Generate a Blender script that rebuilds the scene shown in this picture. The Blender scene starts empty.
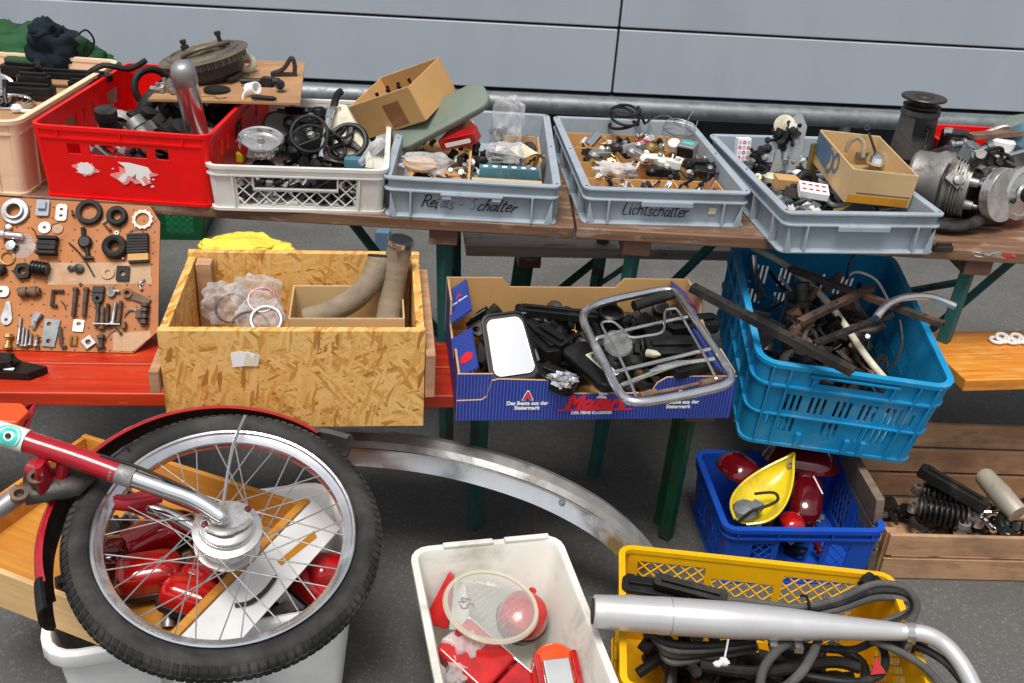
import bpy, math, random
from mathutils import Vector as V, Matrix, Euler, Quaternion, noise
from mathutils.geometry import tessellate_polygon
SC = bpy.context.scene
COL = SC.collection
rad = math.radians
sin, cos, PI = math.sin, math.cos, math.pi
random.seed(7)

# ------------------------------------------------------------------ camera
FPX, PITCH, ROLL, CAMH = 1006.0, rad(28.25), rad(4.1), 1.69
_c, _s = cos(PITCH), sin(PITCH)
CX = V((1, 0, 0)); CU = V((0, _s, _c)); CF = V((0, _c, -_s))
CR = cos(ROLL) * CX + sin(ROLL) * CU
CUP = -sin(ROLL) * CX + cos(ROLL) * CU
CPOS = V((0, 0, CAMH))
cam_d = bpy.data.cameras.new('Camera')
cam = bpy.data.objects.new('Camera', cam_d)
COL.objects.link(cam)
cam.matrix_world = Matrix(((CR.x, CUP.x, -CF.x, 0), (CR.y, CUP.y, -CF.y, 0), (CR.z, CUP.z, -CF.z, CAMH), (0, 0, 0, 1)))
cam_d.sensor_width = 36
cam_d.lens = FPX / 1024 * 36
cam_d.clip_end = 500
cam_d.clip_start = 0.05
SC.camera = cam

def ray(px, py):
    return CR * ((px - 512) / FPX) - CUP * ((py - 341.5) / FPX) + CF
def at(px, py, z):
    d = ray(px, py); return CPOS + d * ((z - CAMH) / d.z)
def hit(px, py, P, n):
    d = ray(px, py); return CPOS + d * ((P - CPOS).dot(n) / d.dot(n))
def aty(px, py, y):
    d = ray(px, py); return CPOS + d * (y / d.y)

# ------------------------------------------------------------------ materials
MATS = {}
def ramp(nt, src, a, b):
    r = nt.nodes.new('ShaderNodeMapRange'); r.clamp = True
    r.inputs['From Min'].default_value = a; r.inputs['From Max'].default_value = b
    nt.links.new(src, r.inputs['Value']); return r.outputs[0]
def mixc(nt, fac, a, b, mode='MIX'):
    m = nt.nodes.new('ShaderNodeMix'); m.data_type = 'RGBA'; m.blend_type = mode; m.clamp_factor = True
    for sock, val in ((m.inputs[0], fac), (m.inputs[6], a), (m.inputs[7], b)):
        if isinstance(val, (tuple, list)): sock.default_value = (*val[:3], 1)
        elif isinstance(val, (int, float)): sock.default_value = val
        else: nt.links.new(val, sock)
    return m.outputs[2]
def math_(nt, op, a, b=0.0):
    m = nt.nodes.new('ShaderNodeMath'); m.operation = op
    for i, x in enumerate((a, b)):
        if isinstance(x, (int, float)): m.inputs[i].default_value = x
        else: nt.links.new(x, m.inputs[i])
    return m.outputs[0]
def coords(nt, stretch=(1, 1, 1), rot=(0, 0, 0), rnd=True):
    tc = nt.nodes.new('ShaderNodeTexCoord'); mp = nt.nodes.new('ShaderNodeMapping')
    mp.inputs['Scale'].default_value = stretch; mp.inputs['Rotation'].default_value = rot
    nt.links.new(tc.outputs['Object'], mp.inputs['Vector'])
    if rnd:
        oi = nt.nodes.new('ShaderNodeObjectInfo'); ml = math_(nt, 'MULTIPLY', oi.outputs['Random'], 37.0)
        cv = nt.nodes.new('ShaderNodeCombineXYZ')
        for i in range(3): nt.links.new(ml, cv.inputs[i])
        nt.links.new(cv.outputs[0], mp.inputs['Location'])
    return mp.outputs[0]
def noi(nt, vec, scale, detail=4, rough=.55, dist=0):
    n = nt.nodes.new('ShaderNodeTexNoise'); n.inputs['Scale'].default_value = scale
    n.inputs['Detail'].default_value = detail; n.inputs['Roughness'].default_value = rough
    n.inputs['Distortion'].default_value = dist
    nt.links.new(vec, n.inputs['Vector']); return n.outputs[0]
def newmat(name):
    m = bpy.data.materials.new(name); m.use_nodes = True
    nt = m.node_tree; b = nt.nodes['Principled BSDF']; MATS[name] = m
    return m, nt, b
def bump_(nt, b, h, strength, dist=.002):
    bp = nt.nodes.new('ShaderNodeBump'); bp.inputs['Strength'].default_value = strength
    bp.inputs['Distance'].default_value = dist
    nt.links.new(h, bp.inputs['Height']); nt.links.new(bp.outputs[0], b.inputs['Normal'])
def mat(name, col, rough=.5, metal=0, var=.15, scale=9, bump=0, bscale=120, dirt=None, damt=.6, dscale=7, dlo=.5, dhi=.68, coat=0, stretch=(1, 1, 1), rvar=.15, spec=.3):
    m, nt, b = newmat(name); b.inputs['Specular IOR Level'].default_value = spec
    vec = coords(nt, stretch)
    n1 = noi(nt, vec, scale)
    f = ramp(nt, n1, .3, .7)
    c = mixc(nt, f, tuple(x * (1 - var) for x in col), tuple(min(1, x * (1 + var)) for x in col))
    rg = math_(nt, 'ADD', math_(nt, 'MULTIPLY', n1, rvar * 2), rough - rvar)
    if dirt:
        n2 = noi(nt, vec, dscale, 6, .65, .4)
        d = math_(nt, 'MULTIPLY', ramp(nt, n2, dlo, dhi), damt)
        c = mixc(nt, d, c, dirt)
        rg = math_(nt, 'ADD', rg, math_(nt, 'MULTIPLY', d, .35))
        if metal:
            nt.links.new(math_(nt, 'MULTIPLY', math_(nt, 'SUBTRACT', 1.0, d), metal), b.inputs['Metallic'])
    elif metal: b.inputs['Metallic'].default_value = metal
    nt.links.new(c, b.inputs['Base Color']); nt.links.new(rg, b.inputs['Roughness'])
    if coat: b.inputs['Coat Weight'].default_value = coat; b.inputs['Coat Roughness'].default_value = .08
    if bump: bump_(nt, b, noi(nt, vec, bscale, 3), bump)
    return m
def woodmat(name, c1, c2, grain=(1.2, 22, 22), rough=.6, wear=None, wamt=.7, wlo=.56, whi=.66, bump=.3, boards=None, coat=0, dirt=None):
    m, nt, b = newmat(name)
    vec = coords(nt, grain)
    n1 = noi(nt, vec, 2.2, 6, .6, .6)
    c = mixc(nt, ramp(nt, n1, .35, .65), c1, c2)
    n3 = noi(nt, vec, 9, 3)
    c = mixc(nt, math_(nt, 'MULTIPLY', ramp(nt, n3, .58, .75), .45), c, tuple(x * .45 for x in c1))
    if wear:
        v2 = coords(nt, (grain[0] * 2.2, grain[1] * .4, grain[2] * .4))
        n2 = noi(nt, v2, 3, 7, .7, .3)
        c = mixc(nt, math_(nt, 'MULTIPLY', ramp(nt, n2, wlo, whi), wamt), c, wear)
    if dirt:
        n4 = noi(nt, coords(nt), 6, 6, .65)
        c = mixc(nt, math_(nt, 'MULTIPLY', ramp(nt, n4, .48, .7), .6), c, dirt)
    nt.links.new(c, b.inputs['Base Color'])
    b.inputs['Roughness'].default_value = rough
    if coat: b.inputs['Coat Weight'].default_value = coat; b.inputs['Coat Roughness'].default_value = .25
    if bump: bump_(nt, b, n1, bump)
    return m
def osbmat(name):
    m, nt, b = newmat(name)
    vec0 = coords(nt, rnd=False)
    nd = nt.nodes.new('ShaderNodeTexNoise'); nd.inputs['Scale'].default_value = 9; nd.inputs['Detail'].default_value = 3; nt.links.new(vec0, nd.inputs['Vector'])
    vm = nt.nodes.new('ShaderNodeVectorMath'); vm.operation = 'MULTIPLY_ADD'; vm.inputs[1].default_value = (.03, .03, .03); nt.links.new(nd.outputs['Color'], vm.inputs[0]); nt.links.new(vec0, vm.inputs[2]); vecw = vm.outputs[0]
    cols = []
    for k, (ang, sc) in enumerate(((.3, (22, 22, 150)), (-.7, (26, 26, 170)), (1.2, (24, 24, 140)))):
        mp = nt.nodes.new('ShaderNodeMapping'); mp.vector_type = 'TEXTURE' if False else 'POINT'
        mp.inputs['Rotation'].default_value = (ang * .8, ang, 0)
        nt.links.new(vecw, mp.inputs['Vector'])
        mp2 = nt.nodes.new('ShaderNodeMapping'); mp2.inputs['Scale'].default_value = sc
        mp2.inputs['Location'].default_value = (k * 7.3, k * 3.1, k)
        nt.links.new(mp.outputs[0], mp2.inputs['Vector'])
        vo = nt.nodes.new('ShaderNodeTexVoronoi'); vo.inputs['Scale'].default_value = 1.0
        nt.links.new(mp2.outputs[0], vo.inputs['Vector'])
        sp = nt.nodes.new('ShaderNodeSeparateColor'); nt.links.new(vo.outputs['Color'], sp.inputs[0])
        cr = nt.nodes.new('ShaderNodeValToRGB')
        el = cr.color_ramp.elements
        el[0].position = 0; el[0].color = (.38, .16, .035, 1)
        el[1].position = 1; el[1].color = (.80, .50, .18, 1)
        for p, cc in ((.10, (.55, .25, .045)), (.4, (.74, .41, .105)), (.8, (.84, .52, .17))):
            e = el.new(p); e.color = (*cc, 1)
        nt.links.new(sp.outputs[0], cr.inputs[0])
        gr = noi(nt, mp2.outputs[0], 3, 5, .7)
        cols.append((mixc(nt, math_(nt, 'MULTIPLY', ramp(nt, gr, .45, .75), .35), cr.outputs[0], (.38, .18, .05)), sp.outputs[1]))
    c = mixc(nt, ramp(nt, cols[1][1], .48, .52), cols[0][0], cols[1][0])
    c = mixc(nt, ramp(nt, cols[2][1], .6, .63), c, cols[2][0])
    spots = noi(nt, vec0, 30, 2)
    c = mixc(nt, ramp(nt, spots, .73, .77), c, (.10, .045, .02))
    nt.links.new(c, b.inputs['Base Color']); b.inputs['Roughness'].default_value = .5
    bump_(nt, b, math_(nt, 'ADD', cols[1][1], math_(nt, 'MULTIPLY', cols[2][1], .6)), .5, .0015)
    return m
def bagmat(name, tint=(.9, .9, .92), alpha=.5, rough=.15):
    m, nt, b = newmat(name)
    out = nt.nodes['Material Output']
    tr = nt.nodes.new('ShaderNodeBsdfTransparent'); tr.inputs[0].default_value = (*tint, 1)
    b.inputs['Base Color'].default_value = (*tint, 1); b.inputs['Roughness'].default_value = rough
    vec = coords(nt)
    n = noi(nt, vec, 13, 3, .5, 1.5)
    bump_(nt, b, n, .45, .006)
    mx = nt.nodes.new('ShaderNodeMixShader')
    lw = nt.nodes.new('ShaderNodeLayerWeight'); lw.inputs[0].default_value = .35
    f = math_(nt, 'ADD', math_(nt, 'MULTIPLY', lw.outputs['Facing'], .45), alpha - .2)
    f = math_(nt, 'ADD', f, math_(nt, 'MULTIPLY', ramp(nt, n, .45, .75), .2))
    nt.links.new(f, mx.inputs[0]); nt.links.new(tr.outputs[0], mx.inputs[1]); nt.links.new(b.outputs[0], mx.inputs[2])
    nt.links.new(mx.outputs[0], out.inputs[0])
    return m
def lensmat(name, col, alpha, rough=.08):
    m, nt, b = newmat(name)
    out = nt.nodes['Material Output']
    tr = nt.nodes.new('ShaderNodeBsdfTransparent'); tr.inputs[0].default_value = (*col, 1)
    b.inputs['Base Color'].default_value = (*col, 1); b.inputs['Roughness'].default_value = rough
    b.inputs['Coat Weight'].default_value = .6; b.inputs['Coat Roughness'].default_value = .04
    mx = nt.nodes.new('ShaderNodeMixShader'); mx.inputs[0].default_value = alpha
    nt.links.new(tr.outputs[0], mx.inputs[1]); nt.links.new(b.outputs[0], mx.inputs[2]); nt.links.new(mx.outputs[0], out.inputs[0])
    return m

GRIME = (.07, .055, .04)
mat('black_plastic', (.008, .008, .0085), .38, var=.3, dirt=(.06, .056, .05), damt=.3, dscale=12, dlo=.54, spec=.32)
mat('black_rubber', (.011, .011, .011), .6, var=.3, bump=.2, dirt=(.075, .07, .062), damt=.45, dscale=14, dlo=.52, spec=.3)
mat('dark_metal', (.06, .056, .052), .42, .7, var=.35, bump=.2, dirt=(.05, .035, .025), damt=.8, dscale=18)
mat('grey_metal', (.36, .36, .36), .42, .75, var=.2, dirt=(.10, .09, .08), damt=.7, dscale=16, bump=.15)
mat('oily_metal', (.045, .042, .036), .35, .6, var=.4, scale=16, bump=.4, bscale=90, dirt=(.12, .085, .05), damt=.6, dscale=20)
mat('tyre_rubber', (.017, .017, .0165), .68, var=.35, bump=.25, dirt=(.13, .12, .105), damt=.5, dscale=9, dlo=.45, dhi=.75, spec=.3)
mat('dark_cast', (.13, .125, .115), .45, .65, var=.3, dirt=(.03, .026, .02), damt=.8, dscale=18, bump=.4, bscale=160)
mat('beige_metal', (.42, .38, .31), .4, .3, var=.15, dirt=(.12, .1, .07), damt=.6, dscale=14)
mat('brake_metal', (.15, .13, .10), .5, .5, var=.35, scale=14, dirt=(.20, .11, .06), damt=.5, dscale=16, bump=.3)
mat('bright_chrome', (.74, .75, .77), .2, .95, var=.10, scale=14, dirt=(.30, .29, .28), damt=.5, dscale=9, dlo=.52, dhi=.72)
mat('dusty_chrome', (.42, .42, .41), .36, .8, var=.2, scale=14, dirt=(.17, .155, .135), damt=.8, dscale=11, dlo=.42, dhi=.66)
mat('cast_aluminium', (.31, .30, .28), .46, .65, var=.25, dirt=(.05, .043, .035), damt=.8, dscale=22, bump=.4, bscale=200)
mat('polished_aluminium', (.74, .73, .71), .26, .9, var=.08, dirt=(.25, .24, .22), damt=.5, dscale=20)
mat('chrome', (.78, .79, .80), .12, 1, var=.06, dirt=(.16, .13, .11), damt=.45, dscale=16, dlo=.56, dhi=.75, rvar=.06)
mat('worn_chrome', (.68, .68, .67), .24, .95, var=.12, dirt=(.22, .17, .13), damt=.55, dscale=13, dlo=.57, dhi=.74)
mat('zinc', (.36, .37, .38), .40, .7, var=.12, dirt=(.2, .18, .15), damt=.5, dscale=15)
mat('brass', (.55, .38, .12), .35, .9, var=.2, dirt=(.12, .08, .04), damt=.6, dscale=20)
mat('rusty_steel', (.085, .065, .055), .6, .4, var=.4, scale=22, dirt=(.19, .075, .032), damt=.7, dscale=16, bump=.4)
mat('rust_brown', (.15, .095, .065), .7, .1, var=.4, scale=30, dirt=(.32, .15, .07), damt=.6, dscale=25, bump=.4)
mat('red_plastic', (.80, .006, .006), .34, var=.06, dirt=(.42, .015, .012), damt=.4, dscale=8)
mat('white_plastic', (.72, .71, .67), .42, var=.05, dirt=(.30, .26, .20), damt=.45, dscale=6, dlo=.52, dhi=.75)
mat('old_white_plastic', (.74, .73, .67), .45, var=.05, dirt=(.25, .21, .15), damt=.75, dscale=7, dlo=.5, dhi=.76)
mat('tub_plastic', (.80, .80, .79), .3, var=.03, dirt=(.4, .38, .35), damt=.25, dscale=6)
mat('grey_plastic', (.33, .385, .435), .45, var=.06, dirt=(.20, .205, .20), damt=.45, dscale=8)
mat('peach_plastic', (.90, .64, .42), .45, var=.04, dirt=(.55, .36, .22), damt=.4, dscale=6, dlo=.55, dhi=.75)
mat('sky_blue_plastic', (.014, .275, .54), .42, var=.10, dirt=(.17, .34, .43), damt=.6, dscale=9, dlo=.52)
mat('royal_blue_plastic', (.010, .075, .46), .36, var=.1, dirt=(.05, .09, .2), damt=.4, dscale=9)
mat('yellow_plastic', (.80, .43, .006), .38, var=.06, dirt=(.42, .20, .02), damt=.4, dscale=9)
mat('yellow_paint', (.74, .56, .015), .25, var=.05, coat=.6, dirt=(.2, .14, .04), damt=.4, dscale=12, dlo=.55)
mat('green_plastic', (.005, .07, .025), .4)
mat('red_paint', (.38, .005, .016), .25, var=.12, coat=.8, dirt=(.09, .03, .03), damt=.45, dscale=14, dlo=.52)
mat('cream_paint', (.62, .58, .44), .45, dirt=(.22, .17, .1), damt=.5, dscale=12)
mat('olive_vinyl', (.155, .19, .15), .48, var=.12, bump=.25, bscale=260, dirt=(.25, .27, .23), damt=.25)
mat('cardboard', (.56, .32, .125), .8, var=.08, scale=5, bump=.15, bscale=60, dirt=(.33, .2, .09), damt=.35, dscale=4)
mat('pale_cardboard', (.58, .40, .20), .8, var=.08, scale=5, bump=.15, bscale=60, dirt=(.4, .28, .15), damt=.35, dscale=4)
mat('carton_edge', (.62, .46, .27), .85, var=.2, scale=60)
mat('brown_tape', (.25, .10, .045), .3)
mat('orange_tape', (.52, .22, .02), .25)
mat('print_blue', (.10, .17, .25), .7, var=.15)
mat('label_glue', (.78, .30, .27), .6, var=.2, scale=60)
mat('paper', (.82, .82, .82), .8, var=.04)
mat('yellowed_paper', (.66, .60, .44), .75, var=.1)
mat('red_print', (.72, .02, .03), .6)
mat('teal_print', (.06, .17, .22), .6, var=.3, dirt=(.4, .4, .38), damt=.5, dscale=20)
mat('pale_print', (.35, .55, .66), .6)
mat('white_print', (.84, .84, .84), .7)
mat('ink', (.012, .013, .018), .6)
mat('faded_ink', (.10, .115, .13), .7)
mat('mint_sticker', (.03, .62, .50), .4)
mat('orange_reflector', (.75, .07, .008), .15, coat=.8)
mat('red_lens', (.40, .005, .007), .16, var=.3, scale=30, coat=1, bump=.2, bscale=140)
mat('bright_red_lens', (.46, .007, .006), .15, var=.35, scale=25, coat=1, bump=.25, bscale=140)
mat('dark_red_lens', (.10, .002, .004), .15, var=.3, coat=1)
mat('mirror_glass', (.88, .89, .9), .03, 1, var=.02, rvar=.01)
mat('beige_fabric', (.27, .215, .15), .9, var=.18, scale=16, bump=.5, bscale=160, dirt=(.12, .09, .06), damt=.5, dscale=9)
mat('tarp_green', (.018, .075, .028), .8, var=.35, scale=10, bump=.4, bscale=40)
mat('navy_cloth', (.006, .014, .022), .9, var=.3, bump=.4, bscale=60)
mat('yellow_bag', (.80, .68, .08), .35, var=.08)
mat('teal_paint', (.028, .125, .115), .5, var=.25, dirt=(.10, .06, .035), damt=.8, dscale=14, dlo=.5, dhi=.62)
mat('green_paint', (.012, .085, .04), .45, var=.25, dirt=(.05, .04, .02), damt=.6, dscale=12)
mat('galvanised', (.21, .23, .24), .5, .7, var=.18, scale=26, bump=.1, dirt=(.2, .22, .22), damt=.5, dscale=20)
mat('wall_paint', (.415, .46, .515), .45, var=.03, scale=1.2, bump=.03, bscale=400, dirt=(.25, .28, .31), damt=.4, dscale=2.2, dlo=.45, dhi=.85, stretch=(1, 1, .25))
mat('wall_trim', (.16, .185, .20), .45, var=.1)
mat('wall_dark', (.012, .016, .02), .6)
mat('plinth_shade', (.10, .125, .155), .6, var=.15, scale=3)  # dark tone has the shadow below the wall panels put into it
mat('grey_rubber', (.075, .075, .072), .55, var=.3, dirt=(.16, .155, .145), damt=.5, dscale=14)
mat('silver_paint', (.56, .56, .57), .34, .45, var=.05, dirt=(.33, .31, .29), damt=.35, dscale=14)
mat('salmon_card', (.50, .33, .20), .7, var=.15, dirt=(.34, .17, .09), damt=.6, dscale=18)
woodmat('table_wood', (.13, .062, .035), (.21, .115, .065), wear=(.36, .27, .2), wamt=.75, wlo=.52, whi=.64, rough=.5)
woodmat('table_edge_red', (.10, .048, .032), (.16, .075, .05), wear=(.36, .24, .17), wamt=.7, rough=.5)
woodmat('grey_plank', (.36, .29, .24), (.48, .40, .34), wear=(.10, .07, .055), wamt=.7, rough=.75)
woodmat('red_bench', (.40, .016, .003), (.54, .040, .006), wear=(.56, .22, .10), wamt=.55, wlo=.6, whi=.68, rough=.42, coat=.08, bump=.15)
woodmat('orange_bench', (.62, .20, .018), (.76, .31, .04), wear=(.78, .45, .14), wamt=.6, wlo=.54, whi=.68, rough=.34, coat=.4, bump=.12)
woodmat('light_wood', (.64, .40, .17), (.74, .50, .24), rough=.55, bump=.1)
woodmat('orange_wood', (.50, .20, .025), (.62, .29, .05), rough=.45, bump=.1, coat=.2)
woodmat('old_wood', (.13, .095, .065), (.20, .145, .10), wear=(.27, .20, .14), wamt=.5, rough=.8, dirt=(.06, .045, .03))
woodmat('crate_wood', (.38, .20, .10), (.50, .295, .165), wear=(.21, .13, .08), wamt=.6, rough=.75, dirt=(.12, .08, .05))
woodmat('pegboard', (.38, .122, .022), (.46, .16, .032), grain=(3, 3, 3), rough=.6, bump=.05, dirt=(.30, .12, .05))
woodmat('hardboard', (.36, .19, .085), (.45, .25, .12), grain=(3, 8, 8), rough=.6, bump=.05, dirt=(.2, .1, .05))
osbmat('osb')
bagmat('clear_bag', (.90, .90, .91), .27, .12)
bagmat('cloudy_bag', (.86, .84, .84), .50, .2)
lensmat('clear_glass', (.94, .95, .94), .13)
lensmat('cream_glass', (.80, .78, .66), .5)
def pinstripe():
    m, nt, b = newmat('blue_print')
    tc = nt.nodes.new('ShaderNodeTexCoord'); sp = nt.nodes.new('ShaderNodeSeparateXYZ'); nt.links.new(tc.outputs['Object'], sp.inputs[0])
    s = math_(nt, 'SINE', math_(nt, 'MULTIPLY', math_(nt, 'ADD', sp.outputs[0], sp.outputs[1]), 2 * PI / .0072))
    c = mixc(nt, ramp(nt, s, .1, .8), (.012, .030, .24), (.055, .105, .42))
    d = noi(nt, coords(nt), 11, 5)
    c = mixc(nt, math_(nt, 'MULTIPLY', ramp(nt, d, .6, .8), .35), c, (.12, .15, .33))
    nt.links.new(c, b.inputs['Base Color']); b.inputs['Roughness'].default_value = .5
pinstripe()
def asphalt():
    m, nt, b = newmat('asphalt')
    vec = coords(nt, rnd=False)
    n = noi(nt, vec, 260, 3, .7); n2 = noi(nt, vec, 2.2, 5, .6)
    vo = nt.nodes.new('ShaderNodeTexVoronoi'); vo.inputs['Scale'].default_value = 190; nt.links.new(vec, vo.inputs['Vector'])
    sp = nt.nodes.new('ShaderNodeSeparateColor'); nt.links.new(vo.outputs['Color'], sp.inputs[0])
    c = mixc(nt, ramp(nt, n, .3, .7), (.085, .083, .078), (.150, .146, .139))
    c = mixc(nt, math_(nt, 'MULTIPLY', ramp(nt, sp.outputs[0], .80, .97), .5), c, (.24, .235, .225))
    c = mixc(nt, math_(nt, 'MULTIPLY', ramp(nt, n2, .45, .72), .55), c, (.055, .052, .047))
    nt.links.new(c, b.inputs['Base Color']); b.inputs['Roughness'].default_value = .85
    bump_(nt, b, n, .9, .005)
asphalt()

# ------------------------------------------------------------------ mesh builder
def sm(pts, n=6, closed=False):
    P = [V(p) for p in pts]; out = []
    N = len(P)
    for i in range(N if closed else N - 1):
        if closed: p0, p1, p2, p3 = P[(i - 1) % N], P[i], P[(i + 1) % N], P[(i + 2) % N]
        else: p0, p1, p2, p3 = P[max(i - 1, 0)], P[i], P[i + 1], P[min(i + 2, N - 1)]
        for k in range(n):
            t = k / n
            out.append(.5 * ((2 * p1) + (p2 - p0) * t + (2 * p0 - 5 * p1 + 4 * p2 - p3) * t * t + (3 * p1 - p0 - 3 * p2 + p3) * t ** 3))
    if not closed: out.append(P[-1])
    return out
def circ(r, n=24, cx=0, cy=0, a0=0):
    return [(cx + r * cos(a0 + 2 * PI * i / n), cy + r * sin(a0 + 2 * PI * i / n)) for i in range(n)]
def rrect(w, h, r, n=5, cx=0, cy=0):
    o = []
    for k, (sx, sy) in enumerate(((1, 1), (-1, 1), (-1, -1), (1, -1))):
        for i in range(n + 1):
            a = PI / 2 * (k + i / n)
            o.append((cx + sx * (w / 2 - r) + r * cos(a), cy + sy * (h / 2 - r) + r * sin(a)))
    return o
def rot(x=0, y=0, z=0):
    return Euler((rad(x), rad(y), rad(z))).to_matrix().to_4x4()
def T(x, y=None, z=None):
    return Matrix.Translation(V(x) if y is None else V((x, y, z)))
def axis_m(p, d, up=(0, 0, 1)):
    """matrix whose z axis runs along d, at p"""
    z = V(d).normalized(); u = V(up)
    if abs(z.dot(u)) > .98: u = V((1, 0, 0))
    x = u.cross(z).normalized(); y = z.cross(x)
    return Matrix(((x.x, y.x, z.x, p[0]), (x.y, y.y, z.y, p[1]), (x.z, y.z, z.z, p[2]), (0, 0, 0, 1)))

class MB:
    def __init__(s, M=None): s.v = []; s.f = []; s.m = []; s.mi = 0; s.M = M or Matrix()
    def add(s, vs, fs):
        b = len(s.v); s.v += [s.M @ V(p) for p in vs]
        for f in fs: s.f.append([b + i for i in f]); s.m.append(s.mi)
        return s
    def box(s, c, d, R=None):
        x, y, z = (k / 2 for k in d); vs = [V((i * x, j * y, k * z)) for k in (-1, 1) for j in (-1, 1) for i in (-1, 1)]
        if R is not None: vs = [R @ v for v in vs]
        vs = [v + V(c) for v in vs]
        return s.add(vs, [(0, 2, 3, 1), (4, 5, 7, 6), (0, 1, 5, 4), (2, 6, 7, 3), (0, 4, 6, 2), (1, 3, 7, 5)])
    def loft(s, rings, cap0=True, cap1=True, wrap=False):
        n = len(rings[0]); vs = [p for r in rings for p in r]; fs = []
        m = len(rings)
        for i in range(m if wrap else m - 1):
            j = (i + 1) % m
            for k in range(n): fs.append((i * n + k, i * n + (k + 1) % n, j * n + (k + 1) % n, j * n + k))
        if not wrap:
            if cap0: fs.append(tuple(range(n - 1, -1, -1)))
            if cap1: fs.append(tuple((m - 1) * n + k for k in range(n)))
        return s.add(vs, fs)
    def tube(s, pts, r, n=8, closed=False, flat=None):
        P = [V(p) for p in pts]; N = len(P)
        rs = r if isinstance(r, (list, tuple)) else [r] * N
        tg = []
        for i in range(N):
            a = P[(i - 1) % N] if (closed or i) else P[0]; b = P[(i + 1) % N] if (closed or i < N - 1) else P[-1]
            t = b - a; tg.append(t.normalized() if t.length > 1e-9 else V((0, 0, 1)))
        u = V((0, 0, 1)) if abs(tg[0].z) < .9 else V((1, 0, 0))
        x = (u - tg[0] * u.dot(tg[0])).normalized(); rings = []
        for i in range(N):
            x = x - tg[i] * x.dot(tg[i])
            x = x.normalized() if x.length > 1e-6 else tg[i].orthogonal().normalized()
            y = tg[i].cross(x)
            fa, fb = flat or (1, 1)
            rings.append([P[i] + (x * fa * cos(2 * PI * k / n) + y * fb * sin(2 * PI * k / n)) * rs[i] for k in range(n)])
        return s.loft(rings, wrap=closed)
    def lathe(s, prof, n=24, M=None, closed=False):
        M = M or Matrix(); rings = [[M @ V((r * cos(2 * PI * k / n), r * sin(2 * PI * k / n), z)) for k in range(n)] for r, z in prof]
        return s.loft(rings, wrap=closed)
    def cyl(s, p, q, r, n=16, r2=None):
        return s.tube([p, q], [r, r if r2 is None else r2], n)
    def ring(s, R, r, n=32, k=10, M=None, flat=1):
        M = M or Matrix()
        rings = [[M @ V(((R + r * cos(2 * PI * j / k)) * cos(2 * PI * i / n), (R + r * cos(2 * PI * j / k)) * sin(2 * PI * i / n), flat * r * sin(2 * PI * j / k))) for j in range(k)] for i in range(n)]
        return s.loft(rings, wrap=True)
    def prism(s, loops, z0, z1, M=None):
        """outline with optional holes, extruded z0..z1"""
        M = M or Matrix()
        if not isinstance(loops[0][0], (list, tuple)): loops = [loops]
        L = [[V((p[0], p[1], 0)) for p in l] for l in loops]
        tris = tessellate_polygon(L); flatp = [p for l in L for p in l]; n = len(flatp)
        vs = [M @ V((p.x, p.y, z1)) for p in flatp] + [M @ V((p.x, p.y, z0)) for p in flatp]; fs = []
        for t in tris:
            a, b, c = (flatp[i] for i in t)
            if (b - a).cross(c - a).z < 0: t = (t[0], t[2], t[1])
            fs.append(tuple(t)); fs.append((t[0] + n, t[2] + n, t[1] + n))
        b = 0
        for li, l in enumerate(L):
            k = len(l); area = sum(l[i].x * l[(i + 1) % k].y - l[(i + 1) % k].x * l[i].y for i in range(k))
            ccw = (area > 0) == (li == 0)
            for i in range(k):
                i0, i1 = b + i, b + (i + 1) % k
                fs.append((i0 + n, i1 + n, i1, i0) if ccw else (i1 + n, i0 + n, i0, i1))
            b += k
        return s.add(vs, fs)
    def sheet(s, fn, nu, nv, th=0):
        vs = [fn(i / nu, j / nv) for j in range(nv + 1) for i in range(nu + 1)]; fs = []
        for j in range(nv):
            for i in range(nu):
                a = j * (nu + 1) + i; fs.append((a, a + 1, a + nu + 2, a + nu + 1))
        return s.add(vs, fs)
    def blob(s, c, d, amp=.25, fr=2.0, seed=0, M=None, nu=22, nv=14, box=0.0):
        M = M or Matrix(); vs = []; fs = []
        for j in range(nv + 1):
            th = PI * j / nv
            for i in range(nu):
                ph = 2 * PI * i / nu; q = V((sin(th) * cos(ph), sin(th) * sin(ph), cos(th)))
                k = 1 + amp * noise.noise(q * fr + V((seed * 7.1, seed * 3.3, 0))) + amp * .5 * noise.noise(q * fr * 2.7 + V((seed, 0, seed)))
                if box: m = max(abs(q.x), abs(q.y), abs(q.z)); k *= (1 - box) + box / m
                vs.append(M @ V((c[0] + q.x * d[0] * k, c[1] + q.y * d[1] * k, c[2] + q.z * d[2] * k)))
        for j in range(nv):
            for i in range(nu): fs.append((j * nu + i, (j + 1) * nu + i, (j + 1) * nu + (i + 1) % nu, j * nu + (i + 1) % nu))
        return s.add(vs, fs)
    def build(s, name, mats, parent=None, bevel=0, sharp=35, bseg=1, origin=None):
        me = bpy.data.meshes.new(name)
        off = V(origin) if origin is not None else V((0, 0, 0))
        me.from_pydata([tuple(v - off) for v in s.v], [], s.f); me.update()
        import bmesh
        bm = bmesh.new(); bm.from_mesh(me)
        bmesh.ops.remove_doubles(bm, verts=bm.verts, dist=1e-6)
        bmesh.ops.recalc_face_normals(bm, faces=bm.faces); 
        if len(bm.faces) == len(s.f):
            for f, mi in zip(bm.faces, s.m): f.material_index = mi
        bm.to_mesh(me); bm.free()
        for mn in (mats if isinstance(mats, (list, tuple)) else [mats]): me.materials.append(MATS[mn])
        me.polygons.foreach_set('use_smooth', [True] * len(me.polygons)); me.set_sharp_from_angle(angle=rad(sharp))
        o = bpy.data.objects.new(name, me); COL.objects.link(o)
        if parent is not None: o.parent = parent
        if origin is not None: o.location = off
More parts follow.
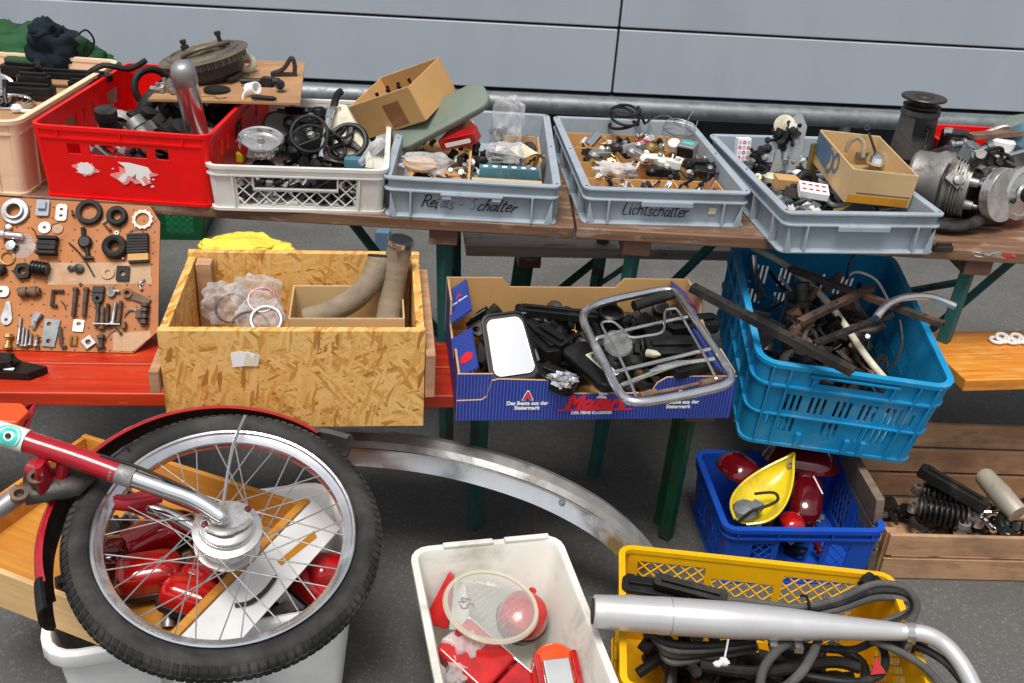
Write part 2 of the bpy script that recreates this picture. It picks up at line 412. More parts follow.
        if bevel:
            b = o.modifiers.new('Bevel', 'BEVEL'); b.width = bevel; b.segments = bseg; b.limit_method = 'ANGLE'; b.angle_limit = rad(40); b.harden_normals = True
        return o
def tag(o, label=None, cat=None, group=None, kind=None):
    if label: o['label'] = label
    if cat: o['category'] = cat
    if group: o['group'] = group
    if kind: o['kind'] = kind
    return o
def thing(name, label, cat, M=None, group=None):
    o = bpy.data.objects.new(name, None); COL.objects.link(o); o.empty_display_size = .02
    if M is not None: o.matrix_world = M
    return tag(o, label, cat, group)
def inv(o): return o.matrix_basis.inverted()
def solo(mb, name, mats, label, cat, M=None, group=None, bevel=0, sharp=35):
    o = mb.build(name, mats, None, bevel, sharp)
    if M is None:
        me = o.data; n = len(me.vertices); c = sum((v.co for v in me.vertices), V()) / max(1, n)
        c.z = min(v.co.z for v in me.vertices)
        me.transform(T(-c)); o.location = c
    else: o.matrix_world = M
    return tag(o, label, cat, group)
def copy_tree(o, M, label=None):
    c = o.copy(); COL.objects.link(c); c.matrix_world = M
    if label: c['label'] = label
    for ch in list(o.children):
        d = ch.copy(); COL.objects.link(d); d.parent = c
        for g in list(ch.children):
            e = g.copy(); COL.objects.link(e); e.parent = d
    return c
def text(s, size, mats, parent, M, name='lettering', shear=0, ext=.0003, offset=0, align='CENTER', spacing=1, sx=1):
    cu = bpy.data.curves.new(name, 'FONT'); cu.body = s; cu.size = size; cu.shear = shear; cu.extrude = ext; cu.offset = offset
    cu.align_x = align; cu.space_character = spacing; cu.resolution_u = 3
    o = bpy.data.objects.new(name, cu); COL.objects.link(o)
    dg = bpy.context.evaluated_depsgraph_get()
    me = bpy.data.meshes.new_from_object(o.evaluated_get(dg)); bpy.data.objects.remove(o); bpy.data.curves.remove(cu)
    me.transform(M @ Matrix.Diagonal((sx, 1, 1, 1))); me.materials.clear(); me.materials.append(MATS[mats])
    q = bpy.data.objects.new(name, me); COL.objects.link(q); q.parent = parent
    return q
# hand lettering: strokes in a 1 x 1 box
HAND = {
 'R': (.62, [[(.05, 0), (.12, 1)], [(.0, .93), (.35, 1.02), (.55, .8), (.38, .55), (.12, .5)], [(.25, .5), (.58, .0)]]),
 'e': (.45, [[(.05, .28), (.35, .36), (.33, .56), (.15, .55), (.05, .25), (.15, .02), (.4, .1)]]),
 'l': (.24, [[(.08, 1), (.06, .3), (.1, .02), (.2, .06)]]),
 'a': (.5, [[(.38, .52), (.15, .5), (.05, .22), (.15, .02), (.36, .2), (.4, .52), (.38, .1), (.46, .02)]]),
 'i': (.24, [[(.08, .55), (.08, .02), (.18, .06)], [(.08, .74), (.10, .78)]]),
 's': (.4, [[(.33, .5), (.12, .52), (.1, .36), (.3, .2), (.25, .02), (.04, .05)]]),
 '-': (.5, [[(.1, .32), (.36, .35)]]), ' ': (.3, []),
 'S': (.5, [[(.42, .9), (.2, 1), (.08, .75), (.38, .4), (.3, .05), (.03, .08)]]),
 'c': (.42, [[(.34, .48), (.15, .54), (.05, .25), (.15, .02), (.36, .1)]]),
 'h': (.48, [[(.08, 1), (.06, .0)], [(.07, .35), (.25, .56), (.36, .4), (.36, .0)]]),
 't': (.36, [[(.15, .9), (.12, .15), (.2, .0), (.3, .06)], [(.0, .62), (.3, .66)]]),
 'r': (.36, [[(.06, .52), (.07, .0)], [(.07, .34), (.2, .54), (.32, .5)]]),
 'L': (.5, [[(.1, 1), (.06, .05), (.4, .0)]]),
 'd': (.48, [[(.36, .5), (.12, .5), (.05, .2), (.18, .02), (.36, .2), (.4, 1), (.38, .0)]]),
 'o': (.45, [[(.2, .54), (.05, .3), (.18, .02), (.36, .25), (.2, .54)]]), 'n': (.48, [[(.06, .55), (.06, 0)], [(.06, .35), (.25, .56), (.36, .4), (.36, 0)]]),
 'z': (.4, [[(.05, .52), (.33, .54), (.04, .03), (.36, .02)]]), 'u': (.48, [[(.06, .54), (.08, .1), (.25, .02), (.38, .2), (.4, .54), (.4, 0)]]),
 'M': (.7, [[(.02, 0), (.1, 1), (.3, .3), (.52, 1), (.6, 0)]]), '2': (.5, [[(.05, .8), (.2, 1), (.38, .8), (.05, .02), (.42, .02)]]),
 '3': (.48, [[(.05, .95), (.36, .9), (.18, .55), (.38, .3), (.05, .03)]]), '5': (.48, [[(.4, 1), (.1, 1), (.08, .6), (.36, .5), (.34, .1), (.04, .03)]]),
 '4': (.5, [[(.28, 1), (.03, .35), (.42, .35)], [(.32, .6), (.3, 0)]]),
}
def handwrite(s, h, wpen, mats, parent, M, name='handwriting', slant=.2, seed=1, sx=1):
    rn = random.Random(seed); mb = MB(); x = 0
    for ch in s:
        adv, strokes = HAND[ch]; dy = rn.uniform(-.04, .04)
        for st in strokes:
            P = sm([(x + (p[0] + p[1] * slant) * h * sx, (p[1] + dy) * h, 0) for p in st], 4)
            for i in range(len(P) - 1):
                a, b = P[i], P[i + 1]; d = (b - a)
                if d.length < 1e-7: continue
                n = V((-d.y, d.x, 0)).normalized() * wpen * .5; e = d.normalized() * wpen * .3
                zz = .0004 + i * 1e-6
                mb.add([M @ (a - e - n + V((0, 0, zz))), M @ (b + e - n + V((0, 0, zz))), M @ (b + e + n + V((0, 0, zz))), M @ (a - e + n + V((0, 0, zz)))], [(0, 1, 2, 3)])
        x += adv * h * sx
    return mb.build(name, mats, parent)
# ------------------------------------------------------------------ world, light
w = bpy.data.worlds.new('World'); SC.world = w; w.use_nodes = True
nt = w.node_tree; bg = nt.nodes['Background']
sky = nt.nodes.new('ShaderNodeTexSky'); sky.sky_type = 'NISHITA'; sky.sun_disc = False
SUN_EL, SUN_AZ = rad(70), rad(198)         # azimuth from +Y, clockwise: the sun is behind the camera, a little left
sky.sun_elevation = SUN_EL; sky.sun_rotation = SUN_AZ
sky.air_density = 1.0; sky.dust_density = 3.0; sky.ozone_density = 1.0
hs = nt.nodes.new('ShaderNodeHueSaturation'); hs.inputs['Saturation'].default_value = .25
nt.links.new(sky.outputs[0], hs.inputs['Color']); nt.links.new(hs.outputs[0], bg.inputs[0])
bg.inputs[1].default_value = .07
sl = bpy.data.lights.new('Sun', 'SUN'); sl.energy = 1.5; sl.angle = rad(25); sl.color = (1, .965, .91)
so = bpy.data.objects.new('Sun', sl); COL.objects.link(so)
sd = V((sin(SUN_AZ) * cos(SUN_EL), cos(SUN_AZ) * cos(SUN_EL), sin(SUN_EL)))
so.rotation_mode = 'QUATERNION'; so.rotation_quaternion = sd.to_track_quat('Z', 'Y'); so.location = sd * 10
SC.view_settings.view_transform = 'Standard'; SC.view_settings.look = 'None'; SC.view_settings.gamma = 1
SC.view_settings.exposure = 1.0

# ------------------------------------------------------------------ ground
g = MB(); g.box((0, 5, -.05), (80, 80, .1)); tag(g.build('ground', 'asphalt'), 'grey asphalt yard under the stall', 'ground', kind='structure')

# ------------------------------------------------------------------ wall with horizontal metal panels
wl, wr = at(300, 80, .5), at(1024, 114, .5)
wx = (wr - wl); wx.z = 0; wx.normalize(); wy = V((-wx.y, wx.x, 0)); wz = V((0, 0, 1))
W0 = at(612, 94, .5)
WM = Matrix(((wx.x, wy.x, 0, W0.x), (wx.y, wy.y, 0, W0.y), (0, 0, 1, W0.z), (0, 0, 0, 1)))
wallt = thing('panel_wall', 'pale blue grey wall of wide horizontal metal panels behind the stall', 'wall', WM)
def wallz(px, py): return (WM.inverted() @ hit(px, py, W0, wy))
j_l = wallz(420, 15).z; j_r = wallz(820, 42).z
zrow = [0, (j_l + j_r) / 2, (j_l + j_r) / 2 + .62, (j_l + j_r) / 2 + 1.24, (j_l + j_r) / 2 + 1.86]
for zi in range(4):
    for a, b in ((-6.0, -.0), (.0, 6.0)):
        p = MB(); z0, z1 = zrow[zi], zrow[zi + 1]
        p.box(((a + b) / 2, .02, (z0 + z1) / 2), (b - a - .010, .04, z1 - z0 - .010)); p.build('panel', 'wall_paint', wallt, bevel=.006, bseg=2)
p = MB(); p.box((0, .065, 1.2), (12, .04, 3.0)); p.build('backing', 'wall_dark', wallt)
p = MB(); p.box((0, .0, -.022), (12.0, .07, .016)); p.build('base_trim', 'wall_trim', wallt, bevel=.003)
p = MB()
p.box((0, .16, -.26), (12, .05, .48)); p.build('plinth', 'plinth_shade', wallt)

# galvanised guard rail in front of the wall
a, b = at(330, 94, .55), at(880, 120, .55)
dr = (b - a).normalized(); r0 = a - dr * 2.5; r1 = b + dr * 2.5
rt = thing('guard_rail', 'thick galvanised steel pipe rail running in front of the wall', 'rail', T(V((r0.x, r0.y, 0))))
m = MB(T(-V((r0.x, r0.y, 0)))); m.cyl(r0, r1, .040, 20); m.build('pipe', 'galvanised', rt)
for t in (1.0, 4.75):
    q = r0 + dr * t; m = MB(T(-V((r0.x, r0.y, 0)))); m.cyl((q.x, q.y, 0), (q.x, q.y, .52), .025, 14); m.lathe([(.001, 0.002), (.07, .002), (.07, .01), (.001, .01)], 16, T(V((q.x, q.y, 0)))); m.build('post', 'galvanised', rt)

# ------------------------------------------------------------------ folding beer tables and benches
def framem(p, q, z):
    """local x from p to q, y away from the camera"""
    d = V(q) - V(p); d.z = 0; d.normalize()
    return Matrix(((d.x, -d.y, 0, p[0]), (d.y, d.x, 0, p[1]), (0, 0, 1, z), (0, 0, 0, 1)))
def folding(name, label, cat, M, L, D, H, nplank, th, woodm, legm, legx, edge=None, group=None, splay=.10, inset=.06, bar=.034, brace=True):
    t = thing(name, label, cat, M, group)
    top = MB(); pw = D / nplank
    for i in range(nplank):
        top.box((L / 2, pw * (i + .5), H - th / 2), (L, pw - .004, th))
    top.build('top' if cat == 'table' else 'seat', woodm, t, bevel=.004, bseg=2)
    for x in legx:
        un = MB(); un.box((x, D / 2, H - th - .022), (.07, D - .03, .04)); un.build('batten', 'table_edge_red', t, bevel=.002)
    for k, x in enumerate(legx):
        s = 1 if x < L / 2 else -1
        for y in (inset, D - inset):
            m = MB(); lg = V((x - s * .02, y, 0)) - V((x, y, H - th - .045))
            m.tube([(x, y, H - th - .045), (x - s * splay * .3, y, .004)], bar * .62, 4); m.build('leg', legm, t, bevel=.002)
        if not brace: continue
        m = MB()
        xx = x - s * splay * .2
        m.box((xx, D / 2, H * .30), (bar * .7, D - 2 * inset, bar * .7))
        m.tube([(x - s * splay * .1, D / 2, H * .32), (x + s * min(.34, L * .2), D / 2, H - th - .03)], bar * .42, 4)
        m.tube([(x, inset, H * .86), (x, D - inset, H * .45)], bar * .3, 4)
        m.build('brace', legm, t)
    return t
TF0, TF1 = V((-.897, 2.263, 0)), V((1.261, 2.345, 0))
td = (TF1 - TF0).normalized()
o = TF0 + td * (-1.17)
folding('folding_table', 'long brown wooden folding table carrying the left row of crates', 'table', framem(o, o + td, 0), 2.2, .68, .78, 4, .03, 'table_wood', 'teal_paint', (.3, 1.88), group='folding tables in a row')
o = TF0 + td * (1.036)
folding('folding_table', 'brown wooden folding table with the motorcycle engine at its right end', 'table', framem(o, o + td, 0), 2.2, .68, .78, 4, .03, 'table_wood', 'teal_paint', (.155, 1.02, 1.95), group='folding tables in a row')
B0, B1 = V((-1.103, 1.822, 0)), V((-.129, 1.942, 0))
bd = (B1 - B0).normalized(); o = B0 - bd * .60
red_bench = folding('folding_bench', 'worn red painted wooden bench under the chipboard box', 'bench', framem(o, o + bd, 0), 2.215, .26, .495, 2, .034, 'red_bench', 'green_paint', (.02, 2.175), group='folding benches', inset=.10, splay=-.02, brace=False)
m = MB(red_bench.matrix_world.inverted()); q = at(475, 526, 0); m.tube([(q.x, q.y, .0), (q.x - .004, q.y - .004, .45)], .024, 4); m.build('leg', 'teal_paint', red_bench, bevel=.002)
q0, q1 = V((1.097, 2.184, 0)), V((1.3, 2.222, 0)); d = (q1 - q0).normalized(); o = q0 + d * .035
folding('folding_bench', 'glossy orange wooden bench right of the tall blue crate', 'bench', framem(o, o + d, 0), 2.0, .26, .495, 2, .034, 'orange_bench', 'green_paint', (.8, 1.7), group='folding benches')
q0, q1 = at(466, 257, .455), at(740, 262, .455); q0.z = q1.z = 0; d = (q1 - q0).normalized()
folding('folding_bench', 'weathered grey brown bench standing behind the tables', 'bench', framem(q0, q0 + d, 0), 1.35, .27, .49, 2, .034, 'grey_plank', 'green_paint', (.2, 1.15), group='folding benches')

# ------------------------------------------------------------------ things behind the stall
c = aty(42, 50, 2.96); m = MB(T(c)); m.blob((-.02, 0, -.02), (.20, .11, .085), .35, 2.0, 3, nu=40, nv=26)
m.blob((-.16, .03, .0), (.12, .11, .07), .3, 2.4, 8); m.blob((.13, -.01, -.05), (.11, .09, .06), .35, 2.4, 5)
tp = solo(m, 'tarpaulin', 'tarp_green', 'crumpled dark green tarpaulin behind the peach crate at upper left', 'tarpaulin', sharp=180)
c = aty(56, 50, 2.90); m = MB(T(c)); m.blob((0, 0, -.01), (.062, .06, .065), .3, 2.0, 9, nu=36, nv=24, box=.7)
m.blob((-.02, -.01, .05), (.045, .05, .035), .4, 3, 2)
solo(m, 'jacket', 'navy_cloth', 'bunched dark navy jacket lying on the green tarpaulin', 'jacket', sharp=180)
m = MB(); m.tube(sm([aty(76, 36, 2.86), aty(86, 30, 2.88), aty(94, 40, 2.9), aty(91, 52, 2.9), aty(84, 58, 2.9)], 5), .003, 6)
solo(m, 'cord', 'black_rubber', 'thin black cord looping out of the navy jacket', 'cord')
# ------------------------------------------------------------------ crates
def crate_m(x, y, z, yaw): return T(x, y, z) @ Matrix.Rotation(yaw, 4, 'Z')
def rloft(mb, w, d, r, prof, wrap=False, cap1=False):
    """rounded rectangle swept through (offset, z); front middle of the base is the origin"""
    rings = [[(p[0], p[1] + d / 2, z) for p in rrect(w + 2 * o, d + 2 * o, max(.002, r + o), 4)] for o, z in prof]
    mb.loft(rings, cap0=not wrap, cap1=cap1, wrap=wrap)
class Walls:
    """four tapered walls with rectangular openings"""
    def __init__(s, mb, w, d, h, taper, th, r=.02, z0=0.0):
        s.mb, s.w, s.d, s.h, s.tp, s.th, s.r, s.z0 = mb, w, d, h, taper, th, r, z0
    def P(s, wall, u, v, o=0.0):
        k = s.tp * v / s.h; w2 = s.w / 2 + k
        if wall == 'F': return V((u * w2 / (s.w / 2), -k - o, v))
        if wall == 'B': return V((u * w2 / (s.w / 2), s.d + k + o, v))
        y = -k + u * (s.d + 2 * k) / s.d
        return V(((-w2 - o) if wall == 'L' else (w2 + o), y, v))
    def panel(s, wall, holes=(), n=None, v0=None, v1=None):
        L = s.w if wall in 'FB' else s.d
        a, b = (-L / 2 + s.r, L / 2 - s.r) if wall in 'FB' else (s.r, L - s.r)
        v0 = s.z0 if v0 is None else v0; v1 = s.h if v1 is None else v1
        us = sorted({a, b} | {x for h in holes for x in h[:2]}); vs = sorted({v0, v1} | {x for h in holes for x in h[2:4]})
        nu, nv = len(us) - 1, len(vs) - 1
        solid = [[not any(h[0] - 1e-6 <= (us[i] + us[i + 1]) / 2 <= h[1] + 1e-6 and h[2] - 1e-6 <= (vs[j] + vs[j + 1]) / 2 <= h[3] + 1e-6 for h in holes) for j in range(nv)] for i in range(nu)]
        idx = {}; V_ = []; F = []
        def vid(i, j, side):
            k = (i, j, side)
            if k not in idx: idx[k] = len(V_); V_.append(s.P(wall, us[i], vs[j], 0 if side == 0 else -s.th))
            return idx[k]
        for i in range(nu):
            for j in range(nv):
                if not solid[i][j]: continue
                F.append((vid(i, j, 0), vid(i + 1, j, 0), vid(i + 1, j + 1, 0), vid(i, j + 1, 0)))
                F.append((vid(i, j, 1), vid(i, j + 1, 1), vid(i + 1, j + 1, 1), vid(i + 1, j, 1)))
                for di, dj, e in ((-1, 0, ((i, j), (i, j + 1))), (1, 0, ((i + 1, j), (i + 1, j + 1))), (0, -1, ((i, j), (i + 1, j))), (0, 1, ((i, j + 1), (i + 1, j + 1)))):
                    ii, jj = i + di, j + dj
                    if not (0 <= ii < nu and 0 <= jj < nv) or not solid[ii][jj]:
                        (p, q) = e; F.append((vid(*p, 0), vid(*q, 0), vid(*q, 1), vid(*p, 1)))
        s.mb.add(V_, F)
    def corners(s):
        n = 5
        for sx, sy in ((1, 1), (-1, 1), (-1, -1), (1, -1)):
            rings = []
            for v in (s.z0, s.h):
                k = s.tp * v / s.h; cx, cy = sx * (s.w / 2 + k - s.r), s.d / 2 + sy * (s.d / 2 + k - s.r)
                ou = [V((cx + sx * s.r * sin(PI / 2 * i / n), cy + sy * s.r * cos(PI / 2 * i / n), v)) for i in range(n + 1)]
                inn = [V((cx + sx * (s.r - s.th) * sin(PI / 2 * i / n), cy + sy * (s.r - s.th) * cos(PI / 2 * i / n), v)) for i in range(n, -1, -1)]
                rings.append(ou + inn)
            s.mb.loft(rings)
    def rim(s, out, z0, z1, inn=None):
        k = s.tp; inn = s.th if inn is None else inn
        if z1 >= s.h - 1e-6: z1 += .0012
        if z0 <= 1e-6: z0 -= .0009
        kz = lambda z: s.tp * z / s.h
        rloft(s.mb, s.w, s.d, s.r, [(kz(z0) + out, z0), (kz(z1) + out, z1), (kz(z1) - inn, z1), (kz(z0) - inn, z0)], wrap=True)
    def floor(s, z=.004, th=.004):
        rloft(s.mb, s.w, s.d, s.r, [(-.001, z), (-.001, z + th)], cap1=True)
    def lattice(s, wall, u0, u1, v0, v1, pitch, r, o=-.002, slant=1.0):
        segs = []
        for sg in (1, -1):
            c = -3.0
            while c < 3.0:
                # line u = c + sg*slant*v
                pts = []
                va, vb = v0, v1
                ua, ub = c + sg * slant * v0, c + sg * slant * v1
                t0, t1 = 0.0, 1.0
                du = ub - ua
                for lim, s_ in ((u0, 1), (u1, -1)):
                    # need s_*(ua+t*du-lim)>=0
                    f0 = s_ * (ua - lim); fd = s_ * du
                    if abs(fd) < 1e-9:
                        if f0 < 0: t1 = -1
                    elif fd > 0: t0 = max(t0, -f0 / fd)
                    else: t1 = min(t1, -f0 / fd)
                if t1 > t0 + .02: segs.append((ua + t0 * du, va + t0 * (vb - va), ua + t1 * du, va + t1 * (vb - va)))
                c += pitch
        for k, (a, b, c, d) in enumerate(segs):
            s.mb.tube([s.P(wall, a, b, o - (k % 2) * .0007), s.P(wall, c, d, o - (k % 2) * .0007)], r, 4)
    def bar(s, wall, u, v0, v1, wd, proj):
        """vertical rib"""
        rings = [[s.P(wall, u - wd / 2, v, -.001), s.P(wall, u + wd / 2, v, -.001), s.P(wall, u + wd / 2, v, proj), s.P(wall, u - wd / 2, v, proj)] for v in (v0, v1)]
        s.mb.loft(rings)
    def hbar(s, wall, u0, u1, v, ht, proj):
        rings = [[s.P(wall, u, v - ht / 2, -.001), s.P(wall, u, v + ht / 2, -.001), s.P(wall, u, v + ht / 2, proj), s.P(wall, u, v - ht / 2, proj)] for u in (u0, u1)]
        s.mb.loft(rings)

# --- red crate
RED = crate_m(-.945, 2.267, .78, .005)
t = thing('red_crate', 'tall bright red plastic crate of motor parts on the table', 'crate', RED)
m = MB(); W = Walls(m, .395, .60, .178, .010, .005, .018)
W.panel('F', [(-.125, -.095, .112, .138), (-.075, .055, .112, .138), (.075, .105, .112, .138)])
W.panel('L', [(.10, .115, .10, .14), (.15, .23, .10, .14), (.26, .275, .10, .14), (.32, .335, .10, .14), (.42, .50, .10, .14)])
W.panel('R', [(.10, .115, .10, .14), (.15, .165, .10, .14), (.22, .30, .095, .145), (.42, .435, .10, .14)])
W.panel('B', []); W.corners(); W.floor(); W.rim(.004, .170, .178, .006); W.rim(.003, .148, .153, .004); W.rim(.004, .0, .006, .005)
for u in (-.14, -.0, .14): W.bar('F', u, .153, .172, .004, .004)
m.build('body', 'red_plastic', t, bevel=.0012, bseg=2)
def patch(seed, r, k=26, amp=.5, sq=.6):
    rn = random.Random(seed)
    return [((r * (1 + amp * noise.noise(V((cos(a) * 1.7 + seed, sin(a) * 1.7, 0))) + rn.uniform(-.12, .12))) * cos(a), sq * (r * (1 + amp * noise.noise(V((cos(a) * 2.3, sin(a) * 2.3, seed)))) + rn.uniform(-.1, .1) * r) * sin(a)) for a in (2 * PI * i / k for i in range(k))]
FRONT = rot(90, 0, 0)      # xy of a flat drawing onto the front (x right, z up)
yy = -.0052
m = MB(); m.prism(patch(3, .024), 0, .0004, T(-.094, yy, .077) @ FRONT); m.build('label_remnant', 'paper', t)
m = MB(); m.prism([(x * 1.05, y * 1.1) for x, y in patch(5, .040, 40, .7, .5)], 0, .0003, T(.022, yy + .0002, .068) @ FRONT); m.build('glue_stain', 'label_glue', t)
m = MB(); m.prism(patch(8, .027, 30, .6, .6), 0, .0003, T(-.093, yy + .0002, .077) @ FRONT); m.build('glue_stain', 'label_glue', t)
m = MB()
m.prism([(-.05, .042), (-.043, .047), (-.02, .035), (.03, .025), (.038, .012), (.03, .008), (.034, -.006), (.026, -.004), (.022, .004), (.012, -.004), (.02, -.02), (.014, -.022), (.006, -.008), (-.008, -.002), (-.02, .001), (-.028, -.014), (-.037, -.017), (-.044, -.008), (-.032, .004), (-.024, .008), (-.025, .022), (-.036, .030)], 0, .0004, T(.026, yy, .066) @ FRONT)
for sx, sz, r in ((.062, .044, .004), (.055, .056, .003), (-.028, .082, .0025), (.066, .062, .003)): m.prism(patch(int(sx * 999), r, 10), 0, .0004, T(sx, yy, sz) @ FRONT)
m.build('torn_label', 'paper', t)
handwrite('cl', .010, .0016, 'ink', t, T(.018, yy - .0006, .062) @ FRONT, seed=4)

# --- white lattice crate
WHT = crate_m(-.538, 2.282, .78, .123)
t = thing('white_crate', 'low white plastic crate with lattice front full of lamps and switches', 'crate', WHT)
m = MB(); W = Walls(m, .402, .585, .112, .008, .005, .016)
win = [(-.10, .09, .058, .086), (-.14, -.104, .012, .086), (.094, .135, .012, .086), (-.104, .094, .012, .05)]
W.panel('F', win); 
for wn in win[1:]: W.lattice('F', *wn, .034, .0018)
sw = [(.10, .20, .02, .08), (.23, .36, .02, .08), (.39, .49, .02, .08)]
W.panel('L', sw); W.panel('R', sw); W.panel('B', [])
for wn in sw: W.lattice('L', *wn, .034, .0018); W.lattice('R', *wn, .034, .0018)
W.corners(); W.floor(); W.rim(.007, .105, .112, .006); W.rim(.007, .088, .092, .004); W.rim(.006, .0, .006, .005)
for u in (-.148, .142): W.bar('F', u, .006, .09, .004, .006)
W.hbar('F', -.102, .092, .0565, .003, .004); W.hbar('F', -.102, .092, .0875, .003, .004); W.bar('F', -.102, .056, .088, .003, .004); W.bar('F', .092, .056, .088, .003, .004)
m.build('body', 'white_plastic', t, bevel=.001)

# --- three grey storage crates
def grey(M, w, d, h, label, lip):
    t = thing('grey_crate', label, 'crate', M, 'grey plastic storage crates on the table')
    m = MB(); W = Walls(m, w, d, h, .0, .005, .014); z2 = h * .66
    rloft(m, w, d, .014, [(.004, 0), (.006, .0), (.006, .005), (-.010, .007), (-.006, z2 - .002), (.008, z2), (.008, z2 + .005), (-.002, z2 + .008), (.0, h - .007), (.010, h - .006), (.010, h), (-.010, h), (-.018, .009)], cap1=True)
    for u in (-w * .36, w * .36):
        m.box((u, -.001, z2 / 2 + .002), (.005, .018, z2)); m.box((u, d + .001, z2 / 2 + .002), (.005, .018, z2))
    for u in (.06, .2, .4, .54):
        for sx in (-1, 1): m.box((sx * (w / 2 + .001), u, z2 / 2 + .002), (.018, .005, z2))
    for sx in (-1, 1):       # slanted corner webs
        m.add([(sx * (w / 2 - .005), .0, .004), (sx * (w / 2 - .025), .0, .004), (sx * (w / 2 - .008), .0, z2), (sx * (w / 2 - .005), -.006, .004), (sx * (w / 2 - .025), -.006, .004), (sx * (w / 2 - .008), -.006, z2)], [(0, 1, 2), (3, 5, 4), (0, 3, 4, 1), (1, 4, 5, 2), (2, 5, 3, 0)])
    if lip == 'tabs':
        m.box((0, -.007, z2 - .001), (.15, .012, .006)); m.box((-.06, -.006, z2 - .008), (.022, .012, .010)); m.box((.06, -.006, z2 - .008), (.022, .012, .010))
    else: m.box((.0, -.007, z2 - .003), (.13, .014, .013))
    m.build('body', 'grey_plastic', t, bevel=.0015, bseg=2)
    ho = MB()
    for sx in (-1, 1):
        for y in (.012, d * .5, d - .012): ho.lathe([(.0002, h + .0006), (.003, h + .0006)], 10, T(sx * w / 2, y, 0)) if False else ho.prism(circ(.0032, 10), h + .0003, h + .0006, T(sx * (w / 2), y, 0))
    ho.build('rim_hole', 'ink', t)
    return t
G1M = crate_m(-.122, 2.302, .78, .047); G1 = grey(G1M, .408, .615, .101, 'grey crate with faded German handwriting for relays and switches', 'tabs')
G2M = crate_m(.356, 2.361, .78, .121); G2 = grey(G2M, .403, .608, .094, 'grey crate hand lettered for light switches with cardboard compartments', 'lip')
G3M = crate_m(.814, 2.269, .78, .158); G3 = grey(G3M, .386, .602, .104, 'unmarked grey crate beside the engine with a carton standing in it', 'lip')
handwrite('Rei', .030, .0030, 'ink', G1, T(-.122, .0055, .026) @ FRONT, slant=.35, seed=2, sx=1.0)
handwrite('als -', .030, .0022, 'faded_ink', G1, T(-.078, .0055, .026) @ FRONT, slant=.35, seed=2, sx=1.0)
handwrite('S', .028, .0013, 'faded_ink', G1, T(-.004, .0055, .025) @ FRONT, slant=.3, seed=2, sx=1.0)
handwrite('chalter', .030, .0027, 'ink', G1, T(.012, .0055, .024) @ FRONT, slant=.45, seed=5, sx=1.12)
handwrite('Lichtschalter', .032, .0026, 'ink', G2, T(-.108, .0055, .026) @ rot(0, 2, 0) @ FRONT, slant=.2, seed=3, sx=1.0)
m = MB(); m.prism([(-.010, -.008), (.010, -.008), (.010, .008), (-.008, .009)], 0, .0005, T(.12, .0046, .040) @ FRONT); m.build('tape_scrap', 'yellowed_paper', G2)

# --- peach crate
q = at(46, 195, .78)
PEM = crate_m(q.x - .238, q.y - .015, .78, .0)
t = thing('peach_crate', 'tall peach coloured plastic crate at the left end of the table', 'crate', PEM)
m = MB(); W = Walls(m, .39, .60, .185, .012, .006, .018)
for s_ in 'FLRB': W.panel(s_, [])
W.corners(); W.floor(); W.rim(.008, .176, .185, .008); W.rim(.004, .150, .155, .004); W.rim(.004, 0, .006, .004)
for u in (-.05, .03, .105, .122, .139): W.bar('F', u, .006, .15, .004, .003)
for z in (.05, .11): W.hbar('F', .035, .10, z, .003, .0025)
for u in (.08, .2, .32, .44): W.bar('R', u, .006, .15, .004, .005)
m.build('body', 'peach_plastic', t, bevel=.0012, bseg=2)

# --- chipboard box
OSM = crate_m(-.439, 1.773, .495, .149)
t = thing('chipboard_box', 'open box of raw yellow chipboard standing on the red bench', 'box', OSM)
w_, d_, h_ = .53, .388, .231
def board(name, c, d, matn='osb', R=None, par=t, bev=.0015):
    m = MB(); m.box(c, d, R); return m.build(name, matn, par, bevel=bev)
board('front_panel', (0, .009, h_ / 2), (w_, .018, h_)); board('back_panel', (0, d_ - .009, h_ / 2 + .004), (w_, .018, h_ + .008))
board('side_panel', (-w_ / 2 + .0105, d_ / 2, h_ / 2 + .001), (.018, d_ - .042, h_ - .006)); board('side_panel', (w_ / 2 - .0105, d_ / 2, h_ / 2 + .001), (.018, d_ - .042, h_ - .006))
board('floor', (0, d_ / 2, .02), (w_ - .042, d_ - .042, .014))
board('handle_batten', (-w_ / 2 - .012, d_ / 2, h_ * .52), (.020, d_ + .03, .05), 'crate_wood'); board('handle_batten', (w_ / 2 + .011, d_ / 2, h_ * .58), (.020, d_ + .04, .10), 'crate_wood')
board('corner_post', (w_ / 2 - .036, d_ - .04, h_ / 2), (.026, .036, h_ - .01), 'crate_wood'); board('corner_post', (-w_ / 2 + .0395, d_ - .04, h_ / 2), (.035, .036, h_ - .01), 'crate_wood')
m = MB(); m.prism([(-.024, -.017), (.012, -.013), (.022, .012), (.014, .017), (-.006, .020), (-.026, .016)], 0, .0008, T(-.10, -.0012, .165) @ FRONT); m.build('paper_note', 'paper', t)
m = MB(); m.prism([(-.010, -.014), (.018, -.017), (.025, .010), (-.004, .015)], 0, .0008, T(-.092, -.0022, .167) @ rot(-4, 0, 6) @ FRONT); m.build('paper_note', 'yellowed_paper', t)

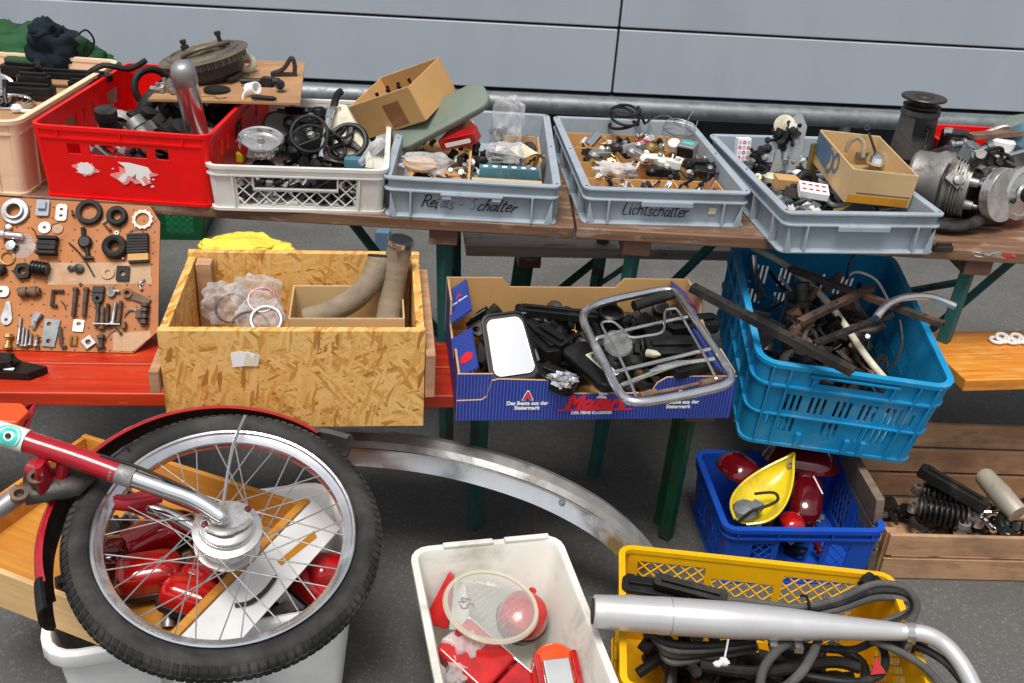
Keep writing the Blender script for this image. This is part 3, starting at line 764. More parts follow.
# --- blue printed banana box
BAM = crate_m(.196, 1.888, .495, .151)
bt = thing('banana_box', 'blue striped cardboard fruit tray with red script lettering on the bench', 'box', BAM)
bw, bdp, bh = .618, .422, .113
def kpanel(name, outline, M, mats=('blue_print', 'cardboard')):
    m = MB(); th = .006
    m.mi = 1; m.prism(outline, -.0, th * .8, M); 
    m.mi = 0; m.prism([(x, y) for x, y in outline], th * .8 + .0002, th * .8 + .0006, M) if True else 0
    return m.build(name, list(mats), bt)
fo = [(-.309, 0), (.309, 0), (.309, .108), (.245, .108), (.20, .108), (.150, .106), (.130, .092), (.118, .066), (-.085, .066), (-.100, .088), (-.112, .1), (-.22, .104), (-.235, .100), (-.245, .06), (-.255, .052), (-.309, .050)]
kpanel('front_panel', fo, T(0, .006, 0) @ FRONT)
kpanel('front_panel', [(-.309, .047), (-.250, .047), (-.238, .056), (-.232, .113), (-.309, .113)], T(0, .0125, 0) @ FRONT)
bo = [(-.309, 0), (.309, 0), (.309, .15), (.17, .15), (.15, .125), (-.12, .125), (-.14, .15), (-.309, .15)]
kpanel('back_panel', bo, T(0, bdp - .006, 0) @ rot(0, 0, 180) @ FRONT)
so_ = [(0.012, 0), (bdp - .012, 0), (bdp - .012, .15), (bdp - .13, .15), (bdp - .14, .09), (.13, .08), (.12, .113), (.012, .113)]
LFT = rot(0, 0, -90) @ FRONT; RGT = rot(0, 0, 90) @ FRONT
kpanel('side_panel', [(-x, y) for x, y in so_][::-1], T(-.309 + .006, 0, 0) @ LFT)
kpanel('side_panel', so_, T(.309 - .006, 0, 0) @ RGT)
# folded corner flaps, printed side up
for sx in (-1, 1):
    m = MB(); m.box((sx * .283, .33, .128), (.058, .165, .005), rot(0, sx * 38, 0)); m.build('corner_flap', 'blue_print', bt)
    m = MB(); m.box((sx * .285, .115, .105), (.054, .18, .005), rot(0, sx * 34, 0)); m.build('corner_flap', 'blue_print', bt)
m = MB(); m.box((0, bdp / 2, .004), (bw - .02, bdp - .02, .006)); m.build('floor', 'cardboard', bt)
m = MB(); m.prism(rrect(.05, .045, .012), 0, .005, T(.298, .215, .108) @ rot(20, 55, 10)); m.build('handle_flap', 'cardboard', bt)
fy = -.0005
text('Mozart', .046, 'red_print', bt, T(-.006, fy, .030) @ FRONT, shear=.35, offset=.0022, sx=.98)
m = MB(); m.box((-.002, fy, .0262), (.168, .0006, .0035)); m.build('underline', 'red_print', bt)
text('DER FEINE KLASSIKER', .0095, 'white_print', bt, T(-.01, fy, .015) @ FRONT, offset=.0004)
m = MB()   # white emblem: a head in profile with a wig
m.prism(circ(.0085, 14), 0, .0006, T(.008, fy, .071) @ FRONT); m.prism([(-.012, -.008), (.012, -.009), (.010, -.003), (-.006, -.001)], .0001, .0007, T(.008, fy, .064) @ FRONT); m.prism([(.004, -.004), (.012, -.006), (.011, .004), (.006, .008)], .0002, .0008, T(.008, fy, .070) @ FRONT)
m.build('emblem', 'white_print', bt)
for x in (-.155, .185):
    text('A', .030, 'white_print', bt, T(x, fy + .0001, .053) @ FRONT, offset=.0022, name='logo'); text('A', .028, 'red_print', bt, T(x, fy - .0007, .0535) @ FRONT, offset=.001, name='logo')
    text('Das Beste aus der', .0125, 'white_print', bt, T(x, fy, .040) @ FRONT, offset=.0005); text('Steiermark', .0125, 'white_print', bt, T(x, fy, .028) @ FRONT, offset=.0005)
m = MB(); m.prism(patch(12, .016, sq=1.3), 0, .0006, T(-.284, .085, .1095) @ rot(0, -34, 0)); m.build('red_mark', 'red_print', bt)
text('A', .022, 'red_print', bt, T(-.283, .345, .1315) @ rot(0, -38, 0), name='logo', offset=.001); text('Das Beste', .011, 'white_print', bt, T(-.283, .322, .1315) @ rot(0, -38, 0), offset=.0004)
for dy in (0, .035): 
    m = MB(); m.prism(patch(15, .011, sq=1.0), 0, .0006, T(.283, .29 + dy, .1315) @ rot(0, 38, 0)); m.build('red_mark', 'red_print', bt)

# --- tall light blue crate, propped up at the back
BBM = T(.805, 2.13, .297) @ Euler((rad(6.6), rad(3.8), rad(-1.3))).to_matrix().to_4x4()
t = thing('blue_crate', 'big sky blue slotted plastic crate full of rusty frame parts', 'crate', BBM)
m = MB(); W = Walls(m, .430, .60, .257, .016, .006, .028); 
def slots(c0, c1, n, v0, v1, wd=.0072): return [(c0 + (c1 - c0) * i / (n - 1) - wd / 2, c0 + (c1 - c0) * i / (n - 1) + wd / 2, v0, v1) for i in range(n)]
fs = [(-.075, .075, .205, .232)]
for c in (-.118, -.06, .0, .06, .118): fs += slots(c - .015, c + .015, 3, .112, .166)
for c in (-.118, -.012, .11): fs += slots(c - .015, c + .015, 3, .045, .093)
fs += slots(.062, .077, 2, .045, .093) + slots(-.165, -.157, 2, .06, .095)[:1] + slots(.165, .175, 2, .115, .155)[:1]
W.panel('F', fs)
ss = [(.25, .36, .205, .235)]
for c in (.09, .17, .25, .33, .41, .49): ss += slots(c - .02, c + .02, 4, .11, .165); ss += slots(c - .02, c + .02, 4, .045, .09)
W.panel('L', ss); W.panel('R', ss[1:])
bs = []
for c in (-.12, -.04, .04, .12): bs += slots(c - .02, c + .02, 4, .11, .17); bs += slots(c - .02, c + .02, 4, .045, .09)
W.panel('B', bs); W.corners(); W.floor(); W.rim(.010, .247, .257, .007); W.rim(.010, .190, .196, .005); W.rim(.005, .0, .008, .006); W.rim(.008, .100, .104, .004)
for u in (-.185, -.145, .145, .185): W.bar('F', u, .006, .25, .004, .010)
for u in (-.08, .04, .08): W.bar('F', u, .008, .05, .012, .012)
W.hbar('F', -.10, .10, .236, .005, .012); W.bar('F', -.09, .196, .24, .004, .011); W.bar('F', .09, .196, .24, .004, .011)
for u in (.06, .13, .21, .29, .37, .45, .53):
    W.bar('L', u, .006, .25, .004, .010); W.bar('R', u, .006, .25, .004, .010)
m.build('body', 'sky_blue_plastic', t, bevel=.0012)

# --- small royal blue crate on the ground
BSM = crate_m(.744, 1.969, .0, .096)
t = thing('blue_crate', 'small royal blue lattice crate on the ground with a yellow fairing in it', 'crate', BSM)
m = MB(); W = Walls(m, .372, .30, .18, .010, .005, .016)
fl = [(-.12, -.07, .06, .13), (-.055, .055, .05, .138), (.07, .12, .06, .13), (-.12, -.07, .015, .05), (.07, .12, .015, .05)]
W.panel('F', fl); W.lattice('F', *fl[0], .026, .002); W.lattice('F', *fl[2], .026, .002); W.lattice('F', *fl[3], .026, .002); W.lattice('F', *fl[4], .026, .002)
sl_ = [(.04, .13, .03, .14), (.165, .26, .03, .14)]
W.panel('L', sl_); W.panel('R', sl_); W.panel('B', [])
for k in sl_: W.lattice('L', *k, .020, .0019, slant=.25); W.lattice('R', *k, .020, .0019, slant=.25)
for v in (.05, .075, .10, .12):
    for wn in 'LR': W.hbar(wn, .035, .265, v, .003, .0)
W.corners(); W.floor(); W.rim(.010, .170, .18, .006); W.rim(.008, .148, .153, .004); W.rim(.004, 0, .006, .004)
for u in (-.16, -.065, .065, .16): W.bar('F', u, .15, .172, .004, .009)
m.build('body', 'royal_blue_plastic', t, bevel=.001)

# --- yellow crate in the foreground
a, b = at(620, 543, .262), at(891, 572, .262); dd = (b - a).normalized()
YL, YD, YH = (b - a).length, .40, .262
yo = (a + b) / 2 - V((-dd.y, dd.x, 0)) * YD
YEM = crate_m(yo.x, yo.y, 0, math.atan2(dd.y, dd.x))
t = thing('yellow_crate', 'yellow lattice plastic crate holding the silver exhaust and rubber strips', 'crate', YEM)
m = MB(); W = Walls(m, YL - .026, YD - .02, YH, .010, .006, .016)
bl = [(-.245, -.10, .155, .232), (-.085, .05, .140, .205), (.065, .225, .135, .232), (-.24, .22, .04, .105)]
W.panel('B', bl); W.panel('F', bl)
for k in bl: W.lattice('B', *k, .029, .0022, o=-.003); W.lattice('F', *k, .029, .0022, o=-.003)
sl_ = [(.06, .32, .04, .12), (.06, .32, .14, .19)]
W.panel('L', sl_); W.panel('R', sl_)
for k in sl_: W.lattice('L', *k, .024, .0024, o=-.003); W.lattice('R', *k, .024, .0024, o=-.003)
W.hbar('B', -.085, .05, .222, .016, .002)
W.corners(); W.floor(); W.rim(.006, .252, YH, .008); W.rim(.004, .2435, .2465, .004); W.rim(.004, 0, .006, .004)
m.build('body', 'yellow_plastic', t, bevel=.0012)

# --- white open box in the foreground
p4 = [at(412, 550, .265), at(562, 534, .265), at(608, 690, .265), at(430, 690, .265)]
dd = (p4[1] - p4[0]).normalized(); ww = (p4[1] - p4[0]).length - .024; wo = (p4[0] + p4[1]) / 2 - V((-dd.y, dd.x, 0)) * .46
WBM = crate_m(wo.x - .015, wo.y, 0, math.atan2(dd.y, dd.x) - .02)
t = thing('white_box', 'grubby white open plastic box of red tail lights on the ground', 'box', WBM)
m = MB(); rloft(m, ww, .45, .03, [(-.04, 0), (-.038, .004), (-.004, .225), (.003, .232), (.004, .240), (.006, .25), (.013, .252), (.013, .265), (-.002, .265), (-.006, .255), (-.040, .012)], cap1=True)
m.box((-.04, .453, .268), (.11, .014, .008)); m.box((.09, .453, .268), (.10, .014, .008))
m.build('body', 'old_white_plastic', t, bevel=.002, bseg=2)

# --- wooden crate at lower right
a, b = V((.975, 2.022, 0)), V((1.365, 2.050, 0)); dd = (b - a).normalized()
WCM = framem(a, b, 0)
t = thing('wooden_crate', 'old slatted wooden fruit crate with shock absorbers on the ground', 'crate', WCM)
def slat(name, c, d, R=None):
    m = MB(); m.box(c, d, R); m.build(name, 'crate_wood', t, bevel=.002)
for z in (.034, .108): slat('front_slat', (.30, -.006, z), (.60, .012, .064))
for z in (.04, .125, .21): slat('back_slat', (.30, .346, z), (.60, .012, .075))
for y in (.06, .165, .275):
    slat('floor_slat', (.30, y, .010), (.60, .08, .010))
for x in (.010, .59):
    for y, hh in ((.012, .14), (.328, .25)): slat('corner_post', (x, y, hh / 2), (.03, .022, hh))
for z in (.05, .135): slat('end_slat', (.612, .17, z), (.012, .335, .072))
for z in (.045, .128, .208):
    m = MB(); m.box((-.020 - z * .12, .165, z), (.022, .345, .074), rot(0, -7, 0)); m.build('end_slat', 'old_wood', t, bevel=.002)

# --- white tub under the wheel
a, b = at(38, 655, .28), at(366, 600, .28); dd = (b - a).normalized(); tw = (b - a).length - .03
to_ = (a + b) / 2
TUM = T(to_.x, to_.y, 0) @ Matrix.Rotation(math.atan2(dd.y, dd.x), 4, 'Z')
t = thing('white_tub', 'smooth white plastic tub on the ground under the motorcycle wheel', 'tub', TUM)
m = MB(); rloft(m, tw, .40, .05, [(-.035, 0), (-.03, .004), (-.006, .235), (.010, .24), (.016, .25), (.016, .275), (.008, .282), (-.002, .278), (-.008, .265), (-.036, .012)], cap1=True)
for x in (-.1, .08): m.box((x, .004, .14), (.006, .02, .2))
m.build('body', 'tub_plastic', t, bevel=.002, bseg=2)

# --- wooden drawer on the tub
ZD = .375
fr, br_, fl_ = at(176, 640, ZD), at(327, 510, ZD), at(0, 573, ZD)
dx = (fr - fl_).normalized(); dl = .58; ddp = (br_ - fr).dot(V((-dx.y, dx.x, 0)))
do = fr - dx * dl
DRM = Matrix(((dx.x, -dx.y, 0, do.x), (dx.y, dx.x, 0, do.y), (0, 0, 1, ZD - .092), (0, 0, 0, 1)))
t = thing('wooden_box', 'light wooden drawer with white front full of red lamp glasses under the wheel', 'drawer', DRM)
def dpart(name, c, d, mt):
    m = MB(); m.box(c, d); m.build(name, mt, t, bevel=.0015)
dpart('side_panel', (dl / 2 - .010, .006, .046), (dl - .020, .012, .092), 'light_wood'); dpart('side_panel', (dl / 2 - .010, ddp - .006, .046), (dl - .020, .012, .092), 'orange_wood')
dpart('end_panel', (.006, ddp / 2, .045), (.012, ddp - .026, .09), 'orange_wood'); dpart('floor', (dl / 2 - .005, ddp / 2, .006), (dl - .03, ddp - .026, .006), 'orange_wood')
DRD = thing_drawer = t
m = MB(); m.box((dl - .010, ddp / 2 + .0, .0475), (.018, ddp + .02, .097)); m.build('front_core', 'orange_wood', t, bevel=.001)
m = MB(); m.box((dl + .0095, ddp / 2, .040), (.02, ddp + .05, .20), rot(0, -32, 0)) if False else m.add([(dl, -.02, .092), (dl, ddp + .02, .092), (dl + .072, ddp + .01, .046), (dl + .072, -.02, .046), (dl, -.02, .0), (dl, ddp + .02, .0), (dl + .02, ddp + .01, -.0), (dl + .02, -.02, -.0)], [(0, 1, 2, 3), (4, 7, 6, 5), (0, 3, 7, 4), (1, 5, 6, 2), (3, 2, 6, 7), (0, 4, 5, 1)])
m.build('white_front', 'tub_plastic', t, bevel=.002)
m = MB(); m.tube(sm([(dl + .030, ddp * .30, .0755), (dl + .045, ddp * .36, .068), (dl + .050, ddp * .46, .065), (dl + .046, ddp * .56, .0665)], 4), [.0045] * 12 + [.0015], 8, flat=(1, 1)); m.build('handle', 'dark_metal', t)
m = MB(); m.add([(dl + .030, ddp * .62, .0736), (dl + .040, ddp * .62, .0672), (dl + .052, ddp * .88, .0596), (dl + .040, ddp * .90, .0672)], [(0, 1, 2, 3)]); m.build('tape_stripe', 'orange_tape', t)

# --- far crate and bag on the ground behind
q = at(180, 246, .0); m = MB(); W = Walls(m, .34, .26, .16, .008, .005, .016)
hs_ = [(-.13, -.02, .03, .12), (.02, .13, .03, .12)]
W.panel('F', hs_); W.panel('B', []); W.panel('L', []); W.panel('R', [])
for k in hs_: W.lattice('F', *k, .03, .002)
W.corners(); W.floor(); W.rim(.006, .15, .16, .006)
t = thing('green_crate', 'small dark green lattice crate on the ground behind the left table', 'crate', crate_m(q.x - .09, q.y + .05, 0, .15))
m.build('body', 'green_plastic', t)
q = at(247, 250, .0); m = MB(T(q) @ Matrix.Diagonal((.8, .8, .62, 1))); m.blob((0, 0, .04), (.17, .13, .045), .2, 1.6, 4, nu=60, nv=40); m.blob((-.13, -.02, .03), (.11, .08, .045), .3, 2, 6, nu=40, nv=24); m.blob((.14, 0, .02), (.1, .08, .04), .3, 2.4, 9, nu=40, nv=24)
for i_, v_ in enumerate(m.v): m.v[i_] = v_ + V((0, 0, 1)) * (.010 * noise.noise(v_ * 18) + .002 * noise.noise(v_ * 50))
solo(m, 'plastic_bag', 'yellow_bag', 'crumpled yellow plastic bag on the ground behind the table', 'bag', sharp=180)
q = at(383, 246, .06); m = MB(T(q)); m.box((0, 0, .02), (.06, .05, .10)); solo(m, 'canister', 'print_blue', 'small pale blue box on the ground behind the chipboard box', 'box', bevel=.006)
# ------------------------------------------------------------------ loose motor parts
def junk(kind, rn, s):
    m = MB()
    if kind == 'bush':
        r = s * .35
        m.lathe([(.0001, 0), (r, 0), (r, s * .3), (r * .72, s * .32), (r * .72, s * .7), (r * .9, s * .72), (r * .9, s), (r * .4, s), (.0001, s * .98)], 16)
        m.box((r, 0, s * .5), (r * .7, r * .5, s * .3))
    elif kind == 'bracket':
        o = rrect(s * 1.3, s * .6, s * .15, 3)
        m.prism([o, circ(s * .12, 10, -s * .4), circ(s * .12, 10, s * .4)], 0, s * .07)
        m.box((s * .1, -s * .3, s * .22), (s * .7, s * .07, s * .42))
    elif kind == 'gear':
        n = 14; o = []
        for i in range(n):
            for k, rr in ((0, .5), (.3, .6), (.6, .6), (.85, .5)): o.append((s * rr * cos(2 * PI * (i + k) / n), s * rr * sin(2 * PI * (i + k) / n)))
        m.prism([o, circ(s * .18, 12)], 0, s * .16); m.lathe([(s * .2, s * .161), (s * .3, s * .161), (s * .3, s * .4), (s * .2, s * .4)], 14, closed=True)
    elif kind == 'lever':
        m.tube(sm([(-s * .8, 0, s * .15), (-s * .2, s * .1, s * .2), (s * .5, 0, s * .15), (s * .9, -s * .2, s * .3)], 4), [s * (.10 + .006 * i) for i in range(13)], 8)
        m.lathe([(.0001, 0), (s * .26, 0), (s * .26, s * .34), (s * .1, s * .36), (.0001, s * .36)], 14, T(-s * .8, 0, 0))
    elif kind == 'hose':
        m.tube(sm([(-s, -s * .2, .01), (-s * .3, s * .45, s * .3), (s * .4, s * .2, s * .25), (s, -s * .4, .01)], 5), s * .16, 10)
    else:
        m.box((0, 0, s * .3), (s * 1.1, s * .8, s * .6)); m.lathe([(.0001, 0), (s * .3, 0), (s * .3, s * .25), (s * .12, s * .3), (.0001, s * .3)], 14, T(s * .15, 0, s * .601))
        m.cyl((s * .5, 0, s * .3), (s * .95, 0, s * .34), s * .14, 10)
    return m
JN = {'bush': 'bush', 'bracket': 'bracket', 'gear': 'gear_wheel', 'lever': 'lever', 'hose': 'hose', 'block': 'housing'}
JC = {'bush': 'bush', 'bracket': 'bracket', 'gear': 'gear', 'lever': 'lever', 'hose': 'hose', 'block': 'motor part'}
def heap(M, x0, x1, y0, y1, z0, z1, n, seed, where, kinds=('bush', 'bracket', 'lever', 'block', 'hose', 'gear'), mats=('black_plastic', 'black_rubber', 'dark_metal', 'grey_metal'), s0=.025, s1=.05, tilt=50):
    rn = random.Random(seed)
    look = {'black_plastic': 'black plastic', 'black_rubber': 'black rubber', 'dark_metal': 'dark oily metal', 'grey_metal': 'dull grey metal', 'rusty_steel': 'rusty steel', 'zinc': 'bright zinc plated', 'chrome': 'shiny chromed', 'cast_aluminium': 'cast aluminium', 'rust_brown': 'brown rusted', 'white_plastic': 'white plastic', 'red_lens': 'red glass', 'bright_red_lens': 'bright red glass', 'dark_red_lens': 'dark red glass', 'brass': 'brass'}
    nm = {'bush': 'stepped bush', 'bracket': 'drilled bracket', 'gear': 'toothed wheel', 'lever': 'lever with hub', 'hose': 'short bent hose', 'block': 'small housing'}
    for i in range(n):
        k = kinds[i % len(kinds)]; mt = rn.choice(mats); s = rn.uniform(s0, s1)
        e_ = s * .62; p = M @ V((rn.uniform(min(x0 + e_, (x0 + x1) / 2), max(x1 - e_, (x0 + x1) / 2)), rn.uniform(min(y0 + e_, (y0 + y1) / 2), max(y1 - e_, (y0 + y1) / 2)), rn.uniform(z0, z1)))
        o = junk(k, rn, s).build(JN[k], mt, bevel=.0012 if k in ('block', 'bracket') else 0)
        o.matrix_world = T(p) @ rot(rn.uniform(-tilt, tilt), rn.uniform(-tilt, tilt), rn.uniform(0, 360))
        tag(o, f'{look[mt]} {nm[k]} lying in the heap inside {where}', JC[k], f'{look[mt]} {nm[k]}s inside {where}')
def bag(px, py, z, d, seed, label, mt='clear_bag', R=None, amp=.45, box=.5):
    m = MB(); m.blob((0, 0, 0), d, amp * .45, 1.8, seed, nu=56, nv=38, box=max(box, .45))
    a1 = V((.8, .5, .3)); a2 = V((-.4, .7, .6))
    for i, v in enumerate(m.v):
        w1 = abs(sin(v.dot(a1) * 75 + 5 * noise.noise(v * 14 + V((seed, 0, 0))))); w2 = abs(sin(v.dot(a2) * 60 + 5 * noise.noise(v * 12 + V((0, seed, 0)))))
        m.v[i] = v * (1 - .13 * w1 * w1 - .10 * w2)
    for i, v in enumerate(m.v):
        m.v[i] = v + V((noise.noise(v * 24 + V((seed, 0, 0))), noise.noise(v * 24 + V((0, seed, 9))), noise.noise(v * 45 + V((5, 0, seed))))) * (min(d) * .03)
    return solo(m, 'plastic_bag', mt, label, 'bag', T(at(px, py, z)) @ (R or Matrix()), sharp=70)
def carton(name, label, M, w, d, h, mt='cardboard', th=.004, edge='carton_edge', lips=0, par=None):
    """open box; origin front middle of the base"""
    t = par or thing(name, label, 'cardboard box', M)
    for nm, c, dd in (('front_panel', (0, th / 2, h / 2), (w, th, h)), ('back_panel', (0, d - th / 2, h / 2), (w, th, h)), ('side_panel', (-w / 2 + th / 2, d / 2, h / 2 - .0005), (th, d - 2 * th - .001, h)), ('side_panel', (w / 2 - th / 2, d / 2, h / 2 - .0005), (th, d - 2 * th - .001, h)), ('floor', (0, d / 2, th / 2 + .001), (w - 2 * th - .001, d - 2 * th - .001, th))):
        m = MB(); m.box(c, dd); m.build(nm, mt, t, bevel=.0008)
    for y in (th / 2, d - th / 2):
        m = MB(); m.box((0, y, h + .0006), (w - .001, th * .7, .001)); m.build('raw_edge', edge, t)
    return t
def coil(p, r, wr, turns, seed, label, mt='black_rubber', name='cable_coil', cat='cable', tail=True, R=None, group=None):
    rn = random.Random(seed); pts = []
    n = int(turns * 14)
    for i in range(n):
        a = 2 * PI * i / 14; k = r * (1 + .12 * noise.noise(V((i * .11, seed, 0))))
        pts.append((k * cos(a) * (1 + .1 * noise.noise(V((seed, i * .05, 3)))), k * sin(a), wr + .022 * r / .03 * (.5 + noise.noise(V((i * .09, 0, seed)))) + i * wr * .25))
    if tail: pts += [(r * 1.5, r * .2, r * .5), (r * 1.9, r * .6, r * .9)]
    m = MB(); m.tube(sm(pts, 2), wr, 6)
    return solo(m, name, mt, label, cat, T(p) @ (R or Matrix()), group)
def switch(px, py, z, rz, label, s=1.0, body='black_plastic', cap='grey_metal', tilt=(0, 0), group=None, cable=True):
    t = thing('handlebar_switch', label, 'switch', T(at(px, py, z)) @ rot(tilt[0], tilt[1], rz), group)
    m = MB(); m.box((0, 0, .010 * s), (.040 * s, .022 * s, .020 * s)); m.lathe([(.0001, 0), (.014 * s, 0), (.016 * s, .012 * s), (.010 * s, .02 * s), (.0001, .02 * s)], 16, T(-.024 * s, 0, 0)); m.build('housing', body, t, bevel=.002 * s, bseg=2)
    m = MB(); m.lathe([(.0001, 0), (.006 * s, 0), (.0065 * s, .007 * s), (.004 * s, .009 * s), (.0001, .009 * s)], 12, T(.008 * s, 0, .0205 * s)); m.build('button', cap, t)
    if cable:
        m = MB(); m.tube(sm([(.02 * s, 0, .01 * s), (.04 * s, .006 * s, .014 * s), (.055 * s, -.012 * s, .004 * s), (.075 * s, .0, .002 * s)], 4), .0026 * s, 6); m.build('cable', 'black_rubber', t)
    return t
def bolt_mb(L, r, head=1.9, nut=False):
    m = MB(); m.lathe([(.0001, 0), (r * head, 0), (r * head, r * 1.3), (r, r * 1.3), (r, L * .55), (r * .86, L * .56)] + [(r * (.86 if i % 2 else 1.0), L * .56 + (L * .42) * i / 14) for i in range(15)] + [(.0001, L)], 10)
    if nut: m.lathe([(r * 1.02, 0), (r * 1.8, 0), (r * 1.8, r * 1.4), (r * 1.02, r * 1.4)], 6, T(0, 0, L * .8), closed=True)
    return m

# ================= peach crate contents
pm = MB(PEM); pm.prism(rrect(.36, .56, .02), .135, .140, T(0, .30, 0)); solo(pm, 'board', 'hardboard', 'brown hardboard sheet lying inside the peach crate', 'board')
def strip(px, py, z, L, w, h, rz, label, mt='black_plastic', name='trim_strip', cat='trim', tilt=(0, 0)):
    m = MB(); m.prism(rrect(L, w, w * .3, 3), 0, h); m.box((0, 0, h + .004), (L * .8, w * .3, .008)); m.box((-L * .38, w * .3, h * .6), (L * .12, w * .5, h * .9))
    return solo(m, name, mt, label, cat, T(at(px, py, z)) @ rot(tilt[0], tilt[1], rz), bevel=.002)
strip(30, 94, .935, .13, .045, .022, 4, 'flat black plastic cover nearest the front in the peach crate')
strip(35, 86, .95, .085, .03, .028, 2, 'short black plastic block in the middle of the peach crate', name='cover', cat='cover')
strip(72, 79, .945, .22, .03, .018, 4, 'long black ribbed strip along the back of the peach crate')
strip(22, 76, .955, .10, .05, .03, -4, 'black winged plastic bracket at the back left of the peach crate', name='bracket', cat='bracket')
strip(84, 86, .94, .08, .02, .012, 6, 'small black bar near the right rim of the peach crate', name='bar', cat='bar')
m = MB(); m.tube(sm([V((0, 0, 0)), V((.05, .01, .03)), V((.11, .03, .02)), V((.15, .06, .04))], 4), .008, 8); solo(m, 'hose', 'black_rubber', 'black rubber hose reaching the far right corner of the peach crate', 'hose', T(at(85, 76, .955)))
m = MB(); m.ring(.055, .004, 36, 8, rot(0, 0, 0) @ Matrix.Diagonal((1.1, .8, 1, 1))); 
for i in range(7): 
    x = -.045 + .015 * i; hh = .040 * (1 - (x / .058) ** 2) ** .5; m.tube([(x, -hh, 0), (x, hh, 0)], .0016, 5)
solo(m, 'headlamp_grille', 'chrome', 'oval chromed wire grille at the front left of the peach crate', 'grille', T(at(8, 102, .93)) @ rot(8, 0, 4))
m = MB(); m.ring(.04, .006, 32, 8); m.lathe([(.0001, -.004), (.036, -.004), (.036, 0), (.0001, .002)], 24); solo(m, 'lamp_ring', 'chrome', 'round chrome lamp ring at the left edge of the photo in the peach crate', 'ring', T(at(-2, 86, .955)) @ rot(20, 30, 0))
m = MB(); m.lathe([(.0001, 0), (.012, 0), (.014, .008), (.008, .016), (.0001, .018)], 14); solo(m, 'bulb', 'white_print', 'small white bulb near the front rim of the peach crate', 'bulb', T(at(17, 111, .925)))
m = MB(); m.prism(rrect(.045, .012, .005), 0, .005); solo(m, 'wing_clip', 'white_print', 'flat white plastic clip near the front rim of the peach crate', 'clip', T(at(30, 112, .925)) @ rot(0, 0, 3))
heap(PEM, -.15, .15, .18, .52, .145, .17, 8, 31, 'the peach crate', ('bracket', 'lever', 'bush', 'hose'), ('black_plastic', 'black_rubber', 'dark_metal'))

# ================= red crate contents
heap(RED, -.165, .17, .04, .55, .02, .11, 80, 5, 'the red crate', mats=('dark_metal', 'cast_aluminium', 'black_rubber', 'grey_metal'), s0=.045, s1=.085)
m = MB(); m.tube(sm([(0, 0, 0), (.05, .02, .03), (.09, .07, .03)], 5), [.022] * 11, 14); m.ring(.024, .004, 24, 6, axis_m((.085, .064, .03), (.04, .05, 0))); solo(m, 'rubber_sleeve', 'black_rubber', 'ribbed dark rubber sleeve leaning in the red crate', 'sleeve', T(at(140, 118, .885)) @ rot(0, -25, 10))
m = MB(); m.lathe([(.045, 0), (.05, .0), (.05, .05), (.045, .052), (.03, .056), (.03, .01)], 28, closed=True); solo(m, 'cylinder_sleeve', 'cast_aluminium', 'ribbed alloy drum near the front of the red crate', 'drum', T(at(120, 132, .865)) @ rot(65, 0, 20))
m = MB(); m.ring(.05, .010, 32, 10); solo(m, 'rubber_ring', 'black_rubber', 'thick black rubber ring against the inner side of the red crate', 'ring', T(at(153, 88, .93)) @ rot(70, 0, 40))
# chromed exhaust cowl standing in the front right corner
q0 = at(196, 127, .93); q1 = at(181, 62, 1.10)
t = thing('exhaust_cowl', 'upright chrome tube with domed top standing in the red crate', 'exhaust tip', T(q0))
m = MB(T(-q0)); dv = q1 - q0
m.tube([q0 - dv * .3, q0, q0 + dv * .5, q0 + dv * .86], [.0285, .0285, .028, .028], 24); m.build('tube', 'worn_chrome', t)
m = MB(T(-q0)); ctr = q0 + dv * .87; mm = axis_m(ctr, dv); m.lathe([(.0282, -.032), (.0296, -.030), (.0298, -.006), (.028, .008), (.022, .017), (.013, .022), (.0001, .0235)], 24, mm); m.build('dome', 'zinc', t)
# --- hardboard tray lying across the red crate
a, b, c_, d_ = at(148, 99, .965), at(300, 103, .985), at(305, 62, .985), at(187, 58, .965)
t = thing('hardboard_tray', 'brown hardboard sheet lying across the back of the red crate', 'board', T((a + c_) / 2)); om = T(-((a + c_) / 2))
m = MB(om); z_ = V((0, 0, .006)); m.add([a, b, c_, d_, a - z_, b - z_, c_ - z_, d_ - z_], [(0, 1, 2, 3), (7, 6, 5, 4), (0, 4, 5, 1), (1, 5, 6, 2), (2, 6, 7, 3), (3, 7, 4, 0)]); m.build('sheet', 'hardboard', t)
m = MB(om); e = c_ - d_; u = (b - c_)
m.tube(sm([c_ - e * .42 + u * .55, c_ - e * .38 + u * .14, c_ - e * .05 + u * .12], 5), .0035, 6); m.build('moulding', 'hardboard', t)
TR = lambda px, py: hit(px, py, (a + c_) / 2 + V((0, 0, .001)), (b - a).cross(d_ - a).normalized())
# brake plate with toothed ring on it
c0 = TR(205, 77) + V((0, 0, .062)); BP = T(c0) @ rot(3, -13, 0)
t = thing('brake_plate', 'big round grimy brake plate with toothed rim on the hardboard sheet', 'brake plate', BP)
m = MB(); o = []
for i in range(72): rr = .106 if i % 2 else .112; o += [(rr * cos(2 * PI * i / 72), rr * sin(2 * PI * i / 72)), (rr * cos(2 * PI * (i + .6) / 72), rr * sin(2 * PI * (i + .6) / 72))]
m.prism(o, -.022, -.005); m.lathe([(.0001, -.004), (.120, -.004), (.122, -.001), (.117, .002), (.098, .003), (.094, .010), (.088, .012), (.084, .007), (.05, .009), (.044, .018), (.022, .020), (.0001, .02)], 48); m.build('plate', 'brake_metal', t)
m = MB(); m.lathe([(.0001, -.06), (.09, -.06), (.098, -.05), (.098, -.0225), (.0001, -.0225)], 40); m.build('drum', 'dark_metal', t)
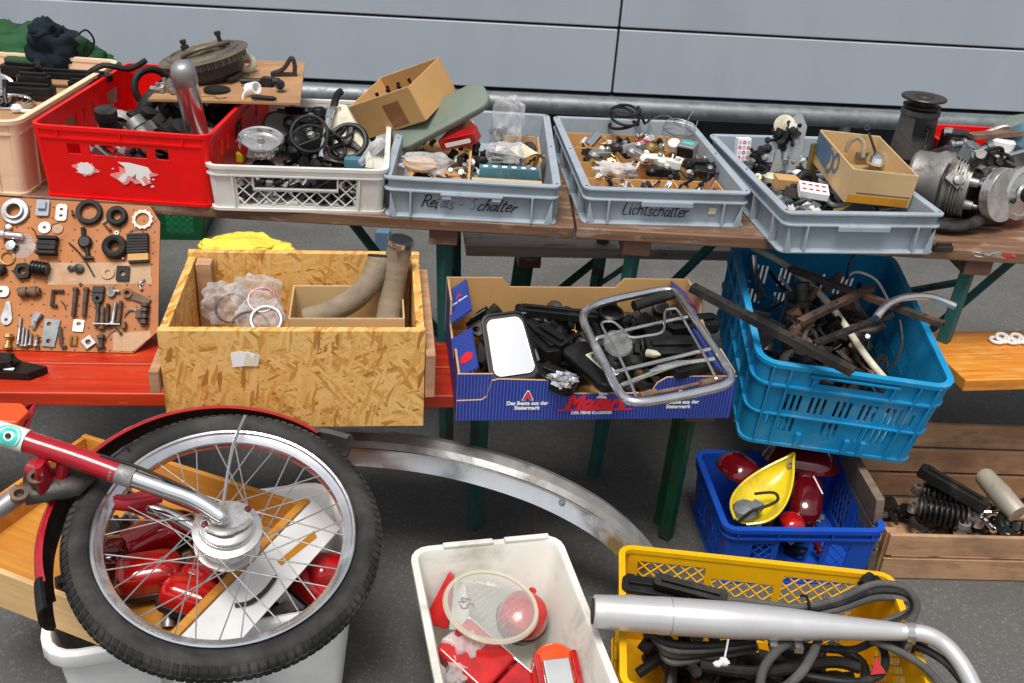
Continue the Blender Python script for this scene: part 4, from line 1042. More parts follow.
for x, y, h in ((-.065, .055, .024), (.052, .01, .04)):
    m = MB(); m.lathe([(.0001, .01), (.012, .01), (.012, .018), (.006, .02), (.006, h), (.009, h), (.009, h + .01), (.0001, h + .01)], 8, T(x, y, 0)); m.build('stud', 'dark_metal', t)
m = MB(); m.tube(sm([(-.04, -.05, .012), (-.0, -.06, .024), (.05, -.03, .024), (.075, .01, .016)], 5), .006, 8); m.build('brake_arm', 'brake_metal', t)
def small(px, py, mb, name, mt, label, cat, R=None, dz=.0, bevel=0): return solo(mb, name, mt, label, cat, T(TR(px, py) + V((0, 0, dz))) @ (R or Matrix()), bevel=bevel)
m = MB(); m.ring(.018, .011, 24, 10, flat=1.0); small(247, 72, m, 'knob', 'cream_paint', 'cream white bakelite knob beside the brake plate', 'knob', rot(60, 0, 20), .024)
m = MB(); m.blob((0, 0, .01), (.022, .014, .012), .3, 2, 3); small(246, 62, m, 'red_button', 'red_lens', 'small red cap behind the cream knob on the hardboard', 'cap')
m = MB(); m.tube(sm([(-.03, 0, .006), (.0, 0, .02), (.022, 0, .05), (.03, 0, .03), (.028, 0, .006)], 5), .006, 8); m.box((0, 0, .005), (.07, .012, .01)); small(284, 76, m, 'clamp', 'dark_metal', 'dark bent metal clamp near the right edge of the hardboard', 'clamp', rot(0, 0, 8))
m = MB(); m.lathe([(.0001, 0), (.012, 0), (.013, .02), (.009, .03), (.0001, .031)], 16); small(280, 90, m, 'bulb_socket', 'black_plastic', 'round bulb socket with pale face on the hardboard', 'socket', rot(75, 0, 15), .014)
m = MB(); m.lathe([(.0001, 0), (.010, 0), (.010, .003), (.0001, .003)], 16); small(279, 91, m, 'lamp_glass', 'white_print', 'pale round lamp glass in front of the bulb socket', 'lamp glass', rot(75, 0, 15), .014)
m = MB(); m.cyl((-.028, 0, .006), (.028, 0, .006), .006, 10); m.cyl((.028, 0, .006), (.034, 0, .006), .004, 8); small(263, 100, m, 'fuse', 'black_rubber', 'thin black stick at the front edge of the hardboard', 'fuse')
m = MB(); m.lathe([(.012, 0), (.016, 0), (.016, .03), (.012, .03)], 24, closed=True); m.tube(sm([(-.016, 0, .01), (-.03, -.01, .006), (-.034, -.03, .003)], 4), .002, 6); small(249, 95, m, 'hose_clip', 'white_print', 'white ring with a short white wire on the hardboard', 'ring', rot(70, 0, 60), .014)
m = MB(); m.lathe([(.0001, 0), (.034, 0), (.034, .006), (.014, .008), (.0001, .008)], 24); small(217, 91, m, 'rubber_disc', 'black_rubber', 'flat black rubber disc in the middle of the hardboard', 'disc')
m = MB(); m.cyl((-.03, 0, .01), (.035, .01, .014), .008, 10); m.box((.04, .01, .013), (.03, .026, .022)); m.lathe([(.0001, -.01), (.012, -.01), (.012, .012), (.0001, .012)], 12, T(.06, .01, .014) @ rot(0, 90, 0)); small(252, 86, m, 'ignition_switch', 'black_plastic', 'black ignition switch lying behind the white ring on the hardboard', 'switch', rot(0, 0, -6))
for i, (x, y) in enumerate(((158, 92), (165, 87), (172, 93), (190, 93))):
    m = MB(); m.cyl((-.018, 0, .008), (.012, 0, .008), .007, 8); m.lathe([(.0001, -.004), (.012, -.004), (.012, .004), (.0001, .004)], 6, T(.014, 0, .008) @ rot(0, 90, 0)); m.cyl((0, 0, .008), (0, 0, .024), .005, 8)
    o = small(x, y, m, 'pipe_fitting', 'grey_metal', 'little grey pipe fitting on the left part of the hardboard', 'pipe fitting', rot(0, 0, 60 * i)); o['group'] = 'pipe fittings on the hardboard'
m = MB(); m.tube(sm([(-.03, 0, .002), (0, .012, .002), (.02, -.008, .003), (.035, .01, .002)], 4), .0012, 5); small(212, 98, m, 'wire', 'rust_brown', 'thin brown wire at the front of the hardboard', 'wire')
m = MB(); m.cyl((0, 0, .01), (.02, .05, .016), .007, 8); small(229, 84, m, 'bolt', 'dark_metal', 'dark bolt leaning beside the rubber disc on the hardboard', 'bolt')

# ================= white crate contents
heap(WHT, -.18, .18, .025, .56, .008, .065, 100, 11, 'the white crate', mats=('black_plastic', 'black_rubber', 'dark_metal', 'black_plastic', 'grey_metal', 'zinc'), s0=.03, s1=.06)
heap(WHT, -.15, .15, .008, .10, .012, .05, 34, 13, 'the white crate front', mats=('black_plastic', 'black_rubber', 'dark_metal', 'black_plastic', 'grey_metal'), s0=.025, s1=.045)
def hdl(px, py, z, r, h, R, label):
    t = thing('headlamp', label, 'headlamp', T(at(px, py, z)) @ R)
    m = MB(); m.lathe([(.0001, -h), (r * .5, -h), (r * .93, -h * .35), (r * .97, 0), (r * .9, .0), (.0001, -h * .6)], 32); m.build('shell', 'zinc', t)
    m = MB(); m.lathe([(r * .80, .002), (r * .86, .012), (r * .96, .014), (r * 1.02, .006), (r * 1.02, -.010), (r * .97, -.012), (r * .97, 0.001)], 40, closed=True); m.build('rim', 'chrome', t)
    m = MB(); m.lathe([(.0001, .004), (r * .5, .003), (r * .84, .0015), (r * .84, -.001), (.0001, .0)], 32); m.build('reflector', 'polished_aluminium', t)
    m = MB(); m.lathe([(.0001, .0045), (r * .16, .0045), (r * .12, .016), (.0001, .018)], 16); m.build('bulb', 'grey_metal', t)
hdl(261, 143, .905, .058, .03, rot(14, 6, 0), 'shallow chrome rimmed headlamp at the left of the white crate')
t = thing('speedometer', 'round dark gauge with blank grey face behind the headlamp', 'gauge', T(at(279, 125, .905)) @ rot(38, 18, 0))
m = MB(); m.lathe([(.0001, -.05), (.03, -.05), (.042, -.01), (.043, 0), (.04, .004), (.036, .004), (.036, .0), (.0001, .0)], 32); m.build('case', 'dark_metal', t)
m = MB(); m.lathe([(.0001, .0005), (.036, .0005), (.036, .0025), (.0001, .003)], 32); m.build('dial', 'zinc', t)
m = MB(); m.prism(rrect(.02, .03, .006), 0, .02); solo(m, 'plug', 'yellow_paint', 'small yellow plug below the headlamp in the white crate', 'plug', T(at(241, 160, .84)))
for i, (x, y, z, rz, tl) in enumerate(((303, 128, .90, 40, (20, 10)), (318, 122, .90, 110, (0, 30)), (300, 142, .895, 80, (30, 0)), (312, 150, .89, 20, (0, -20)), (297, 118, .89, 150, (10, 10)), (325, 140, .89, 65, (40, 10)))):
    switch(x, y, z, rz, 'black handlebar switch in the tangle in the middle of the white crate', 1.5, tilt=tl, group='handlebar switches in the white crate')
coil(at(311, 145, .895), .045, .0045, 2.2, 4, 'thick black cable looped over the switches in the white crate', R=rot(40, 0, 10))
coil(at(330, 150, .89), .03, .004, 1.6, 6, 'small loop of black cable beside the chrome bar', R=rot(60, 0, 50))
m = MB(); m.tube([(0, 0, 0), (.0, .10, .07)], .008, 10); m.tube([(0, .1, .07), (.0, .13, .085), (.008, .15, .085)], [.009, .011, .008], 10); solo(m, 'chrome_bar', 'chrome', 'slim chrome bar leaning beside the triangular plate', 'bar', T(at(321, 158, .885)))
# cream triangular plate with a black hand wheel
c0 = at(344, 140, .905); TRI = T(c0) @ rot(48, 0, -6) @ Matrix.Scale(1.25, 4)
t = thing('triangular_plate', 'cream triangular plate carrying a black spoked wheel', 'plate', TRI)
m = MB(); m.prism([[(-.056, -.045), (.07, -.055), (.066, -.035), (-.01, .078), (-.03, .078), (-.04, .06)], circ(.006, 10, -.046, -.032), circ(.005, 10, -.022, .066)], -.004, .0); m.build('plate', 'cream_paint', t, bevel=.001)
m = MB(); W0_ = T(.012, -.006, .008); m.ring(.036, .006, 40, 10, W0_)
for k in range(3):
    a = rad(90 + 120 * k); m.tube([W0_ @ V((0, 0, 0)), W0_ @ V((.034 * cos(a), .034 * sin(a), 0))], [.009, .006], 8, flat=(.6, 1))
m.lathe([(.0001, -.008), (.01, -.008), (.01, .008), (.0001, .009)], 16, W0_); m.build('wheel', 'black_plastic', t)
m = MB(); m.tube(sm([(-.035, .07, .0), (-.03, .095, .006), (-.02, .105, .006)], 4), [.008] * 8 + [.004], 8); m.build('grip', 'black_plastic', t)
m = MB(); m.tube([(0, 0, 0), (.03, .045, .03), (.045, .065, .04)], [.007, .016, .013], 10); solo(m, 'clear_tube', 'clear_bag', 'clear plastic sleeve at the right of the white crate', 'sleeve', T(at(360, 164, .885)))
m = MB(); m.prism(rrect(.05, .03, .006), 0, .02); solo(m, 'connector', 'teal_print', 'small blue connector below the clear sleeve', 'connector', T(at(355, 166, .87)))

# cardboard box lying tilted on the crates
CK = T(-.3543, 2.6486, .8865) @ Euler((rad(16), rad(-24.9), rad(-28.))).to_matrix().to_4x4()
t = carton('cardboard_box', 'tilted open cardboard box with brown tape patch on the white crate', CK, .2158, .182, .0995)
m = MB(); m.prism([(-.030, -.036), (.026, -.036), (.026, .030), (-.030, .030)], 0, .0006, T(.030, -.0006, .044) @ FRONT); m.build('tape_patch', 'brown_tape', t)
for k in range(6):
    m = MB(); m.lathe([(.0001, 0), (.0035, 0), (.0035, .070), (.005, .071), (.005, .079), (.0001, .08)], 8); o = solo(m, 'black_pin', 'black_plastic', 'black pin standing upright in the tilted cardboard box', 'pin', CK @ T(-.08 + .02 * k, .10 + .03 * (k % 2), .006), 'black pins in the tilted cardboard box')
# olive seat plate under it
pn_ = (CK.to_3x3() @ V((0, 0, 1))).normalized(); q = hit(440, 117, CK.translation - pn_ * .020, pn_); t = thing('seat_pad', 'flat olive green padded plate wedged under the tilted cardboard box', 'pad', T(q) @ CK.to_3x3().to_4x4() @ rot(0, 0, 36) @ rot(24, 0, 0))
m = MB(); o = rrect(.285, .112, .042, 6); m.loft([[(x * k, y * k, z) for x, y in o] for k, z in ((.97, -.010), (1, -.007), (1, .003), (.985, .007), (.95, .009))]); m.build('pad', 'olive_vinyl', t, sharp=60)

# ================= grey crate 1 (relays and switches)
gp = lambda mt, nm: None
m = MB(G1M); m.box((-.01, .30, .045), (.006, .56, .07)); solo(m, 'cardboard_divider', 'cardboard', 'upright cardboard divider in the middle of the relay crate', 'divider')
m = MB(G1M); m.box((-.095, .30, .012), (.16, .54, .004)); solo(m, 'cardboard_sheet', 'cardboard', 'brown cardboard sheet on the left floor of the relay crate', 'cardboard')
heap(G1M, -.17, .17, .02, .58, .02, .055, 90, 21, 'the relay crate', ('bush', 'block', 'bracket', 'lever'), ('rust_brown', 'grey_metal', 'black_plastic', 'dark_metal', 'zinc', 'brass', 'black_plastic'), .018, .034)
bag(427, 162, .865, (.07, .06, .018), 3, 'flat clear plastic bag with a pinkish disc at the left of the relay crate')
m = MB(); m.lathe([(.0001, 0), (.042, 0), (.042, .006), (.0001, .008)], 32); solo(m, 'gasket_disc', 'salmon_card', 'pale pinkish disc inside the flat clear bag', 'disc', T(at(420, 165, .862)) @ rot(6, 4, 0))
t = thing('red_lamp_box', 'red lamp housing with white label under the olive pad', 'lamp', T(at(463, 140, .875)) @ rot(16, -22, -12))
m = MB(); m.prism([(-.055, -.035), (.05, -.045), (.058, -.01), (.02, .05), (-.02, .05)], 0, .035); m.build('housing', 'red_lens', t, bevel=.004, bseg=2)
m = MB(); m.prism(rrect(.075, .012, .002), 0, .001, T(.0, -.0405, .016) @ rot(84, 0, -5.5)); m.build('label', 'white_print', t)
bag(508, 122, .91, (.050, .045, .075), 8, 'tall crumpled clear plastic bag standing in the relay crate', R=rot(-18, 8, 10), amp=.35, box=.3)
bag(504, 152, .87, (.055, .06, .02), 15, 'folded clear plastic bag lying in front of the tall bag')
m = MB(G1M); m.box((.165, .32, .05), (.004, .22, .08), rot(0, 12, 0)); m.box((.12, .425, .05), (.09, .004, .08)); solo(m, 'cardboard_piece', 'cardboard', 'bent piece of cardboard box at the right of the relay crate', 'cardboard')
m = MB(); m.lathe([(.0001, 0), (.019, 0), (.019, .014), (.008, .016), (.008, .024), (.0001, .025)], 20); solo(m, 'rubber_stopper', 'black_rubber', 'black rubber cap beside the bent cardboard in the relay crate', 'cap', T(at(530, 150, .865)) @ rot(55, 0, -20))
for x, y, s in ((488, 158, 1), (497, 161, .9), (482, 164, .8)): 
    m = MB(); m.blob((0, 0, .01), (.018 * s, .013 * s, .012 * s), .4, 2.5, int(x)); solo(m, 'relay', 'black_plastic', 'small black relay under the clear bag in the relay crate', 'relay', T(at(x, y, .85)), 'black relays under the clear bag')
m = MB(G1M); m.box((.085, .075, .052), (.175, .045, .05)); solo(m, 'pale_block', 'pale_cardboard', 'long pale carton along the front wall of the relay crate', 'carton', bevel=.001)
t = thing('striped_pack', 'narrow carton with blue and white pattern in the relay crate', 'carton', G1M @ T(.09, .125, .074))
m = MB(); m.box((0, 0, .010), (.15, .03, .028)); m.build('carton', 'teal_print', t)
for k in range(6):
    m = MB(); m.prism(circ(.007, 8), 0, .0006, T(-.06 + .024 * k, 0, .0242)); m.build('white_dot', 'white_print', t)
m = MB(); m.sheet(lambda u, v: (.13 * (u - .5), .05 * (v - .5) + .02 * sin(u * 5), .018 + .012 * sin(u * 9 + v * 3)), 14, 6); solo(m, 'paper_wrap', 'yellowed_paper', 'crumpled sheet of old paper at the right of the relay crate', 'paper', T(at(520, 158, .852)))

# ================= grey crate 2 (light switches)
cd = thing('compartment_tray', 'brown cardboard compartment tray lining the light switch crate', 'tray', G2M)
m = MB(); m.box((0, .30, .012), (.36, .56, .004)); m.build('floor', 'cardboard', cd)
for y in (.03, .17, .30, .43, .565): m = MB(); m.box((0, y, .036), (.352, .004, .046)); m.build('divider', 'cardboard', cd)
for x in (-.177, -.06, .06, .177): m = MB(); m.box((x, .2975, .034), (.004, .53, .042)); m.build('divider', 'cardboard', cd)
m = MB(); m.cyl((-.03, 0, .016), (.03, 0, .016), .016, 18); m.cyl((.03, 0, .016), (.036, 0, .016), .012, 16); solo(m, 'chrome_sleeve', 'chrome', 'short shiny chrome cylinder at the left of the light switch crate', 'cylinder', T(at(592, 146, .835)) @ rot(0, -20, 60))
coil(at(623, 130, .85), .042, .0045, 3.2, 9, 'black cable coil at the back of the light switch crate', R=rot(12, 0, 0))
coil(at(676, 140, .855), .045, .0012, 6, 14, 'loose coil of thin grey wire at the right of the light switch crate', 'zinc', 'wire_coil', 'wire', R=rot(10, 0, 30))
m = MB(); m.tube(sm([at(655, 135, .87), at(652, 120, .9), at(668, 116, .93), at(682, 128, .93), at(690, 116, .95), at(697, 108, .97)], 6), .0012, 5); solo(m, 'wire', 'grey_metal', 'single thin wire springing up from the light switch crate', 'wire')
m = MB(); m.lathe([(.0001, 0), (.019, 0), (.017, .018), (.006, .02), (.0001, .02)], 20); solo(m, 'white_disc', 'white_plastic', 'round white cap on the grey wire coil', 'cap', T(at(674, 147, .86)) @ rot(30, -10, 0))
t = thing('flasher_unit', 'square metal flasher unit with green sticker in the light switch crate', 'flasher', T(at(687, 155, .845)) @ rot(10, 0, -25))
m = MB(); m.box((0, 0, .018), (.05, .045, .036)); m.build('can', 'zinc', t, bevel=.002); m = MB(); m.box((0, -.0, .0366), (.03, .014, .0008)); m.build('sticker', 'mint_sticker', t); m = MB(); m.box((0, -.0229, .016), (.046, .001, .028)); m.build('face', 'black_plastic', t)
m = MB(); m.blob((0, 0, .012), (.022, .012, .011), .3, 2, 3); solo(m, 'red_switch', 'red_lens', 'small red switch in the middle of the light switch crate', 'switch', T(at(642, 147, .83)))
bag(615, 170, .85, (.060, .032, .020), 22, 'crumpled clear bag at the front left of the light switch crate', 'cloudy_bag', amp=.6)
for i, (x, y, z, rz, tl, bd_) in enumerate(((603, 158, .83, 20, (10, 0), 'grey_metal'), (612, 152, .835, 120, (0, 20), 'dark_metal'), (630, 152, .85, 200, (20, 10), 'zinc'), (640, 160, .845, -30, (0, 15), 'grey_metal'), (655, 163, .845, 10, (15, 0), 'white_plastic'), (672, 168, .84, -12, (0, 5), 'white_plastic'), (700, 168, .845, 5, (0, 0), 'black_plastic'), (716, 172, .835, 30, (10, 10), 'black_plastic'), (706, 176, .835, -20, (20, 0), 'black_plastic'), (690, 171, .84, 60, (0, 30), 'black_plastic'), (655, 155, .85, 40, (0, 30), 'brass'), (662, 176, .835, 0, (0, 0), 'black_plastic'))):
    nm = {'grey_metal': 'grey metal', 'dark_metal': 'dark metal', 'zinc': 'zinc plated', 'white_plastic': 'white', 'black_plastic': 'black', 'brass': 'brass'}[bd_]
    switch(x, y, z, rz, f'{nm} light switch lying at the front of the light switch crate', 1.15, bd_, 'white_plastic' if i % 2 else 'grey_metal', tl, f'{nm} light switches at the front of the crate', cable=i % 3 != 1)
heap(G2M, -.165, .165, .01, .56, .03, .068, 120, 77, 'the light switch crate', ('bush', 'bracket', 'lever', 'block', 'hose'), ('black_plastic', 'black_rubber', 'grey_metal', 'zinc', 'chrome', 'white_plastic', 'brass', 'rust_brown', 'black_plastic'), .014, .030)

# ================= grey crate 3
heap(G3M, -.165, .165, .03, .56, .008, .055, 100, 41, 'the unmarked grey crate', mats=('black_plastic', 'dark_metal', 'grey_metal', 'black_rubber', 'cast_aluminium', 'black_plastic', 'brass', 'white_plastic'), s0=.02, s1=.042)
PPL = T(at(781, 148, .885)) @ rot(72, 0, -14) @ Matrix.Scale(1.12, 4)
t = thing('perforated_plate', 'upright triangular perforated metal plate crowded with black connectors', 'plate', PPL)
m = MB(); hl = [circ(.006, 8, x, y) for x, y in ((.034, .06), (.036, .04), (.036, .02), (-.01, -.03), (.018, -.035), (.036, -.03))] + [rrect(.02, .010, .003, 2, .0, -.05), rrect(.016, .010, .003, 2, .034, -.055)]
m.prism([[(-.085, -.072), (.05, -.072), (.052, .06), (.034, .088), (.022, .088)]] + hl, -.002, 0); m.build('plate', 'zinc', t)
rn = random.Random(3)
for k, (x, y) in enumerate(((-.05, -.03), (-.03, -.005), (-.012, .012), (-.045, -.055), (-.02, -.03), (.004, .0), (.018, .022), (-.03, -.06), (.002, .03), (.014, -.015), (-.065, -.06), (.02, .045))):
    m = MB(T(x, y, .002) @ rot(rn.uniform(-40, 40), rn.uniform(-40, 40), rn.uniform(0, 360))); j_ = junk(('block', 'bush', 'lever', 'block')[k % 4], rn, rn.uniform(.024, .034)); m.add(j_.v, j_.f); m.build('connector', ('black_plastic', 'dark_metal', 'black_rubber', 'black_plastic', 'zinc')[k % 5], t, bevel=.0008)
m = MB(); m.lathe([(.0001, 0), (.024, 0), (.026, .006), (.014, .012), (.0001, .012)], 20, T(-.002, .055, .0004)); m.build('fan_disc', 'cream_paint', t); m = MB(); m.box((.018, .055, .018), (.018, .014, .02)); m.build('relay', 'white_plastic', t, bevel=.001)
m = MB(); m.prism([[(-.03, -.05), (.03, -.05), (.012, .06), (.004, .06)], circ(.006, 8, .0, .0), circ(.005, 8, .002, -.03)], -.001, .001); solo(m, 'triangular_bracket', 'zinc', 'narrow triangular bracket in front of the perforated plate', 'bracket', T(at(775, 172, .85)) @ rot(70, 0, 12))
m = MB(); m.box((0, 0, .04), (.05, .03, .08)); t = thing('bulb_carton', 'small upright white carton with red and blue dots in the grey crate', 'carton', T(at(741, 160, .835)) @ rot(-8, 0, 10) @ Matrix.Scale(.78, 4)); m.build('carton', 'white_print', t, bevel=.001)
for r_ in range(4):
    for k in range(3):
        m = MB(); m.prism([circ(.0062, 12), circ(.0028, 8)], 0, .0008, T(-.016 + .016 * k, -.0152, .012 + .018 * r_) @ FRONT); m.build('printed_ring', ('red_print', 'pale_print')[(r_ + (k == 1)) % 2], t)
t = thing('bulb_pack', 'white and red printed pack lying at the front of the grey crate', 'carton', T(at(812, 194, .845)) @ rot(14, 4, -4)); m = MB(); m.box((0, 0, .010), (.075, .05, .02)); m.build('carton', 'white_print', t, bevel=.001)
for k in range(4):
    for j in range(2):
        m = MB(); m.prism(rrect(.012, .008, .003, 2), 0, .0006, T(-.026 + .017 * k, -.012 + .022 * j, .0202)); m.build('printed_dot', 'red_print', t)
m = MB(); m.prism([(-.034, -.02), (.034, -.014), (.03, .024), (-.036, .02)], 0, .03); solo(m, 'small_carton', 'cardboard', 'small crushed brown carton beside the printed pack', 'carton', T(at(785, 188, .84)) @ rot(5, 6, 8), bevel=.002)
m = MB(); m.lathe([(.0001, 0), (.015, 0), (.018, .012), (.012, .02), (.0001, .022)], 18); solo(m, 'bakelite_knob', 'cream_paint', 'round cream knob at the left inside the unmarked grey crate', 'knob', T(at(770, 181, .85)))
m = MB(); m.lathe([(.0001, 0), (.012, 0), (.014, .01), (.008, .016), (.0001, .018)], 18); solo(m, 'white_ball', 'white_plastic', 'round white knob behind the crushed brown carton', 'knob', T(at(797, 176, .86)))
m = MB(); m.ring(.024, .012, 24, 10); solo(m, 'rubber_grommet', 'black_rubber', 'fat black rubber ring behind the small brown carton', 'ring', T(at(806, 183, .85)) @ rot(70, 0, 20))
t = thing('brass_bracket', 'folded brass plate standing left of the carton in the grey crate', 'bracket', T(at(812, 168, .86)) @ rot(0, 0, 12))
m = MB(); m.box((0, 0, .02), (.03, .003, .1)); m.box((-.0165, -.008, .02), (.003, .018, .1)); m.build('plate', 'brass', t, bevel=.001)
# carton standing tilted in the crate
t = carton('cardboard_box', 'open cardboard carton with blue print standing in the unmarked grey crate', T(.8835, 2.41, .855) @ Euler((rad(3.7), rad(3.4), rad(4.8))).to_matrix().to_4x4(), .169, .274, .087, 'pale_cardboard')
m = MB(); m.box((0, -.0006, .012), (.157, .0008, .02)); m.build('tape', 'orange_tape', t)
for z in (.085,): 
    m = MB(); m.box((.01, -.0006, .028), (.14, .0008, .0014)); m.build('fold_line', 'ink', t)
LF = T(-.0851, 0, 0) @ LFT
m = MB(); m.prism([(-.27, .028), (-.177, .02), (-.15, .05), (-.168, .082), (-.27, .084)], 0, .0006, LF); m.build('print', 'print_blue', t)
m = MB(); 
m.ring(.020, .004, 28, 4, LF @ T(-.153, .046, .001) @ Matrix.Diagonal((1, 1.3, .05, 1))); m.build('print', 'print_blue', t)
m = MB(); m.ring(.018, .004, 28, 4, LF @ T(-.112, .058, .001) @ Matrix.Diagonal((1, 1.2, .05, 1))); m.build('print', 'print_blue', t)
m = MB(); m.tube(sm([at(846, 152, .92), at(850, 142, .945), at(858, 138, .955), at(864, 144, .945), at(863, 158, .915)], 6), .006, 10); solo(m, 'hose', 'beige_fabric', 'bent tan hose inside the carton with blue print', 'hose')
m = MB(); m.tube([at(878, 160, .90), at(869, 133, .97)], .0035, 8); m.ring(.006, .002, 14, 6, axis_m(at(867, 128, .98), CF)); solo(m, 'threaded_rod', 'dark_metal', 'thin dark rod with an eye standing in the carton', 'rod')
m = MB(); m.lathe([(.0001, -.012), (.03, -.004), (.034, .004), (.028, .016), (.012, .024), (.0001, .026)], 24); solo(m, 'chrome_dome', 'chrome', 'shiny metal dome lying inside the carton with blue print', 'dome', T(at(878, 162, .90)))
m = MB(); m.box((0, 0, .01), (.05, .03, .02)); m.lathe([(.0001, 0), (.008, 0), (.008, .03), (.0001, .03)], 10, T(.01, 0, .021)); solo(m, 'latch', 'cast_aluminium', 'grey metal latch in the carton with blue print', 'latch', T(at(862, 158, .89)) @ rot(0, 0, 15), bevel=.002)
# ------------------------------------------------------------------ peg board with small parts
a0, a1 = at(0, 350, .4975), at(133, 353, .4975); pux = (a1 - a0); pux.z = 0; pux.normalize()
pb = V((-pux.y, pux.x, 0)); lean = V((0, 0, 1)) * .77 + pb * .64; puy = lean.normalized(); pn = pux.cross(puy)
PB = Matrix(((pux.x, puy.x, pn.x, a0.x), (pux.y, puy.y, pn.y, a0.y), (pux.z, puy.z, pn.z, a0.z), (0, 0, 0, 1))); PBI = PB.inverted()
def pk(px, py): v = PBI @ hit(px, py, a0, pn); return v.x, v.y
def pegmat():
    m = MATS['pegboard']; nt = m.node_tree; b = nt.nodes['Principled BSDF']
    src = b.inputs['Base Color'].links[0].from_socket
    tc = nt.nodes.new('ShaderNodeTexCoord'); sp = nt.nodes.new('ShaderNodeSeparateXYZ'); nt.links.new(tc.outputs['Object'], sp.inputs[0])
    f = lambda s, o: math_(nt, 'SUBTRACT', math_(nt, 'FRACT', math_(nt, 'ADD', math_(nt, 'MULTIPLY', s, 1 / .0265), o)), .5)
    x, y = f(sp.outputs[0], .2), f(sp.outputs[1], .35)
    d = math_(nt, 'ADD', math_(nt, 'MULTIPLY', x, x), math_(nt, 'MULTIPLY', y, y))
    k = math_(nt, 'LESS_THAN', d, .0075)
    c = mixc(nt, k, src, (.03, .012, .008)); nt.links.new(c, b.inputs['Base Color'])
pegmat()
t = thing('peg_board', 'brown perforated display board leaning on the table with small parts wired to it', 'board', PB)
m = MB(); o = [pk(-60, 348), pk(133, 353), pk(158, 331), pk(160, 222), pk(150, 206), pk(-60, 193)]; m.prism(o, -.006, 0); m.build('sheet', 'pegboard', t)
m = MB(); m.prism([pk(49, 263), pk(150, 262), pk(152, 284), pk(48, 285)], 0, .0006); m.build('pale_strip', 'salmon_card', t)
m = MB(); m.prism([pk(113, 333), pk(150, 331), pk(151, 337), pk(133, 351), pk(113, 351)], 0, .0006); m.build('pale_strip', 'salmon_card', t)
PXU = .00232
def peg(mb, name, mt, label, cat, px, py, rz=0, group=None, bevel=0, dz=.0015):
    u, v = pk(px, py); return solo(mb, name, mt, label + ' on the peg board', cat, PB @ T(u, v, dz) @ rot(0, 0, rz), group, bevel)
def ringm(R, r, h, n=28): m = MB(); m.lathe([(r, 0), (R, 0), (R, h * .8), (R - h * .2, h), (r + h * .2, h), (r, h * .8)], n, closed=True); return m
def tie(px, py, L, rz=0, label='thin wire tie'):
    pass
m = ringm(.032, .017, .008); m.lathe([(.016, .008), (.021, .008), (.021, .016), (.016, .016)], 24, closed=True); peg(m, 'flange', 'zinc', 'big grey metal flange ring at the top left', 'flange', 16, 212)
m = MB(); m.prism(rrect(.030, .040, .004), 0, .006); m.box((0, .004, .009), (.018, .018, .010)); peg(m, 'blue_plate', 'grey_plastic', 'pale blue grey rectangular cover with raised square', 'cover', 43.5, 208.5, bevel=.001)
m = MB(); m.prism([rrect(.026, .042, .008), rrect(.008, .006, .002, 2, 0, .008), rrect(.008, .006, .002, 2, 0, -.008)], 0, .004); peg(m, 'white_plate', 'white_plastic', 'oblong white plate with two slots', 'plate', 62, 213, bevel=.001)
peg(ringm(.031, .019, .011), 'rubber_ring', 'black_rubber', 'largest black rubber ring at the top', 'ring', 90, 213)
peg(ringm(.024, .011, .014), 'rubber_ring', 'black_rubber', 'thick small black rubber ring beside the white ring', 'ring', 118, 217)
m = MB(); o = []
for i in range(48): rr = .0245 if (i // 2) % 2 else .0225; o.append((rr * cos(2 * PI * i / 48), rr * sin(2 * PI * i / 48)))
m.prism([o, circ(.0165, 28)], 0, .005); peg(m, 'white_ring', 'white_plastic', 'white notched plastic ring at the top right corner', 'ring', 143, 220)
peg(ringm(.0145, .004, .003), 'washer', 'white_print', 'white washer with a dark centre', 'washer', 45, 228)
peg(ringm(.0125, .001, .002), 'fibre_disc', 'salmon_card', 'pale fibre disc beside the white washer', 'disc', 58, 229)
m = MB(); m.blob((0, 0, .006), (.007, .007, .006), .2, 2, 3); peg(m, 'bulb', 'white_print', 'tiny white bulb under the big flange ring', 'bulb', 10, 228)
m = MB(); m.cyl((-.02, 0, .011), (.022, 0, .011), .009, 16); m.lathe([(.0001, -.004), (.014, -.004), (.014, .004), (.0001, .004)], 18, T(-.021, 0, .011) @ rot(0, 90, 0)); peg(m, 'chrome_bush', 'chrome', 'shiny chrome flanged bush lying sideways', 'bush', 15, 237, -4)
m = MB(); m.lathe([(.0001, 0), (.015, 0), (.016, .006), (.011, .014), (.0001, .016)], 20); peg(m, 'chrome_dome', 'chrome', 'domed chrome cap under the flanged bush', 'cap', 12.5, 247)
m = MB(); m.ring(.0155, .0022, 24, 8); peg(m, 'brass_ring', 'brass', 'thin brass ring at the left edge', 'ring', 8, 258.5, dz=.003)
m = MB(); m.lathe([(.0001, 0), (.031, 0), (.031, .0012), (.0001, .002)], 28); peg(m, 'clear_disc', 'clear_bag', 'transparent round plastic film behind the chrome cap', 'film', 22, 246, dz=.0004)
m = MB(); m.box((0, 0, .010), (.042, .022, .02)); m.box((0, .018, .011), (.046, .008, .022)); m.box((0, -.018, .011), (.046, .008, .022)); m.box((0, 0.002, .0212), (.05, .0025, .0015)); peg(m, 'rubber_spool', 'black_rubber', 'black rubber spool with raised ends', 'spool', 49, 247, bevel=.002)
m = MB(); m.prism([circ(.021, 6), circ(.009, 14)], 0, .012); peg(m, 'rubber_nut', 'black_rubber', 'six sided black rubber ring on the left', 'ring', 24, 272, 10, bevel=.002)
m = MB(); m.cyl((-.019, 0, .014), (.019, 0, .014), .0155, 18)
for i in range(5): m.ring(.0158, .0012, 18, 5, T(-.016 + .008 * i, 0, .014) @ rot(0, 90, 0))
